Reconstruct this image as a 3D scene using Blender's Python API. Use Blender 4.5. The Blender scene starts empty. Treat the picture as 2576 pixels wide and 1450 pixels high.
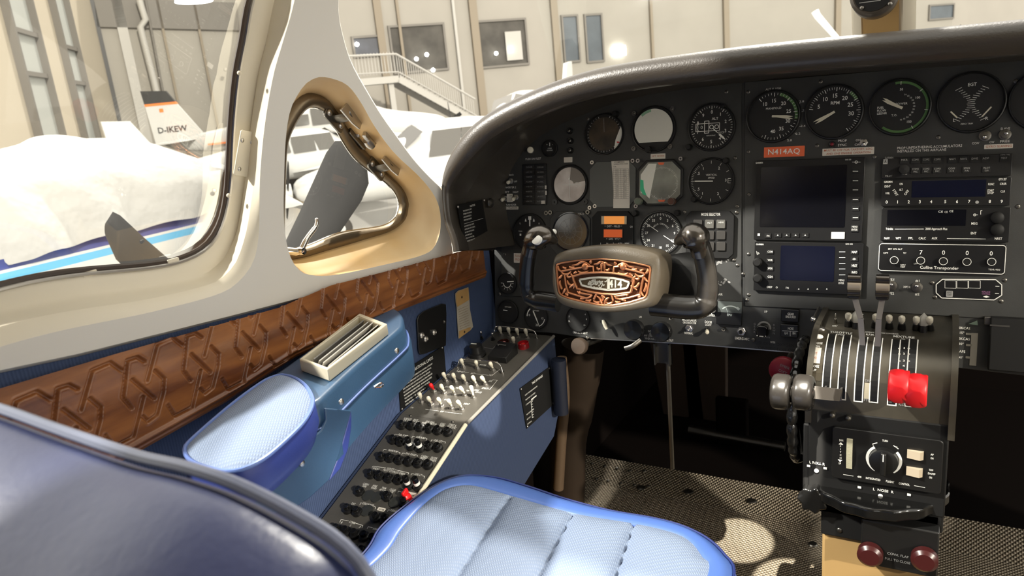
import bpy, bmesh, math, random
import numpy as np
from mathutils import Vector as Vec, Matrix, geometry as mgeo
sc = bpy.context.scene
COL = sc.collection
PI = math.pi
# ------------------------------------------------------------------ camera
W, H, FPX = 2576, 1450, 1880.0
CAM = Vec((0, 0, .9))
AF = Vec((-.4945, .8296, -.2594)).normalized()
AR = Vec((.868, .4873, -.0961)); AR = (AR - AF*AR.dot(AF)).normalized()
AU = AR.cross(AF).normalized()
cd = bpy.data.cameras.new('camera'); cam = bpy.data.objects.new('camera', cd); COL.objects.link(cam)
cam.matrix_world = Matrix(((AR.x, AU.x, -AF.x, CAM.x), (AR.y, AU.y, -AF.y, CAM.y), (AR.z, AU.z, -AF.z, CAM.z), (0, 0, 0, 1)))
cd.sensor_width = 36; cd.lens = FPX/W*36; cd.clip_start = .02; cd.clip_end = 300
cd.dof.use_dof = True; cd.dof.focus_distance = 1.2; cd.dof.aperture_fstop = 9.5
sc.camera = cam
# ------------------------------------------------------------------ light
wd = bpy.data.worlds.new('hangar_air'); sc.world = wd; wd.use_nodes = True
wd.node_tree.nodes['Background'].inputs[0].default_value = (1, .955, .87, 1)
wd.node_tree.nodes['Background'].inputs[1].default_value = 1.65
def lamp(kind, name, loc, aim, power, color, size):
    l = bpy.data.lights.new(name, kind); o = bpy.data.objects.new(name, l); COL.objects.link(o)
    l.energy = power; l.color = color
    if kind == 'SUN': l.angle = size
    elif kind == 'AREA': l.size = size
    else: l.shadow_soft_size = size
    o.location = loc; o.rotation_euler = (Vec(aim)-Vec(loc)).to_track_quat('-Z', 'Y').to_euler()
    return o
# high bay lamps of the hangar
lamp('SUN', 'hangar_lamp_left', (-6, -3.9, 6.5), (-.6, .6, .6), 6.5, (1, .95, .86), .05)
lamp('SUN', 'hangar_lamp_right', (8, -4.5, 4.4), (0, 0, .4), 2.5, (1, .92, .78), .03)
lamp('SUN', 'hangar_lamp_front', (-1.6, 6, 7.6), (-.4, .5, .5), 3.2, (1, .94, .84), .05)
# added overhead spots without fixtures for light pools on floor, pedestal and console
for nm_, at_, aim_, p_, a_ in (('added_spot_floor', (-.15, .55, 1.33), (-.315, 1.30, 0), 420, 5), ('added_spot_pedestal', (-.12, .55, 1.33), (-.20, 1.20, .0), 420, 5.5), ('added_spot_console', (-.10, .60, 1.33), (-.652, .93, .42), 130, 6)):
    o_ = lamp('SPOT', nm_, at_, aim_, p_, (1, .93, .8), .004); o_.data.spot_size = math.radians(a_); o_.data.spot_blend = .25
sc.view_settings.view_transform = 'Standard'; sc.view_settings.look = 'None'
sc.view_settings.exposure = 0.5; sc.view_settings.gamma = 1; sc.view_settings.use_curve_mapping = False
# ------------------------------------------------------------------ geometry helpers
def ray(px, py): return AR*((px-W/2)/FPX) - AU*((py-H/2)/FPX) + AF
def hit(px, py, P0, N):
    d = ray(px, py); return CAM + d*((P0-CAM).dot(N)/d.dot(N))
def onX(px, py, x): return hit(px, py, Vec((x, 0, 0)), Vec((1, 0, 0)))
def onY(px, py, y): return hit(px, py, Vec((0, y, 0)), Vec((0, 1, 0)))
def onZ(px, py, z): return hit(px, py, Vec((0, 0, z)), Vec((0, 0, 1)))
class Frame:                                       # a surface of the place: origin, two axes, normal
    def __init__(s, O, U, V):
        s.O = Vec(O); s.U = Vec(U).normalized(); s.N = s.U.cross(Vec(V)).normalized(); s.V = s.N.cross(s.U)
    def px(s, px, py, off=0):
        p = hit(px, py, s.O + s.N*off, s.N) - s.O
        return Vec((p.dot(s.U), p.dot(s.V), off))
    def w(s, u, v, n=0): return s.O + s.U*u + s.V*v + s.N*n
    def mat(s, u=0, v=0, n=0, rot=0):
        o = s.w(u, v, n)
        M = Matrix(((s.U.x, s.V.x, s.N.x, o.x), (s.U.y, s.V.y, s.N.y, o.y), (s.U.z, s.V.z, s.N.z, o.z), (0, 0, 0, 1)))
        return M @ Matrix.Rotation(rot, 4, 'Z')
    def at(s, px, py, n=0, rot=0):
        p = s.px(px, py, n); return s.mat(p.x, p.y, n, rot)
TXT = {}
def glyphs(t, bold=0.0):
    k = (t, bold)
    if k not in TXT:
        c = bpy.data.curves.new('t', 'FONT'); c.body = t; c.size = 1; c.resolution_u = 2; c.offset = bold
        c.align_x = 'CENTER'; c.align_y = 'CENTER'
        o = bpy.data.objects.new('t', c); m = bpy.data.meshes.new_from_object(o)
        vs = [tuple(v.co) for v in m.vertices]; fs = [tuple(p.vertices) for p in m.polygons]
        bpy.data.objects.remove(o); bpy.data.curves.remove(c); bpy.data.meshes.remove(m)
        TXT[k] = (vs, fs)
    return TXT[k]
class MB:
    def __init__(s): s.v = []; s.f = []; s.m = []; s.k = 0
    def add(s, vs, fs):
        b = len(s.v); s.v += [tuple(v) for v in vs]; s.f += [tuple(b+i for i in f) for f in fs]; s.m += [s.k]*len(fs); return s
    def box(s, x0, y0, z0, x1, y1, z1):
        return s.add([(x0,y0,z0),(x1,y0,z0),(x1,y1,z0),(x0,y1,z0),(x0,y0,z1),(x1,y0,z1),(x1,y1,z1),(x0,y1,z1)],
                     [(3,2,1,0),(4,5,6,7),(0,1,5,4),(1,2,6,5),(2,3,7,6),(3,0,4,7)])
    def hexa(s, a, b):                              # two quads a (back) and b (front)
        return s.add(list(a)+list(b), [(3,2,1,0),(4,5,6,7),(0,1,5,4),(1,2,6,5),(2,3,7,6),(3,0,4,7)])
    def prism(s, pts, z0, z1):
        n = len(pts)
        s.add([(p[0], p[1], z0) for p in pts]+[(p[0], p[1], z1) for p in pts],
              [tuple(range(n-1, -1, -1)), tuple(range(n, 2*n))]+[(i, (i+1) % n, n+(i+1) % n, n+i) for i in range(n)])
        return s
    def loft(s, rings, close=True, cap0=False, cap1=False):
        n = len(rings[0]); vs = [p for r in rings for p in r]; fs = []
        for j in range(len(rings)-1):
            for i in range(n if close else n-1):
                a, b = j*n+i, j*n+(i+1) % n
                fs.append((a, b, b+n, a+n))
        if cap0: fs.append(tuple(range(n-1, -1, -1)))
        if cap1: fs.append(tuple(range((len(rings)-1)*n, len(rings)*n)))
        return s.add(vs, fs)
    def lathe(s, prof, c=(0,0,0), ax='Z', seg=32, sx=1, sy=1):
        rings = []
        for r, h in prof:
            R = []
            for i in range(seg):
                t = 2*PI*i/seg; a, b = r*math.cos(t)*sx, r*math.sin(t)*sy
                R.append({'Z': (c[0]+a, c[1]+b, c[2]+h), 'X': (c[0]+h, c[1]+a, c[2]+b), 'Y': (c[0]+b, c[1]+h, c[2]+a)}[ax])
            rings.append(R)
        return s.loft(rings, True, prof[0][0] > 1e-6, prof[-1][0] > 1e-6)
    def cyl(s, x, y, z0, z1, r, seg=24, r1=None): return s.lathe([(r, z0), (r if r1 is None else r1, z1)], (x, y, 0), 'Z', seg)
    def ball(s, c, r, seg=16, sx=1, sy=1, sz=1):
        return s.lathe([(max(r*math.sin(PI*i/8), 1e-7), -r*sz*math.cos(PI*i/8)) for i in range(9)], c, 'Z', seg, sx, sy)
    def disc(s, x, y, z, r, seg=32): return s.add([(x+r*math.cos(2*PI*i/seg), y+r*math.sin(2*PI*i/seg), z) for i in range(seg)], [tuple(range(seg))])
    def ring(s, x, y, r0, r1, z0, z1, seg=40):
        P = lambda r, z: [(x+r*math.cos(2*PI*i/seg), y+r*math.sin(2*PI*i/seg), z) for i in range(seg)]
        return s.loft([P(r1, z0), P(r1, z1), P(r0, z1), P(r0, z0), P(r1, z0)])
    def arc(s, x, y, r0, r1, a0, a1, z, seg=None):  # flat band, angles in degrees clockwise from 12 o'clock
        seg = seg or max(2, int(abs(a1-a0)/6)); vs = []
        for i in range(seg+1):
            t = math.radians(90-(a0+(a1-a0)*i/seg)); vs += [(x+r0*math.cos(t), y+r0*math.sin(t), z), (x+r1*math.cos(t), y+r1*math.sin(t), z)]
        return s.add(vs, [(2*i, 2*i+1, 2*i+3, 2*i+2) for i in range(seg)])
    def line(s, p, q, w, z=0, z1=None):
        d = Vec((q[0]-p[0], q[1]-p[1], 0))
        if d.length < 1e-9: return s
        n = Vec((-d.y, d.x, 0)).normalized()*w/2
        P = [(p[0]+n.x, p[1]+n.y), (p[0]-n.x, p[1]-n.y), (q[0]-n.x, q[1]-n.y), (q[0]+n.x, q[1]+n.y)]
        if z1 is None: return s.add([(a, b, z) for a, b in P], [(0, 1, 2, 3)])
        return s.prism(P, z, z1)
    def path(s, pts, w, z=0, closed=False):
        for i in range(len(pts)-(0 if closed else 1)): s.line(pts[i], pts[(i+1) % len(pts)], w, z)
        return s
    def tube(s, pts, r, seg=10, caps=True, flat=1.0, up=None):
        pts = [Vec(p) for p in pts]; n = len(pts)
        rs = r if isinstance(r, (list, tuple)) else [r]*n
        rings = []; U = None
        for i, p in enumerate(pts):
            t = (pts[min(i+1, n-1)]-pts[max(i-1, 0)]).normalized()
            if U is None:
                a = Vec(up) if up else (Vec((0, 0, 1)) if abs(t.z) < .9 else Vec((1, 0, 0)))
                U = (a - t*a.dot(t)).normalized()
            else: U = (U - t*U.dot(t)).normalized()
            B = t.cross(U)
            rings.append([p + U*(rs[i]*math.cos(2*PI*k/seg)) + B*(rs[i]*flat*math.sin(2*PI*k/seg)) for k in range(seg)])
        return s.loft(rings, True, caps, caps)
    def text(s, t, size, x, y, z=.0004, rot=0, sx=1.0, bold=0.0, align='c'):
        vs, fs = glyphs(t, bold)
        if not vs: return s
        dx = 0
        if align == 'l': dx = -min(v[0] for v in vs)
        if align == 'r': dx = -max(v[0] for v in vs)
        c, n = math.cos(rot), math.sin(rot)
        size *= 1.38                                # size means cap height
        return s.add([(x+size*((v[0]+dx)*sx*c - v[1]*n), y+size*((v[0]+dx)*sx*n + v[1]*c), z) for v in vs], fs)
    def lines(s, ls, size, x, y, lead, z=.0004, align='c', sx=.9):
        for i, t in enumerate(ls): s.text(t, size, x, y-i*lead, z, 0, sx, 0, align)
        return s
def smooth(pts, n=6, closed=False):                # Catmull-Rom through the points
    P = [Vec(p) for p in pts]; out = []; N = len(P)
    for i in range(N if closed else N-1):
        if closed: a, b, c, d = P[(i-1) % N], P[i], P[(i+1) % N], P[(i+2) % N]
        else: a, b, c, d = P[max(i-1, 0)], P[i], P[i+1], P[min(i+2, N-1)]
        for k in range(n):
            t = k/n; out.append(.5*((2*b)+(c-a)*t+(2*a-5*b+4*c-d)*t*t+(3*b-a-3*c+d)*t**3))
    if not closed: out.append(P[-1])
    return out
def resample(pts, n, closed=False):
    P = [Vec(p) for p in pts]
    if closed: P = P+[P[0]]
    L = [0]
    for i in range(1, len(P)): L.append(L[-1]+(P[i]-P[i-1]).length)
    out = []; m = n if closed else n-1; j = 0
    for k in range(n):
        t = L[-1]*k/m
        while j < len(P)-2 and L[j+1] < t: j += 1
        f = (t-L[j])/max(L[j+1]-L[j], 1e-9); out.append(P[j].lerp(P[j+1], min(f, 1)))
    return out
def rrect(x0, y0, x1, y1, r, n=5):
    out = []
    for cx, cy, a in ((x1-r, y1-r, 0), (x0+r, y1-r, 90), (x0+r, y0+r, 180), (x1-r, y0+r, 270)):
        for i in range(n+1):
            t = math.radians(a+90*i/n); out.append((cx+r*math.cos(t), cy+r*math.sin(t)))
    return out
def octa(x0, y0, x1, y1, c): return [(x0+c, y0), (x1-c, y0), (x1, y0+c), (x1, y1-c), (x1-c, y1), (x0+c, y1), (x0, y1-c), (x0, y0+c)]
# ------------------------------------------------------------------ objects
def props(o, label=None, cat=None, group=None, kind=None):
    if label: o['label'] = label
    if cat: o['category'] = cat
    if group: o['group'] = group
    if kind: o['kind'] = kind
    return o
def obj(name, mb, mat, parent=None, M=None, bevel=0, sm=True, seg=2, sub=0, angle=40, label=None, cat=None, group=None, kind=None):
    me = bpy.data.meshes.new(name); me.from_pydata(mb.v, [], mb.f)
    mats = mat if isinstance(mat, (list, tuple)) else [mat]
    for m in mats: me.materials.append(m)
    if len(mats) > 1: me.polygons.foreach_set('material_index', mb.m)
    me.validate(); me.update()
    o = bpy.data.objects.new(name, me); COL.objects.link(o)
    if sm:
        me.shade_smooth()
        me.set_sharp_from_angle(angle=math.radians(angle))
    if bevel:
        b = o.modifiers.new('b', 'BEVEL'); b.width = bevel; b.segments = seg; b.limit_method = 'ANGLE'; b.angle_limit = math.radians(35); b.harden_normals = False
        me.shade_smooth(); me.set_sharp_from_angle(angle=math.radians(75))
    if sub:
        b = o.modifiers.new('s', 'SUBSURF'); b.levels = sub; b.render_levels = sub; me.shade_smooth()
    if parent is not None: o.parent = parent
    if M is not None: o.matrix_basis = M
    return props(o, label, cat, group, kind)
def thing(name, label, cat, M=None, group=None, kind=None):
    o = bpy.data.objects.new(name, None); COL.objects.link(o); o.empty_display_size = .02
    if M is not None: o.matrix_basis = M
    return props(o, label, cat, group, kind)
def copy_tree(o, M=None, label=None, group=None, parent=None):
    c = o.copy(); COL.objects.link(c)
    if parent is not None: c.parent = parent; c.matrix_parent_inverse = Matrix()
    if M is not None: c.matrix_basis = M
    if label: c['label'] = label
    if group: c['group'] = group
    for ch in list(o.children): copy_tree(ch, None, None, None, c)
    return c
def recentre(mb, c):                               # world-space mesh -> local about c
    c = Vec(c); mb.v = [tuple(Vec(v)-c) for v in mb.v]; return Matrix.Translation(c)
def centre(mb):
    n = len(mb.v); return Vec([sum(v[i] for v in mb.v)/n for i in range(3)])
def solid(name, mb, mat, label=None, cat=None, parent=None, **k):  # mesh given in world space
    M = recentre(mb, centre(mb)) if parent is None else None
    return obj(name, mb, mat, parent, M, label=label, cat=cat, **k)
# ------------------------------------------------------------------ materials
def mat(name, col, rough=.5, metal=0, bump=0, scale=200, bdist=.001, spec=.5, emit=0, coat=0, var=0, vscale=6, trans=0, alpha=1, detail=3, stretch=None, tex='noise', col2=None, sheen=0):
    m = bpy.data.materials.new(name); m.use_nodes = True; nt = m.node_tree; b = nt.nodes['Principled BSDF']
    I = b.inputs; c = (*col, 1)
    I['Base Color'].default_value = c; I['Roughness'].default_value = rough; I['Metallic'].default_value = metal
    I['Specular IOR Level'].default_value = spec; I['Coat Weight'].default_value = coat; I['Coat Roughness'].default_value = .12
    I['Transmission Weight'].default_value = trans; I['Alpha'].default_value = alpha
    if sheen: I['Sheen Weight'].default_value = sheen
    if emit: I['Emission Color'].default_value = c; I['Emission Strength'].default_value = emit
    tc = nt.nodes.new('ShaderNodeTexCoord'); mp = nt.nodes.new('ShaderNodeMapping'); nt.links.new(tc.outputs['Object'], mp.inputs[0])
    if stretch: mp.inputs['Scale'].default_value = stretch
    if var:
        n = nt.nodes.new('ShaderNodeTexNoise'); n.inputs['Scale'].default_value = vscale; n.inputs['Detail'].default_value = 5
        nt.links.new(mp.outputs[0], n.inputs[0])
        mx = nt.nodes.new('ShaderNodeMix'); mx.data_type = 'RGBA'
        rp = nt.nodes.new('ShaderNodeMapRange'); rp.inputs[1].default_value = .35; rp.inputs[2].default_value = .65
        nt.links.new(n.outputs[0], rp.inputs[0]); nt.links.new(rp.outputs[0], mx.inputs[0])
        mx.inputs[6].default_value = c; mx.inputs[7].default_value = (*(col2 or tuple(x*(1-var) for x in col)), 1)
        nt.links.new(mx.outputs[2], I['Base Color'])
    if bump:
        if tex == 'noise':
            n = nt.nodes.new('ShaderNodeTexNoise'); n.inputs['Scale'].default_value = scale; n.inputs['Detail'].default_value = detail
        else:
            n = nt.nodes.new('ShaderNodeTexVoronoi'); n.inputs['Scale'].default_value = scale
        nt.links.new(mp.outputs[0], n.inputs[0])
        bp = nt.nodes.new('ShaderNodeBump'); bp.inputs['Strength'].default_value = bump; bp.inputs['Distance'].default_value = bdist
        nt.links.new(n.outputs[0], bp.inputs['Height']); nt.links.new(bp.outputs[0], I['Normal'])
    return m
def weave(name, col, col2, per=.003, depth=.0006, rough=.8, ang=0, ratio=1.0):   # woven cloth: two crossed waves, bump and a little colour
    m = mat(name, col, rough); nt = m.node_tree; b = nt.nodes['Principled BSDF']
    tc = nt.nodes.new('ShaderNodeTexCoord'); mp = nt.nodes.new('ShaderNodeMapping'); nt.links.new(tc.outputs['Object'], mp.inputs[0])
    mp.inputs['Rotation'].default_value = (0, 0, ang)
    ws = []
    for d in ('X', 'Y'):
        w = nt.nodes.new('ShaderNodeTexWave'); w.bands_direction = d; w.inputs['Scale'].default_value = .3142/(per*(ratio if d == 'X' else 1)); w.inputs['Distortion'].default_value = .3
        nt.links.new(mp.outputs[0], w.inputs[0]); ws.append(w)
    mu = nt.nodes.new('ShaderNodeMath'); mu.operation = 'MULTIPLY'; nt.links.new(ws[0].outputs[1], mu.inputs[0]); nt.links.new(ws[1].outputs[1], mu.inputs[1])
    mx = nt.nodes.new('ShaderNodeMix'); mx.data_type = 'RGBA'; nt.links.new(mu.outputs[0], mx.inputs[0])
    mx.inputs[6].default_value = (*col2, 1); mx.inputs[7].default_value = (*col, 1); nt.links.new(mx.outputs[2], b.inputs['Base Color'])
    bp = nt.nodes.new('ShaderNodeBump'); bp.inputs['Strength'].default_value = .8; bp.inputs['Distance'].default_value = depth
    nt.links.new(mu.outputs[0], bp.inputs['Height']); nt.links.new(bp.outputs[0], b.inputs['Normal'])
    return m
def glass(name, tint=(.97, .98, .97), gloss=.06, rough=.02):
    m = bpy.data.materials.new(name); m.use_nodes = True; nt = m.node_tree; nt.nodes.clear()
    o = nt.nodes.new('ShaderNodeOutputMaterial'); t = nt.nodes.new('ShaderNodeBsdfTransparent'); g = nt.nodes.new('ShaderNodeBsdfGlossy')
    t.inputs[0].default_value = (*tint, 1); g.inputs['Roughness'].default_value = rough
    f = nt.nodes.new('ShaderNodeFresnel'); f.inputs[0].default_value = 1.45
    x = nt.nodes.new('ShaderNodeMixShader'); nt.links.new(f.outputs[0], x.inputs[0]); nt.links.new(t.outputs[0], x.inputs[1]); nt.links.new(g.outputs[0], x.inputs[2])
    nt.links.new(x.outputs[0], o.inputs[0]); return m
M_ = {}
M_['panel'] = mat('panel_grey_paint', (.044, .045, .043), .5, bump=.25, scale=900, bdist=.0004, var=.25, vscale=14)
M_['panel2'] = mat('panel_lower_paint', (.038, .039, .038), .5, bump=.25, scale=900, bdist=.0004, var=.2, vscale=18)
M_['shield'] = mat('glareshield_vinyl', (.05, .043, .035), .34, coat=.7, bump=.5, scale=700, bdist=.0005)
M_['black'] = mat('black_plastic', (.008, .008, .008), .35)
M_['blackm'] = mat('black_matte', (.008, .008, .008), .6, spec=.3)
M_['gloss'] = mat('black_gloss', (.006, .006, .006), .12, spec=.6)
M_['bezel'] = mat('bezel_black', (.009, .009, .009), .4)
M_['face'] = mat('dial_face', (.012, .012, .012), .55)
M_['white'] = mat('white_print', (.85, .85, .80), .6)
M_['dimwhite'] = mat('grey_print', (.3, .3, .29), .6)
M_['cream'] = mat('cream_plastic', (.86, .79, .64), .42, var=.08, vscale=4)
M_['greywhite'] = mat('grey_white_liner', (.76, .73, .67), .55, bump=.2, scale=1200, bdist=.0002)
M_['reveal'] = mat('aged_cream_reveal', (.85, .69, .44), .45, var=.3, vscale=4, col2=(.74, .48, .20))
M_['steel'] = mat('brushed_steel', (.55, .53, .5), .3, 1)
M_['dsteel'] = mat('dark_steel', (.2, .19, .17), .38, 1, bump=.2, scale=300)
M_['chrome'] = mat('chrome', (.8, .79, .77), .1, 1)
M_['bronze'] = mat('aged_bronze_frame', (.20, .155, .10), .38, .8, bump=.4, scale=90, bdist=.0008)
M_['gasket'] = mat('brown_rubber_seal', (.045, .028, .018), .35)
M_['blue'] = mat('blue_vinyl', (.052, .12, .225), .33, bump=.3, scale=500, bdist=.0004, var=.2, vscale=7)
M_['bluev'] = mat('royal_blue_vinyl', (.04, .065, .30), .42, bump=.3, scale=400, bdist=.0004)
M_['piping'] = mat('light_blue_piping', (.16, .25, .6), .35)
M_['wallcloth'] = weave('blue_wall_cloth_lit', (.065, .10, .21), (.046, .075, .165), .0036, .0005, .8, 0, 1.6)  # colour lifted to make up for weak light on the wall
M_['consolecloth'] = weave('blue_console_cloth_shaded', (.034, .052, .11), (.024, .040, .09), .0036, .0005, .8, 0, 1.6)  # same cloth as the wall, darkened to put shade into the colour
M_['seatcloth'] = weave('light_blue_ribbed_cloth', (.31, .375, .50), (.22, .285, .42), .0026, .0006, .8, .9, 2.2)
M_['leather'] = mat('navy_leather', (.016, .026, .10), .40, spec=.9, bump=.35, scale=160, bdist=.0008)
M_['bat'] = mat('ivory_switch_bat', (.72, .68, .55), .4)
M_['red'] = mat('red_plastic', (.75, .012, .015), .35)
M_['dred'] = mat('dark_red_plastic', (.22, .008, .02), .4)
M_['deck'] = mat('switch_deck_paint', (.085, .08, .07), .45, var=.3, vscale=10, bump=.2, scale=500)
M_['ivory'] = mat('ivory_trim', (.72, .66, .5), .4)
M_['paper'] = mat('aged_paper', (.55, .5, .4), .8, var=.15, vscale=40)
M_['tag'] = mat('manila_tag', (.62, .38, .14), .7, var=.2, vscale=30)
M_['copper'] = mat('copper_relief', (.85, .36, .17), .32, .75, var=.3, vscale=60)
M_['copperd'] = mat('dark_copper_ground', (.10, .035, .012), .5, .3)
M_['taupe'] = mat('taupe_yoke_plastic', (.115, .094, .066), .42, bump=.2, scale=500)
M_['quad'] = mat('quadrant_cover', (.12, .107, .083), .33, .55, var=.45, vscale=9)
M_['floor'] = None
M_['tan'] = mat('tan_footwell_carpet', (.30, .19, .09), .85, bump=.4, scale=500, var=.25, vscale=8)
M_['brown'] = mat('brown_duct', (.028, .018, .011), .7, var=.3, spec=.2, vscale=6)
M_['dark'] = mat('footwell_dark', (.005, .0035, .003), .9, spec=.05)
M_['amber'] = mat('amber_display', (.85, .3, .06), .4, emit=.35)
M_['amber2'] = mat('red_amber_display', (.62, .10, .02), .4, emit=.25)
M_['dialreflection'] = mat('painted_dial_reflection', (.82, .82, .74), .3)  # pale colour stands in for hangar reflections in the dial glass
M_['glass'] = glass('window_glass')
M_['dglass'] = glass('dial_glass')
M_['screen'] = mat('dark_screen', (.004, .004, .005), .15)
M_['screenb'] = mat('dark_blue_screen', (.004, .005, .014), .18)
M_['green'] = mat('green_arc_paint', (.10, .22, .07), .5)
# ================================================================== the hangar
M_['hwall'] = mat('hangar_wall_cladding', (.25, .235, .205), .7, var=.06, vscale=.6)
M_['hwall2'] = mat('hangar_column_paint', (.19, .16, .118), .7)
M_['hfloor'] = mat('hangar_floor_coating', (.30, .29, .27), .25, var=.1, vscale=.5)
M_['hpanel'] = mat('translucent_door_light', (.33, .34, .32), .5)
M_['hdark'] = mat('office_interior', (.07, .065, .056), .8, var=.4, vscale=1.5)
M_['hblue'] = mat('blue_grey_window', (.05, .055, .07), .4, var=.4, vscale=1.5)
M_['hblue2'] = mat('pale_blue_window', (.07, .085, .10), .4, var=.3, vscale=.8)
M_['hsteel'] = mat('grey_door_steel', (.125, .115, .10), .6)
M_['hwhite'] = mat('white_rail_paint', (.33, .32, .295), .5)
M_['air'] = mat('white_aircraft_paint', (.52, .52, .505), .25, coat=.4)
M_['airglass'] = mat('aircraft_cabin_glass', (.10, .095, .085), .1)
M_['tyre'] = mat('tyre_rubber', (.05, .045, .04), .8)
M_['navy'] = mat('navy_stripe_paint', (.05, .06, .22), .3)
M_['sky'] = mat('light_blue_stripe_paint', (.10, .36, .58), .3)
M_['orange'] = mat('orange_stripe_paint', (.75, .2, .05), .4)
M_['black_fin'] = mat('black_fin_paint', (.04, .04, .04), .4)
M_['cloth'] = mat('white_cover_cloth', (.37, .365, .35), .8, bump=.7, scale=4, bdist=.08)
M_['yellow'] = mat('yellow_equipment_paint', (.75, .5, .1), .5)
M_['bluecase'] = mat('blue_case_plastic', (.08, .12, .35), .5)
M_['blade'] = mat('grey_blade_paint', (.028, .027, .026), .75, 0, spec=.15, var=.2, vscale=4)
M_['lampglow'] = mat('lamp_glow', (1, .98, .9), .5, emit=9)
WF = Frame((-17.6, 24.3, -1), (.587, .81, 0), (0, 0, 1))
LF = Frame((-15.6, 7.8, -1), (-.72, .69, 0), (0, 0, 1))
obj('floor', MB().box(-40, -15, -1.2, 45, 75, -1.0), M_['hfloor'], kind='structure')
uc = -((Vec((-17.6, 24.3, 0))-Vec((-23.8, 15.7, 0))).length)
obj('wall_front', MB().box(uc, 0, -.3, 48, 9, 0), M_['hwall'], M=WF.mat(), kind='structure')
M_['hwall3'] = mat('hangar_door_cladding', (.38, .335, .262), .7)
obj('wall_left', MB().box(-6, 0, -.3, 11.4, 9, 0), M_['hwall3'], M=LF.mat(), kind='structure')
n_trim = 0
def column(F, px, py, w, d, m, h=8.9, h0=0):
    global n_trim
    p = F.px(px, py, d); n_trim += 1
    return obj('trim_%d' % n_trim, MB().box(p.x-w/2, h0, .0, p.x+w/2, h, d), M_[m], M=F.mat(), kind='structure')
for px, py, w, m in ((955, 60, .28, 'hwall2'), (1000, 20, .1, 'hwall2'), (1200, 110, .32, 'hwall2'), (1401, 100, .30, 'hwall2'), (1829, 60, .30, 'hwall2'),
                     (1640, 50, .12, 'hwall2'), (1150, 100, .1, 'hwhite'), (2110, 40, .35, 'hwall2'), (650, 60, .2, 'hwall2')): column(WF, px, py, w, .12, m)
for px, py, w, m in ((268, 170, .16, 'black_fin'), (330, 170, .3, 'hwhite'), (430, 170, .08, 'hwall2'), (520, 170, .08, 'hwall2')): column(WF, px, py, w, .1, m)
for px, py, w, m in ((118, 170, .10, 'hsteel'), (95, 170, .9, 'hwall2'), (205, 170, .10, 'hsteel'), (192, 170, .9, 'hwall2')): pass
def lightpanel(x0, x1, y, n, ms):                  # tall translucent light of the hangar door, with its mullions
    a = LF.px(x0, y, .02); b = LF.px(x1, y, .02)
    o = obj('window_%d' % n, MB().box(a.x, 0, 0, b.x, 8.8, .02), M_['hpanel'], M=LF.mat(), kind='structure')
    f = MB(); f.box(a.x-.12, 0, 0, a.x, 8.8, .16); f.box(b.x, 0, 0, b.x+.12, 8.8, .16)
    for px, py in ms:
        z = LF.px(px, py, .1).y; f.box(a.x-.05, z-.05, 0, b.x+.05, z+.05, .1)
    obj('window_frame', f, M_['hsteel'], o)
lightpanel(48, 106, 170, 1, ((58, 78), (85, 186)))
lightpanel(166, 198, 170, 2, ((173, 118), (198, 208)))
def office(x0, y0, x1, y1, n, lamps, tint='hdark'):  # lamps lists the spots mirrored in the pane, built as glowing balls
    a = WF.px(x0, y1, .03); b = WF.px(x1, y0, .03)
    o = obj('window_%d' % n, MB().box(a.x, a.y, 0, b.x, b.y, .02), M_[tint], M=WF.mat(), kind='structure')
    f = MB().prism(rrect(a.x-.1, a.y-.1, b.x+.1, b.y+.1, .02, 1), .0, .05)
    f2 = MB()
    for r in ((a.x-.08, a.y-.08, b.x+.08, a.y), (a.x-.08, b.y, b.x+.08, b.y+.08), (a.x-.08, a.y, a.x, b.y), (b.x, a.y, b.x+.08, b.y)): f2.box(r[0], r[1], 0, r[2], r[3], .08)
    obj('window_frame', f2, M_['hsteel'], o)
    for li, (lx, ly) in enumerate(lamps):
        p = WF.px(lx, ly, .25)
        obj('lamp_reflection', MB().ball((0, 0, 0), .075, 12), M_['lampglow'], M=WF.mat(p.x, p.y, .18), label={3: ('small glowing lamp reflection in the blue-grey window above the stair landing',), 4: ('left lamp reflection of three glowing in the middle office window', 'upper right lamp reflection of three glowing in the middle office window', 'lowest lamp reflection of three glowing in the middle office window'), 5: ('glowing lamp reflection left of the white board in the right office window', 'glowing lamp reflection in front of the white board in the right office window')}[n][li], cat='lamp', group='lamp reflections glowing in the office windows')  # glowing balls stand in for hangar lamps mirrored in the panes
office(895, 93, 952, 140, 3, ((899, 111),), 'hblue')
office(995, 62, 1112, 182, 4, ((1049, 148), (1075, 137), (1091, 176)))
office(1213, 50, 1318, 168, 5, ((1250, 134), (1289, 124)))
office(1423, 41, 1449, 154, 6, (), 'hblue2'); office(1480, 38, 1510, 154, 7, (), 'hblue2'); office(2338, 12, 2398, 48, 11, (), 'hblue2')
p = WF.px(1292, 112, .06); obj('notice_board', MB().box(p.x-.35, p.y-.6, 0, p.x+.35, p.y+.5, .04), M_['hwhite'], M=WF.mat(0, 0, .05), label='white board hanging inside the right large office window', cat='board')
p = WF.px(1558, 128, .1); obj('wall_lamp', MB().box(p.x-.3, p.y-.2, 0, p.x+.3, p.y+.2, .15), M_['lampglow'], M=WF.mat(), label='glowing square lamp on the hangar wall right of the narrow windows', cat='lamp')
d = ray(488, 3); obj('hanging_lamp', MB().lathe([(.01, .5), (.06, .45), (.3, .1), (.34, 0), (.33, -.01)], seg=24), M_['lampglow'], M=Matrix.Translation(CAM+d*14), label='bright bell lamp hanging high in the hangar at the top left', cat='lamp')
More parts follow.
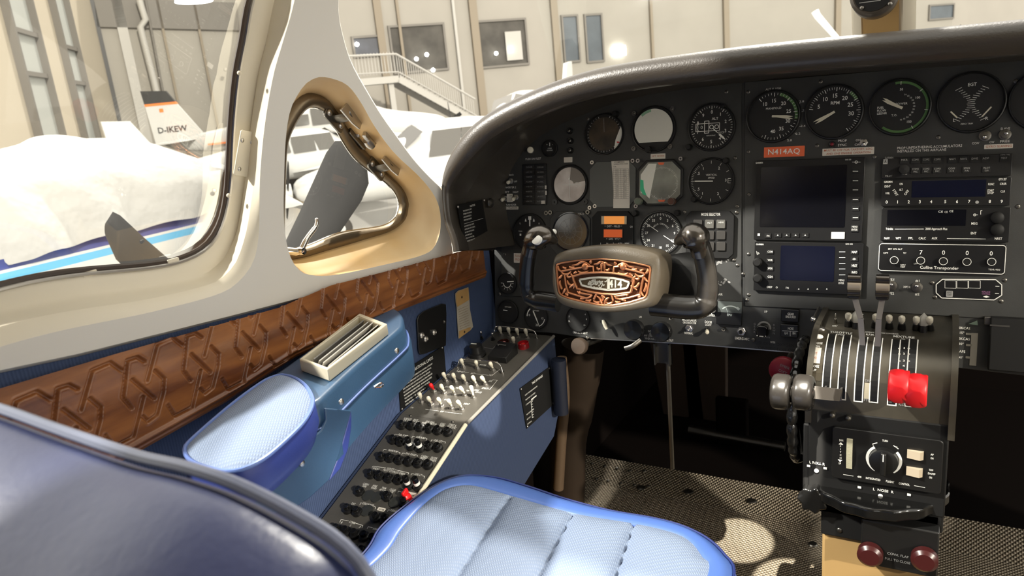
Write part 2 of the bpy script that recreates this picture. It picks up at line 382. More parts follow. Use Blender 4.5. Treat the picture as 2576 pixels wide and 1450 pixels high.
# downpipe on the front wall
pp = [WF.px(350, 0, .3), WF.px(366, 50, .3), WF.px(353, 68, .3), WF.px(386, 200, .3), WF.px(400, 260, .3)]
obj('downpipe', MB().tube([(p.x, p.y, .3) for p in pp], .11), M_['hwhite'], M=WF.mat(), label='pale downpipe with a kink beside the dark hangar column', cat='pipe')
pp = [WF.px(366, 0, .12), WF.px(410, 235, .12)]
obj('cable_duct', MB().tube([(p.x, p.y, .12) for p in pp], .045), M_['hsteel'], M=WF.mat(), label='thin dark duct running down behind the pale downpipe', cat='duct')
# staircase
SF = Frame(WF.w(0, 0, 3.0), WF.U, WF.V)
st = thing('staircase', 'white steel staircase with a railed landing before the office windows', 'staircase', SF.mat())
A = SF.px(905, 192); B = SF.px(1003, 190); Cc = SF.px(1200, 300)
obj('landing', MB().box(A.x-1.5, B.y-.22, -1.3, B.x, B.y, 0), M_['hwhite'], st)
obj('stringer', MB().line((B.x, B.y-.1), (Cc.x, Cc.y-.1), .24, -.06, 0), M_['hwhite'], st)
obj('stringer', MB().line((B.x, B.y-.1), (Cc.x, Cc.y-.1), .24, -1.3, -1.24), M_['hwhite'], st)
tr = MB()
for i in range(16):
    t = i/15; tr.box(B.x+(Cc.x-B.x)*t, B.y+(Cc.y-B.y)*t-.03, -1.25, B.x+(Cc.x-B.x)*t+.28, B.y+(Cc.y-B.y)*t, -.05)
obj('treads', tr, M_['hsteel'], st)
r_ = MB(); rh = SF.px(995, 136).y-B.y
r_.tube([(A.x-1.5, A.y+rh, 0), (B.x, B.y+rh, 0), (Cc.x, Cc.y+rh, 0)], .04, 6); r_.tube([(A.x-1.5, A.y+.12, 0), (B.x, B.y+.12, 0), (Cc.x, Cc.y+.12, 0)], .025, 6)
obj('handrail', r_, M_['hwhite'], st)
bl = MB()
for i in range(34): x = A.x-1.4+i*.11; (x < B.x) and bl.tube([(x, A.y, 0), (x, A.y+rh, 0)], .012, 5)
for i in range(34):
    t = i/34; x = B.x+(Cc.x-B.x)*t; y = B.y+(Cc.y-B.y)*t; bl.tube([(x, y, 0), (x, y+rh, 0)], .012, 5)
obj('balusters', bl, M_['hwhite'], st)
q = SF.px(985, 200)
for dx in (0, -2.2): obj('post', MB().box(q.x+dx-.09, 0, -.3, q.x+dx+.09, B.y-.2, -.12), M_['hwhite'], st)
# ------------------------------------------------------------------ parked aircraft
def airplane(name, label, pos, head, s=1.0, low=True, twin=False, fin_text=None, fin_m='air', group=None):
    a = math.atan2(head[1], head[0])
    t = thing(name, label, 'airplane', Matrix.Translation((pos[0], pos[1], -1)) @ Matrix.Rotation(a, 4, 'Z') @ Matrix.Scale(s, 4), group)
    st = [(2.75, .95, .08, .10), (2.6, .95, .26, .24), (1.9, .98, .46, .36), (1.1, 1.02, .55, .44), (.6, 1.18, .58, .60), (0, 1.22, .6, .66), (-.9, 1.2, .58, .62), (-1.8, 1.14, .44, .46), (-3.2, 1.1, .24, .28), (-4.6, 1.12, .09, .14)]
    R = []
    for x, zc, w, h in st:
        R.append([(x, (abs(math.cos(u))**.8)*math.copysign(w, math.cos(u)), zc+(abs(math.sin(u))**.8)*math.copysign(h, math.sin(u))) for u in [2*PI*k/20 for k in range(20)]])
    obj('fuselage', MB().loft(R, True, True, True), M_['air'], t, sub=1)
    zw = .78 if low else 1.86
    def foil(x0, x1, y, z, th): return [(x0, y, z), (x0+(x1-x0)*.25, y, z+th), (x0+(x1-x0)*.7, y, z+th*.6), (x1, y, z), (x0+(x1-x0)*.5, y, z-th*.5)]
    obj('wing', MB().loft([foil(.7, -.5, -3.6, zw+.3*low, .05), foil(.95, -.75, -.5, zw, .12), foil(.95, -.75, .5, zw, .12), foil(.7, -.5, 3.6, zw+.3*low, .05)], True, True, True), M_['air'], t)
    obj('tailplane', MB().loft([foil(-3.9, -4.6, -1.7, 1.2, .03), foil(-3.7, -4.7, 0, 1.2, .05), foil(-3.9, -4.6, 1.7, 1.2, .03)], True, True, True), M_['air'], t)
    fp = [(-3.5, 1.25), (-4.25, 2.45), (-4.85, 2.5), (-4.75, 1.1)]
    def finp(pts, w): return MB().hexa([(x, -w, z) for x, z in pts], [(x, w, z) for x, z in pts])
    fin = obj('fin', finp(fp, .05), M_['air'], t)
    if fin_text:
        obj('fin_cap', finp([(-4.08, 2.18), (-4.25, 2.46), (-4.86, 2.51), (-4.83, 2.18)], .055), M_['black_fin'], fin)
        obj('fin_stripe', finp([(-4.04, 2.12), (-4.08, 2.18), (-4.83, 2.18), (-4.82, 2.12)], .056), M_['orange'], fin)
        m = MB(); m.box(-4.5, -.058, 1.95, -4.4, -.056, 2.04); obj('fin_emblem', m, M_['orange'], fin)
        tm = MB().text(fin_text, .15, 0, 0, 0, bold=.02)
        obj('registration', tm, M_['black_fin'], fin, Matrix.Translation((-4.28, -.06, 1.5)) @ Matrix.Rotation(PI/2, 4, 'X'))
        obj('belly_stripe', MB().box(-3.4, -.40, 1.03, 1.5, .40, 1.07), M_['orange'], t)
    def pane(nm, pts): obj(nm, MB().add(pts, [tuple(range(len(pts)))]), M_['airglass'], t)
    for s_ in (-1, 1):
        def side(x0, x1, z0, z1, lean=.0): return [(x0, s_*.575, z0), (x1, s_*.575, z0), (x1-lean, s_*.52, z1), (x0-lean, s_*.52, z1)]
        m = MB().add(side(.55, .02, 1.26, 1.68, .12), [(0, 1, 2, 3)]); m.add(side(-.06, -.7, 1.26, 1.68, .02), [(0, 1, 2, 3)]); m.add(side(-.78, -1.25, 1.3, 1.55), [(0, 1, 2, 3)])
        m.v = [(v[0], v[1]*1.06, v[2]) for v in m.v]
        obj('side_windows', m, M_['airglass'], t)
        m = MB().add([(1.12, s_*.03, 1.45), (.98, s_*.5, 1.38), (.58, s_*.53, 1.68), (.62, s_*.03, 1.80)], [(0, 1, 2, 3)])
        obj('windshield', m, M_['airglass'], t)
    for x, y in ((2.1, 0), (-.1, 1.5), (-.1, -1.5)):
        w = obj('wheel', MB().lathe([(.06, -.09), (.16, -.09), (.22, -.05), (.22, .05), (.16, .09), (.06, .09)], (x, y, .22), 'Y', 24), M_['tyre'], t)
        obj('hub', MB().lathe([(.09, -.095), (.1, 0), (.09, .095)], (x, y, .22), 'Y', 16), M_['air'], w)
        obj('gear_leg', MB().tube([(x, y+.12, .22), (x, y+.12, .5), (x-.05, y, .8)], .035, 8), M_['air'], t)
    engines = ((1.6, 1.7, .98), (1.6, -1.7, .98)) if twin else ((2.78, 0, .95),)
    for x, y, z in engines:
        if twin: obj('nacelle', MB().lathe([(.12, 0), (.3, -.15), (.36, -.8), (.3, -1.8), (.06, -2.8)], (x, y, z), 'X', 20), M_['air'], t, sub=1)
        pr = obj('spinner', MB().lathe([(.13, 0), (.11, .15), (.001, .34)], (x, y, z), 'X', 18), M_['air'], t)
        for k in range(2):
            an = .6+PI*k; c, n_ = math.cos(an), math.sin(an)
            obj('blade', MB().tube([(x+.06, y+c*.05, z+n_*.05), (x+.06, y+c*.5, z+n_*.5), (x+.06, y+c*.92, z+n_*.92)], [.05, .085, .04], 8, flat=.2), M_['blade'], pr)
    return t
airplane('parked_airplane', 'white low-wing airplane with black fin top and orange stripes behind the left window', (-15.2, 16.9), (.8, .6), 1.1, True, False, 'D-IKEW')
airplane('parked_airplane', 'white airplane with large cabin windows right of the inner window frame', (-6.4, 9.3), (-.58, -.77), .84, True, False)
airplane('parked_airplane', 'white airplane whose tail stands above the glareshield near the narrow wall windows', (-8.5, 15.6), (.18, -.94), .97, True, True)
airplane('parked_airplane', 'white airplane filling the right windshield beyond the centre post', (2.8, 13.6), (-.85, -.5), 1.4, True, True)
airplane('parked_airplane', 'white airplane with low wing seen through the triangular vent window', (-11.8, 11.9), (.3, .95), .8, True, False)
t = thing('tow_tractor', 'yellow ground tractor parked under the airplane with the black fin', 'tractor', Matrix.Translation((-14.6, 13.0, -1)) @ Matrix.Rotation(.9, 4, 'Z'))
obj('body', MB().box(-1.0, -.5, .3, .9, .5, .85), M_['yellow'], t, bevel=.04); obj('seat', MB().box(-.5, -.3, .85, -.1, .3, 1.15), M_['tyre'], t, bevel=.03)
for x in (-.65, .6):
    for y in (-.5, .5): obj('wheel', MB().lathe([(.05, -.08), (.28, -.08), (.28, .08), (.05, .08)], (x, y, .28), 'Y', 20), M_['tyre'], t)
for i, (px, py) in enumerate(((790, 408), (716, 425))):
    d = ray(px, py); q = CAM+d*(1.5/-d.z if d.z < 0 else 8); q.z = -1
    b = MB().box(-.35, -.25, 0, .35, .25, .5)
    o = thing('storage_case', ('blue case on the hangar floor seen high in the vent window', 'blue case at the left edge of the vent window')[i], 'case', Matrix.Translation(q))
    obj('case_body', b, M_['bluecase'], o, bevel=.03); obj('case_lid', MB().box(-.36, -.26, .5, .36, .26, .6), M_['bluecase'], o, bevel=.02)
# ------------------------------------------------------------------ neighbour under a white cover
nb = thing('covered_airplane', 'white airplane with navy and light blue stripes right outside the left window', 'airplane', Matrix.Translation((-5.25, 2.0, -1)))
zs = [onX(150, y_, -4.72).z+1 for y_ in (628, 645, 652, 672)]
prof = [(0, 1.62), (.3, 1.58), (.46, 1.45), (.53, zs[0]+.02), (.545, zs[1]), (.55, zs[2]), (.55, zs[3]), (.52, .85), (.38, .62), (0, .55)]
prof = prof+[(-x, z) for x, z in prof[-2:0:-1]]
R = []
for y, k, zc in ((-6, .25, 1.15), (-3, .8, 1.1), (0, 1, 1.1), (1.5, 1, 1.1), (2.0, .93, 1.1), (2.4, .72, 1.08), (2.7, .3, 1.05)):
    R.append([(x*k, y, (z if 1 else z) if k > .99 else zc+(z-zc)*k) for x, z in prof])
b = MB().loft(R, True, True, True); n = len(prof)
b.m = [{4: 1, 6: 2, 3: 1}.get(i % n, 0) if i < n*(len(R)-1) else 0 for i in range(len(b.f))]
b.m = [1 if (i < n*(len(R)-1) and i % n in (3,)) else 2 if (i < n*(len(R)-1) and i % n == 5) else 0 for i in range(len(b.f))]
obj('fuselage', b, [M_['air'], M_['navy'], M_['sky']], nb)
pass
for y in (1.6, -1.6):
    w = obj('wheel', MB().lathe([(.05, -.09), (.2, -.09), (.22, 0), (.2, .09), (.05, .09)], (0, y, .22), 'X', 20), M_['tyre'], nb)
    obj('gear_leg', MB().tube([(.12, y, .22), (.12, y, .7)], .035, 8), M_['air'], nb)
sil = [onX(x, y, -5.25) for x, y in ((-200, 395), (0, 376), (70, 363), (90, 345), (130, 341), (200, 349), (320, 352), (420, 384), (500, 425), (560, 446), (600, 468), (640, 520))]
low_ = [onX(x, y, -4.66) for x, y in ((-200, 690), (0, 668), (40, 662), (76, 657), (121, 630), (182, 612), (320, 582), (420, 560), (500, 540), (560, 524), (600, 520), (640, 540))]
Ys = [p.y for p in sil]; R = []; random.seed(4)
for i in range(61):
    y = Ys[0]+(Ys[-1]-Ys[0])*i/60
    def itp(P, y):
        for a, b_ in zip(P, P[1:]):
            if a.y <= y <= b_.y: return a.z+(b_.z-a.z)*(y-a.y)/max(b_.y-a.y, 1e-6)
        return P[0].z if y < P[0].y else P[-1].z
    zt, zl = itp(sil, y), min(itp(low_, y), itp(sil, y)-.05)
    ring = []
    for j in range(25):
        u = j/24; a = PI*u; x = -5.25+.63*math.cos(a)*(1-.0*u); c = abs(math.sin(a))**.75
        z = zl+(zt-zl)*c; f = .035*math.sin(y*9+3*math.sin(y*2.3+j*.25))*(1-.6*c)+.015*math.sin(j*1.3+y*3)
        ring.append((x+f, y, z+.01*math.sin(y*14+j)))
    R.append(ring)
solid('aircraft_cover', MB().loft(R, False), M_['cloth'], 'white cloth cover draped over the airplane right outside the left window', 'cover', sub=1)
# ------------------------------------------------------------------ own propeller outside the left windows
PR = Vec((-1.985, 1.60, .165))
t = thing('propeller', 'grey three-bladed propeller just outside the pilot windows', 'propeller', Matrix.Translation(PR))
obj('spinner', MB().lathe([(.17, -.1), (.165, .05), (.12, .2), (.001, .34)], (0, 0, 0), 'Y', 24), M_['air'], t, sub=1)
for a, L, w in ((46, .855, .100), (150.5, .76, .125), (268, .78, .11)):
    an = math.radians(a); d = Vec((math.cos(an), 0, math.sin(an))); n_ = Vec((-math.sin(an), 0, math.cos(an)))
    R = []
    for i in range(15):
        f = i/14; r = .1+(L-.1)*f
        ww = (.035+(w-.035)*min(1, f*3.2))*(1 if f < .86 else math.sqrt(max(.02, 1-((f-.86)/.145)**2)))
        tw = math.radians(50-38*f)
        cdir = n_*math.cos(tw)+Vec((0, 1, 0))*math.sin(tw)*(.6); tn = d.cross(cdir).normalized()
        th = .03*(1-f)+.006
        R.append([d*r+cdir*ww*math.cos(q)+tn*th*math.sin(q) for q in [2*PI*k/12 for k in range(12)]])
    obj('blade', MB().loft(R, True, True, True), M_['blade'], t)

d = [WF.px(x, y, .1) for x, y in ((240, 30), (600, 42))]
obj('trim_30', MB().line(d[0], d[1], .9, 0, .1), M_['hsteel'], M=WF.mat(), kind='structure')
P = [CAM+ray(x, y)*5.0 for x, y in ((2050, 28), (2056, 40), (2112, 104))]+[Vec((.3, 5.2, -1.0))]
solid('white_pole', MB().tube(P, [.026, .024, .018, .018], 12), M_['air'], 'white rounded pole end seen left of the windshield centre post', 'pole')
# ================================================================== cabin shell
def wx(z, y=0): return -.762+.45*max(0, z-.62)**2     # inner liner surface of the left side
def on_wall(px, py, off=0):
    x = -.76
    for _ in range(8): p = onX(px, py, x); x = wx(p.z)+off
    p = onX(px, py, x); return (p.y, p.z)
def loop(pts, off, n, m=5, closed=True):
    P = [Vec((*on_wall(x, y, off), 0)) for x, y in pts]
    return [(p.x, p.y) for p in resample(smooth(P, m, closed), n, closed)]
# main side window: rings from the liner face out to the pane
far = [(-700, 980), (-700, 700), (-700, 200), (-600, -250), (0, -420), (560, -400)]
ridge = [(741, 0), (709, 114), (689, 184), (667, 308), (654, 447), (652, 571), (641, 649), (607, 702), (550, 740), (379, 786), (0, 873)]
crest = [(731, 0), (700, 108), (678, 184), (656, 308), (640, 447), (622, 571), (596, 655), (566, 692), (530, 715), (379, 752), (0, 822)]
cove = [(690, 0), (668, 112), (650, 184), (632, 308), (617, 447), (598, 571), (573, 635), (545, 668), (500, 695), (379, 715), (0, 775)]
ledge = [(640, 0), (622, 100), (606, 184), (592, 308), (585, 447), (570, 540), (548, 600), (515, 636), (470, 660), (379, 682), (0, 737)]
pane_ = [(622, 0), (604, 100), (588, 184), (576, 308), (569, 447), (560, 525), (541, 580), (508, 622), (452, 650), (379, 665), (0, 716)]
def wloop(pts, off, up): return [(y if y > .16 else y-(.16-y)*1.45, z) for y, z in loop([(760+up, -200)]+pts+[(-700, pts[-1][1]+270), (-1500, pts[-1][1]+560), (-1900, 1250), (-1950, 300), (-1850, -600), (-1300, -900), (-500, -600), (300, -440)], off, 160, 6)]
NW = [wloop(ridge, 0, 20), wloop(crest, -.012, 10), wloop(cove, -.040, -20), wloop(ledge, -.044, -60), wloop(pane_, -.052, -80)]
OF = [0, -.012, -.040, -.044, -.052]
vent_in = [(818, 194), (790, 198), (768, 212), (746, 243), (729, 283), (719, 348), (715, 447), (714, 540), (719, 600), (730, 645), (748, 675), (775, 691), (838, 693), (960, 668), (1066, 641), (1098, 612), (1109, 560), (1099, 505), (1060, 450), (992, 385), (942, 318), (908, 258), (872, 213)]
vent_gl = [(786, 240), (762, 238), (735, 255), (708, 295), (686, 350), (678, 447), (676, 540), (678, 600), (685, 638), (706, 652), (752, 646), (812, 628), (908, 600), (975, 579), (1004, 555), (1012, 530), (1012, 505), (992, 468), (927, 405), (868, 335), (838, 292), (820, 266), (805, 249)]
VO = -.062
post = [(826, -260), (846, -120), (852, -30), (851, 30), (862, 90), (884, 160), (925, 235), (960, 292), (1000, 348), (1040, 402), (1080, 446), (1112, 476)]
vin = loop(vent_in, 0, 90, 4)
vgl = loop(vent_gl, VO, 90, 4)
fr = [(p.x, p.y) for p in resample(smooth([Vec((*on_wall(x, y), 0)) for x, y in post], 6), 60)]
ztop = 1.34
lowe = [(p.x, p.y) for p in [Vec((*on_wall(x, y), 0)) for x, y in ((1138, 655), (1000, 690), (800, 738), (600, 790), (400, 840), (200, 890), (0, 932), (-300, 1000))]]
outer = [(fr[0][0]-.02, ztop)] + fr + [(1.082, .70)] + [(lowe[0][0]+.004, lowe[0][1]+.01)] + lowe + [(-.35, lowe[-1][1]+.02), (-.35, ztop)]
outer = [(p.x, p.y) for p in resample([Vec((a, b, 0)) for a, b in outer], 240, True)]
def inside(p, poly):
    c = False; j = len(poly)-1
    for i in range(len(poly)):
        if (poly[i][1] > p[1]) != (poly[j][1] > p[1]) and p[0] < (poly[j][0]-poly[i][0])*(p[1]-poly[i][1])/(poly[j][1]-poly[i][1])+poly[i][0]: c = not c
        j = i
    return c
def sheet(outer, holes, step, X):
    pts = []; edges = []
    for L in [outer]+holes:
        b = len(pts); pts += [Vec(p) for p in L]; edges += [(b+i, b+(i+1) % len(L)) for i in range(len(L))]
    ys = [p[0] for p in outer]; zs_ = [p[1] for p in outer]; g = min(ys)+step/2
    allp = [Vec(p) for p in pts]
    arr = np.array([(p.x, p.y) for p in allp])
    while g < max(ys):
        h = min(zs_)+step/2
        while h < max(zs_):
            if inside((g, h), outer) and not any(inside((g, h), q) for q in holes) and ((arr-np.array((g, h)))**2).sum(1).min() > (step*.45)**2: pts.append(Vec((g, h)))
            h += step
        g += step
    v, e, f = mgeo.delaunay_2d_cdt(pts, edges, [], 0, 1e-6)[:3]
    F = []
    for t in f:
        c = (sum(v[i].x for i in t)/len(t), sum(v[i].y for i in t)/len(t))
        if inside(c, outer) and not any(inside(c, q) for q in holes): F.append(tuple(t))
    return MB().add([(X(p.y), p.x, p.y) for p in v], F)
face = sheet(outer, [NW[0], vin], .018, wx)
def rim(L, off): return [(wx(z)+off, y, z) for y, z in L]
# rolled front edge along the windshield post
def grow(L, k):                                    # shift an open curve sideways by k
    out = []
    for i, (a, b) in enumerate(L):
        p, q = L[max(i-1, 0)], L[min(i+1, len(L)-1)]; t = Vec((q[0]-p[0], q[1]-p[1])).normalized(); out.append((a-t.y*k, b+t.x*k))
    return out
fe = fr+[(1.082, .70), (lowe[0][0]+.004, lowe[0][1]+.01)]
face.loft([rim(fe, 0), rim(grow(fe, .004), -.003), rim(grow(fe, .006), -.009), rim(grow(fe, .006), -.06)], False)
lb = lowe[::-1]
face.loft([rim(lowe, 0), [(x-.006, y, z-.004) for x, y, z in rim(lowe, 0)], [(x-.03, y, z-.006) for x, y, z in rim(lowe, 0)]], False)
wl = obj('wall_cabin_left', face, M_['greywhite'], kind='structure', angle=60)
rv = MB()
rings = [rim(NW[i], OF[i]) for i in range(5)]
rv.loft([rings[0], [tuple(Vec(a).lerp(Vec(b), .5)+Vec((.003, 0, 0))) for a, b in zip(rings[0], rings[1])], rings[1]])
rv.loft([rings[1], [tuple(Vec(a).lerp(Vec(b), .45)+Vec((-.008, 0, 0))) for a, b in zip(rings[1], rings[2])], rings[2], rings[3], rings[4]])
obj('window_reveal', rv, M_['cream'], wl, angle=60)
gk = [Vec(p)+Vec((.003, 0, 0)) for p in rings[4]]
obj('window_seal', MB().tube(gk+[gk[0]], .0042, 8, False), M_['gasket'], wl)
gk = [Vec(p)+Vec((.006, 0, 0)) for p in rim([((a[0]+b[0])/2, (a[1]+b[1])/2) for a, b in zip(NW[3], NW[4])], -.05)]
obj('seal_retainer', MB().tube(gk+[gk[0]], .0022, 6, False), M_['steel'], wl)
obj('window_8', MB().add(rings[4], [tuple(range(len(rings[4])))]), M_['glass'], kind='structure')
vr = MB(); ra, rb = rim(vin, 0), rim(vgl, VO+.006)
mid = lambda t, k: [tuple(Vec(a).lerp(Vec(b), t)+Vec((k, 0, 0))) for a, b in zip(ra, rb)]
vr.loft([ra, mid(.04, -.006), mid(.1, -.012), mid(.4, -.004), mid(.8, 0), mid(1.05, 0)])
obj('vent_reveal', vr, M_['reveal'], wl, angle=50)
# ---- vent window: thing with frame, pane, hinges, latch
t = thing('vent_window', 'small triangular opening window in an aged bronze frame', 'window')
P = [Vec(p) for p in rim(vgl, VO+.008)]
cen = sum(P, Vec())/len(P)
R = []
for p_, (dn, dx) in ((None, (.004, -.002)), (None, (-.003, .007)), (None, (-.012, .009)), (None, (-.0185, .005)), (None, (-.020, -.004))):
    R.append([q+(cen-q).normalized()*(-dn)*1.0+Vec((dx, 0, 0)) for q in P])
obj('frame', MB().loft(R), M_['bronze'], t, angle=50)
inn = [q+(cen-q).normalized()*.020+Vec((-.003, 0, 0)) for q in P]
obj('pane_edge', MB().tube(inn+[inn[0]], .0014, 6, False), M_['chrome'], t)
obj('pane', MB().add(inn, [tuple(range(len(inn)))]), M_['glass'], t)
# hinge local frame: on the upper frame bar, U along the bar, N into the cabin
a_ = Vec((wx(.86)+VO+.012, *on_wall(850, 300, VO+.012))); b_ = Vec((wx(.8)+VO+.012, *on_wall(958, 432, VO+.012)))
def hinge_at(px, py, off): y, z = on_wall(px, py, off); return Vec((wx(z)+off, y, z))
for (px, py), (ex, ey) in (((838, 300), (884, 290)), ((944, 425), (984, 412))):
    c = hinge_at(px, py, VO+.014); e = hinge_at(ex, ey, -.022)
    u = (b_-a_).normalized(); n_ = Vec((1, 0, 0)); n_ = (n_-u*n_.dot(u)).normalized(); v_ = n_.cross(u)
    HF = Frame(c, u, v_)
    h = MB().prism(rrect(-.023, -.0105, .023, .0105, .005, 3), 0, .004)
    hg = obj('hinge', h, M_['dsteel'], t, HF.mat(), bevel=.0008)
    for s_ in (-1, 1): obj('screw', MB().ball((s_*.015, 0, .004), .0052, 14, 1, 1, .6), M_['steel'], hg)
    w = e-c; L = [c+n_*.003, c+n_*.010+w*.25, c+w*.55+n_*.009, c+w*.8+n_*.004, e]
    s = MB().tube([HF.mat().inverted() @ q for q in smooth(L, 5)], .0085, 10, flat=.35, up=(1, 0, 0))
    obj('hinge_arm', s, M_['dsteel'], hg)
    ev = Frame(e, u, v_)
    pl = MB().prism([(-.024, -.009), (-.016, .013), (.024, .013), (.026, -.006), (.008, -.009)], -.002, .0015)
    pr = obj('hinge_plate', pl, M_['steel'] , hg, HF.mat().inverted() @ ev.mat(), bevel=.0006)
c = hinge_at(905, 352, VO+.016); HF = Frame(c, (b_-a_).normalized(), Vec((0, -.3, 1)))
lt = obj('stay_bracket', MB().prism(rrect(-.03, -.009, .016, .009, .003), 0, .003), M_['dsteel'], t, HF.mat())
obj('bolt', MB().ball((-.012, 0, .004), .0045, 14), M_['steel'], lt)
e = hinge_at(926, 350, -.026); ev = Frame(e, (b_-a_).normalized(), Vec((0, -.3, 1)))
obj('catch_block', MB().prism([(-.016, -.006), (-.016, .012), (.012, .012), (.015, 0), (.006, -.009)], 0, .006), M_['steel'], lt, HF.mat().inverted() @ ev.mat(), bevel=.0006)
obj('catch_barrel', MB().lathe([(.0065, -.008), (.008, 0), (.0065, .008)], (0, -.008, .004), 'X', 16), M_['steel'], lt, HF.mat().inverted() @ ev.mat())
# latch handle
g = [hinge_at(722, 632, -.045), hinge_at(745, 634, -.035), hinge_at(757, 632, -.03)]
lh = obj('latch', MB().tube([g[0]+Vec((-.012, -.02, 0)), g[0], g[1], g[2]], [.006, .006, .0055, .005], 12), M_['chrome'], t)
obj('latch_handle', MB().tube(smooth([g[2], hinge_at(772, 600, -.03), hinge_at(793, 572, -.03), hinge_at(797, 560, -.03), hinge_at(796, 549, -.03)], 5), [.0042]*5+[.0036]*5+[.003]*5+[.0026]*5+[.0016], 12), M_['chrome'], lh)
obj('latch_pivot', MB().lathe([(.001, -.007), (.005, -.006), (.006, 0), (.005, .006), (.001, .007)], tuple(g[2]), 'X', 16), M_['chrome'], lh)
# pillar cover plate with four screws, on the flat of the reveal
def on_reveal(px, py): return hinge_at(px, py, -.040)
cs = [on_reveal(*q) for q in ((589, 322), (633, 332), (632, 447), (578, 436))]
cc = sum(cs, Vec())/4; u = (cs[1]-cs[0]).normalized(); PFm = Frame(cc, u, (cs[0]-cs[3]).normalized())
loc = [PFm.mat().inverted() @ q for q in cs]
t2 = thing('cover_plate', 'small cream plate with four screws on the window pillar', 'plate', PFm.mat(n=.008))
x0, x1 = (loc[0].x+loc[3].x)/2, (loc[1].x+loc[2].x)/2; y0, y1 = (loc[2].y+loc[3].y)/2, (loc[0].y+loc[1].y)/2
obj('plate', MB().prism(rrect(x0, y0, x1, y1, .003, 4), 0, .0022), M_['cream'], t2, bevel=.0006)
for q in ((595, 350), (619, 355), (588, 422), (619, 430)):
    p = PFm.px(*q, 0); obj('screw', MB().ball((p.x, p.y, .002), .0030, 14, 1, 1, .5), M_['steel'], t2)
for i, q in enumerate(((602, 184), (575, 492))):
    p = hinge_at(*q, -.038); obj('liner_screw', MB().ball((0, 0, 0), .0028, 12), M_['cream'], M=Matrix.Translation(p), label=('cream screw high on the pillar beside the window seal', 'tiny screw low on the pillar below the cover plate')[i], cat='screw')
for i, q in enumerate(((432, 657), (222, 688))):
    p = hinge_at(*q, -.048); obj('seal_clip', MB().box(-.004, -.008, -.003, .004, .008, .003), M_['cream'], M=Matrix.Translation(p), bevel=.001, label=('small cream clip under the left window pane, nearer the pillar', 'small cream clip under the left window pane, farther from the pillar')[i], cat='clip')
# ---- wall below: blue cloth, wood trim
ws = MB().add([(-.768, -.35, -.02), (-.768, 1.22, -.02), (-.768, 1.22, .60), (-.768, 1.12, .61), (-.768, .30, .705), (-.768, -.35, .74)], [(0, 1, 2, 3, 4, 5)])
obj('wall_blue_lining', ws, M_['wallcloth'], wl, sm=False)
# wood panel with carved interlaced lozenges: real grooves in a fine grid
wb = [(p.y, p.z) for p in [onX(x, y, -.752) for x, y in ((345, 1143), (571, 1014), (748, 899), (1000, 786), (1245, 690))]]
wt = [(p.y, p.z) for p in [onX(x, y, -.752) for x, y in ((0, 978), (284, 893), (540, 820), (700, 775), (1000, 695), (1245, 625))]]
def itp(P, y):
    if y <= P[0][0]: return P[0][1]+(P[1][1]-P[0][1])*(y-P[0][0])/(P[1][0]-P[0][0])
    for a, b in zip(P, P[1:]):
        if a[0] <= y <= b[0]: return a[1]+(b[1]-a[1])*(y-a[0])/(b[0]-a[0])
    return P[-1][1]
def c4(pts): return [(lambda p: (p.y, p.z))(onX(x/2.636, 600+y/2.636, -.752)) for x, y in pts]
unit = [c4(q) for q in ([(1115, 180+930), (1160, 1180), (1275, 1120), (1330, 880)], [(1240, 630+20), (1225, 800), (1215, 880), (1265, 945)],
        [(1240, 650), (1300, 632), (1340, 660)], [(1270, 770), (1395, 890)], [(1400, 718), (1450, 770), (1445, 850), (1410, 990), (1360, 1030), (1330, 1000)],
        [(1215, 715), (1145, 660), (1040, 705), (975, 945)])]
ua = c4([(1150, 1180)])[0]; ub = c4([(1503, 1002)])[0]; du = ub[0]-ua[0]; dz = ub[1]-ua[1]
segs = []
for k in range(-3, 9):
    for pl in unit:
        q = [(a+du*k, b+dz*k*.85) for a, b in pl]; segs += list(zip(q, q[1:]))
ny, nz = 900, 130; y0, y1 = -.12, 1.17
Yg = np.linspace(y0, y1, ny); grid = np.zeros((ny, nz, 3))
for i, y in enumerate(Yg):
    zb, zt_ = itp(wb, y), itp(wt, y)+.012*min(1, max(0, (y-.66)/.1))
    grid[i, :, 1] = y; grid[i, :, 2] = np.linspace(zb, zt_, nz)
D = np.full((ny, nz), 9.0)
for (a, b) in segs:
    a = np.array(a); b = np.array(b); ab = b-a; L2 = (ab**2).sum()+1e-12
    lo, hi = min(a[0], b[0])-.01, max(a[0], b[0])+.01
    ii = np.where((Yg > lo) & (Yg < hi))[0]
    if len(ii) == 0: continue
    g = grid[ii[0]:ii[-1]+1, :, 1:]; tt = np.clip(((g-a)@ab)/L2, 0, 1)[..., None]
    D[ii[0]:ii[-1]+1] = np.minimum(D[ii[0]:ii[-1]+1], np.sqrt((((a+tt*ab)-g)**2).sum(-1)))
X = np.full((ny, nz), -.752)
X -= (.0038)*np.clip(1-(D/.0023)**2, 0, 1)
X += .0005*np.exp(-((D-.0034)/.0009)**2)
q = (grid[:, :, 2]-grid[:, :1, 2]); X += .003*np.exp(-((q-.011)/.003)**2) - .003*np.clip(1-q/.004, 0, 1)
grid[:, :, 0] = X
wm = MB(); vs = grid.reshape(-1, 3).tolist()
wm.v = [tuple(v) for v in vs]; wm.f = [(i*nz+j, (i+1)*nz+j, (i+1)*nz+j+1, i*nz+j+1) for i in range(ny-1) for j in range(nz-1)]; wm.m = [0]*len(wm.f)
mw = mat('walnut_stained_wood', (.36, .135, .040), .33, coat=.25, var=.5, vscale=7, col2=(.15, .045, .013), stretch=(1, 1, 7), bump=.15, scale=60)
solid('wood_trim_panel', wm, mw, 'red-brown carved wooden strip with interlaced lozenge grooves along the blue side wall', 'panel', angle=80)
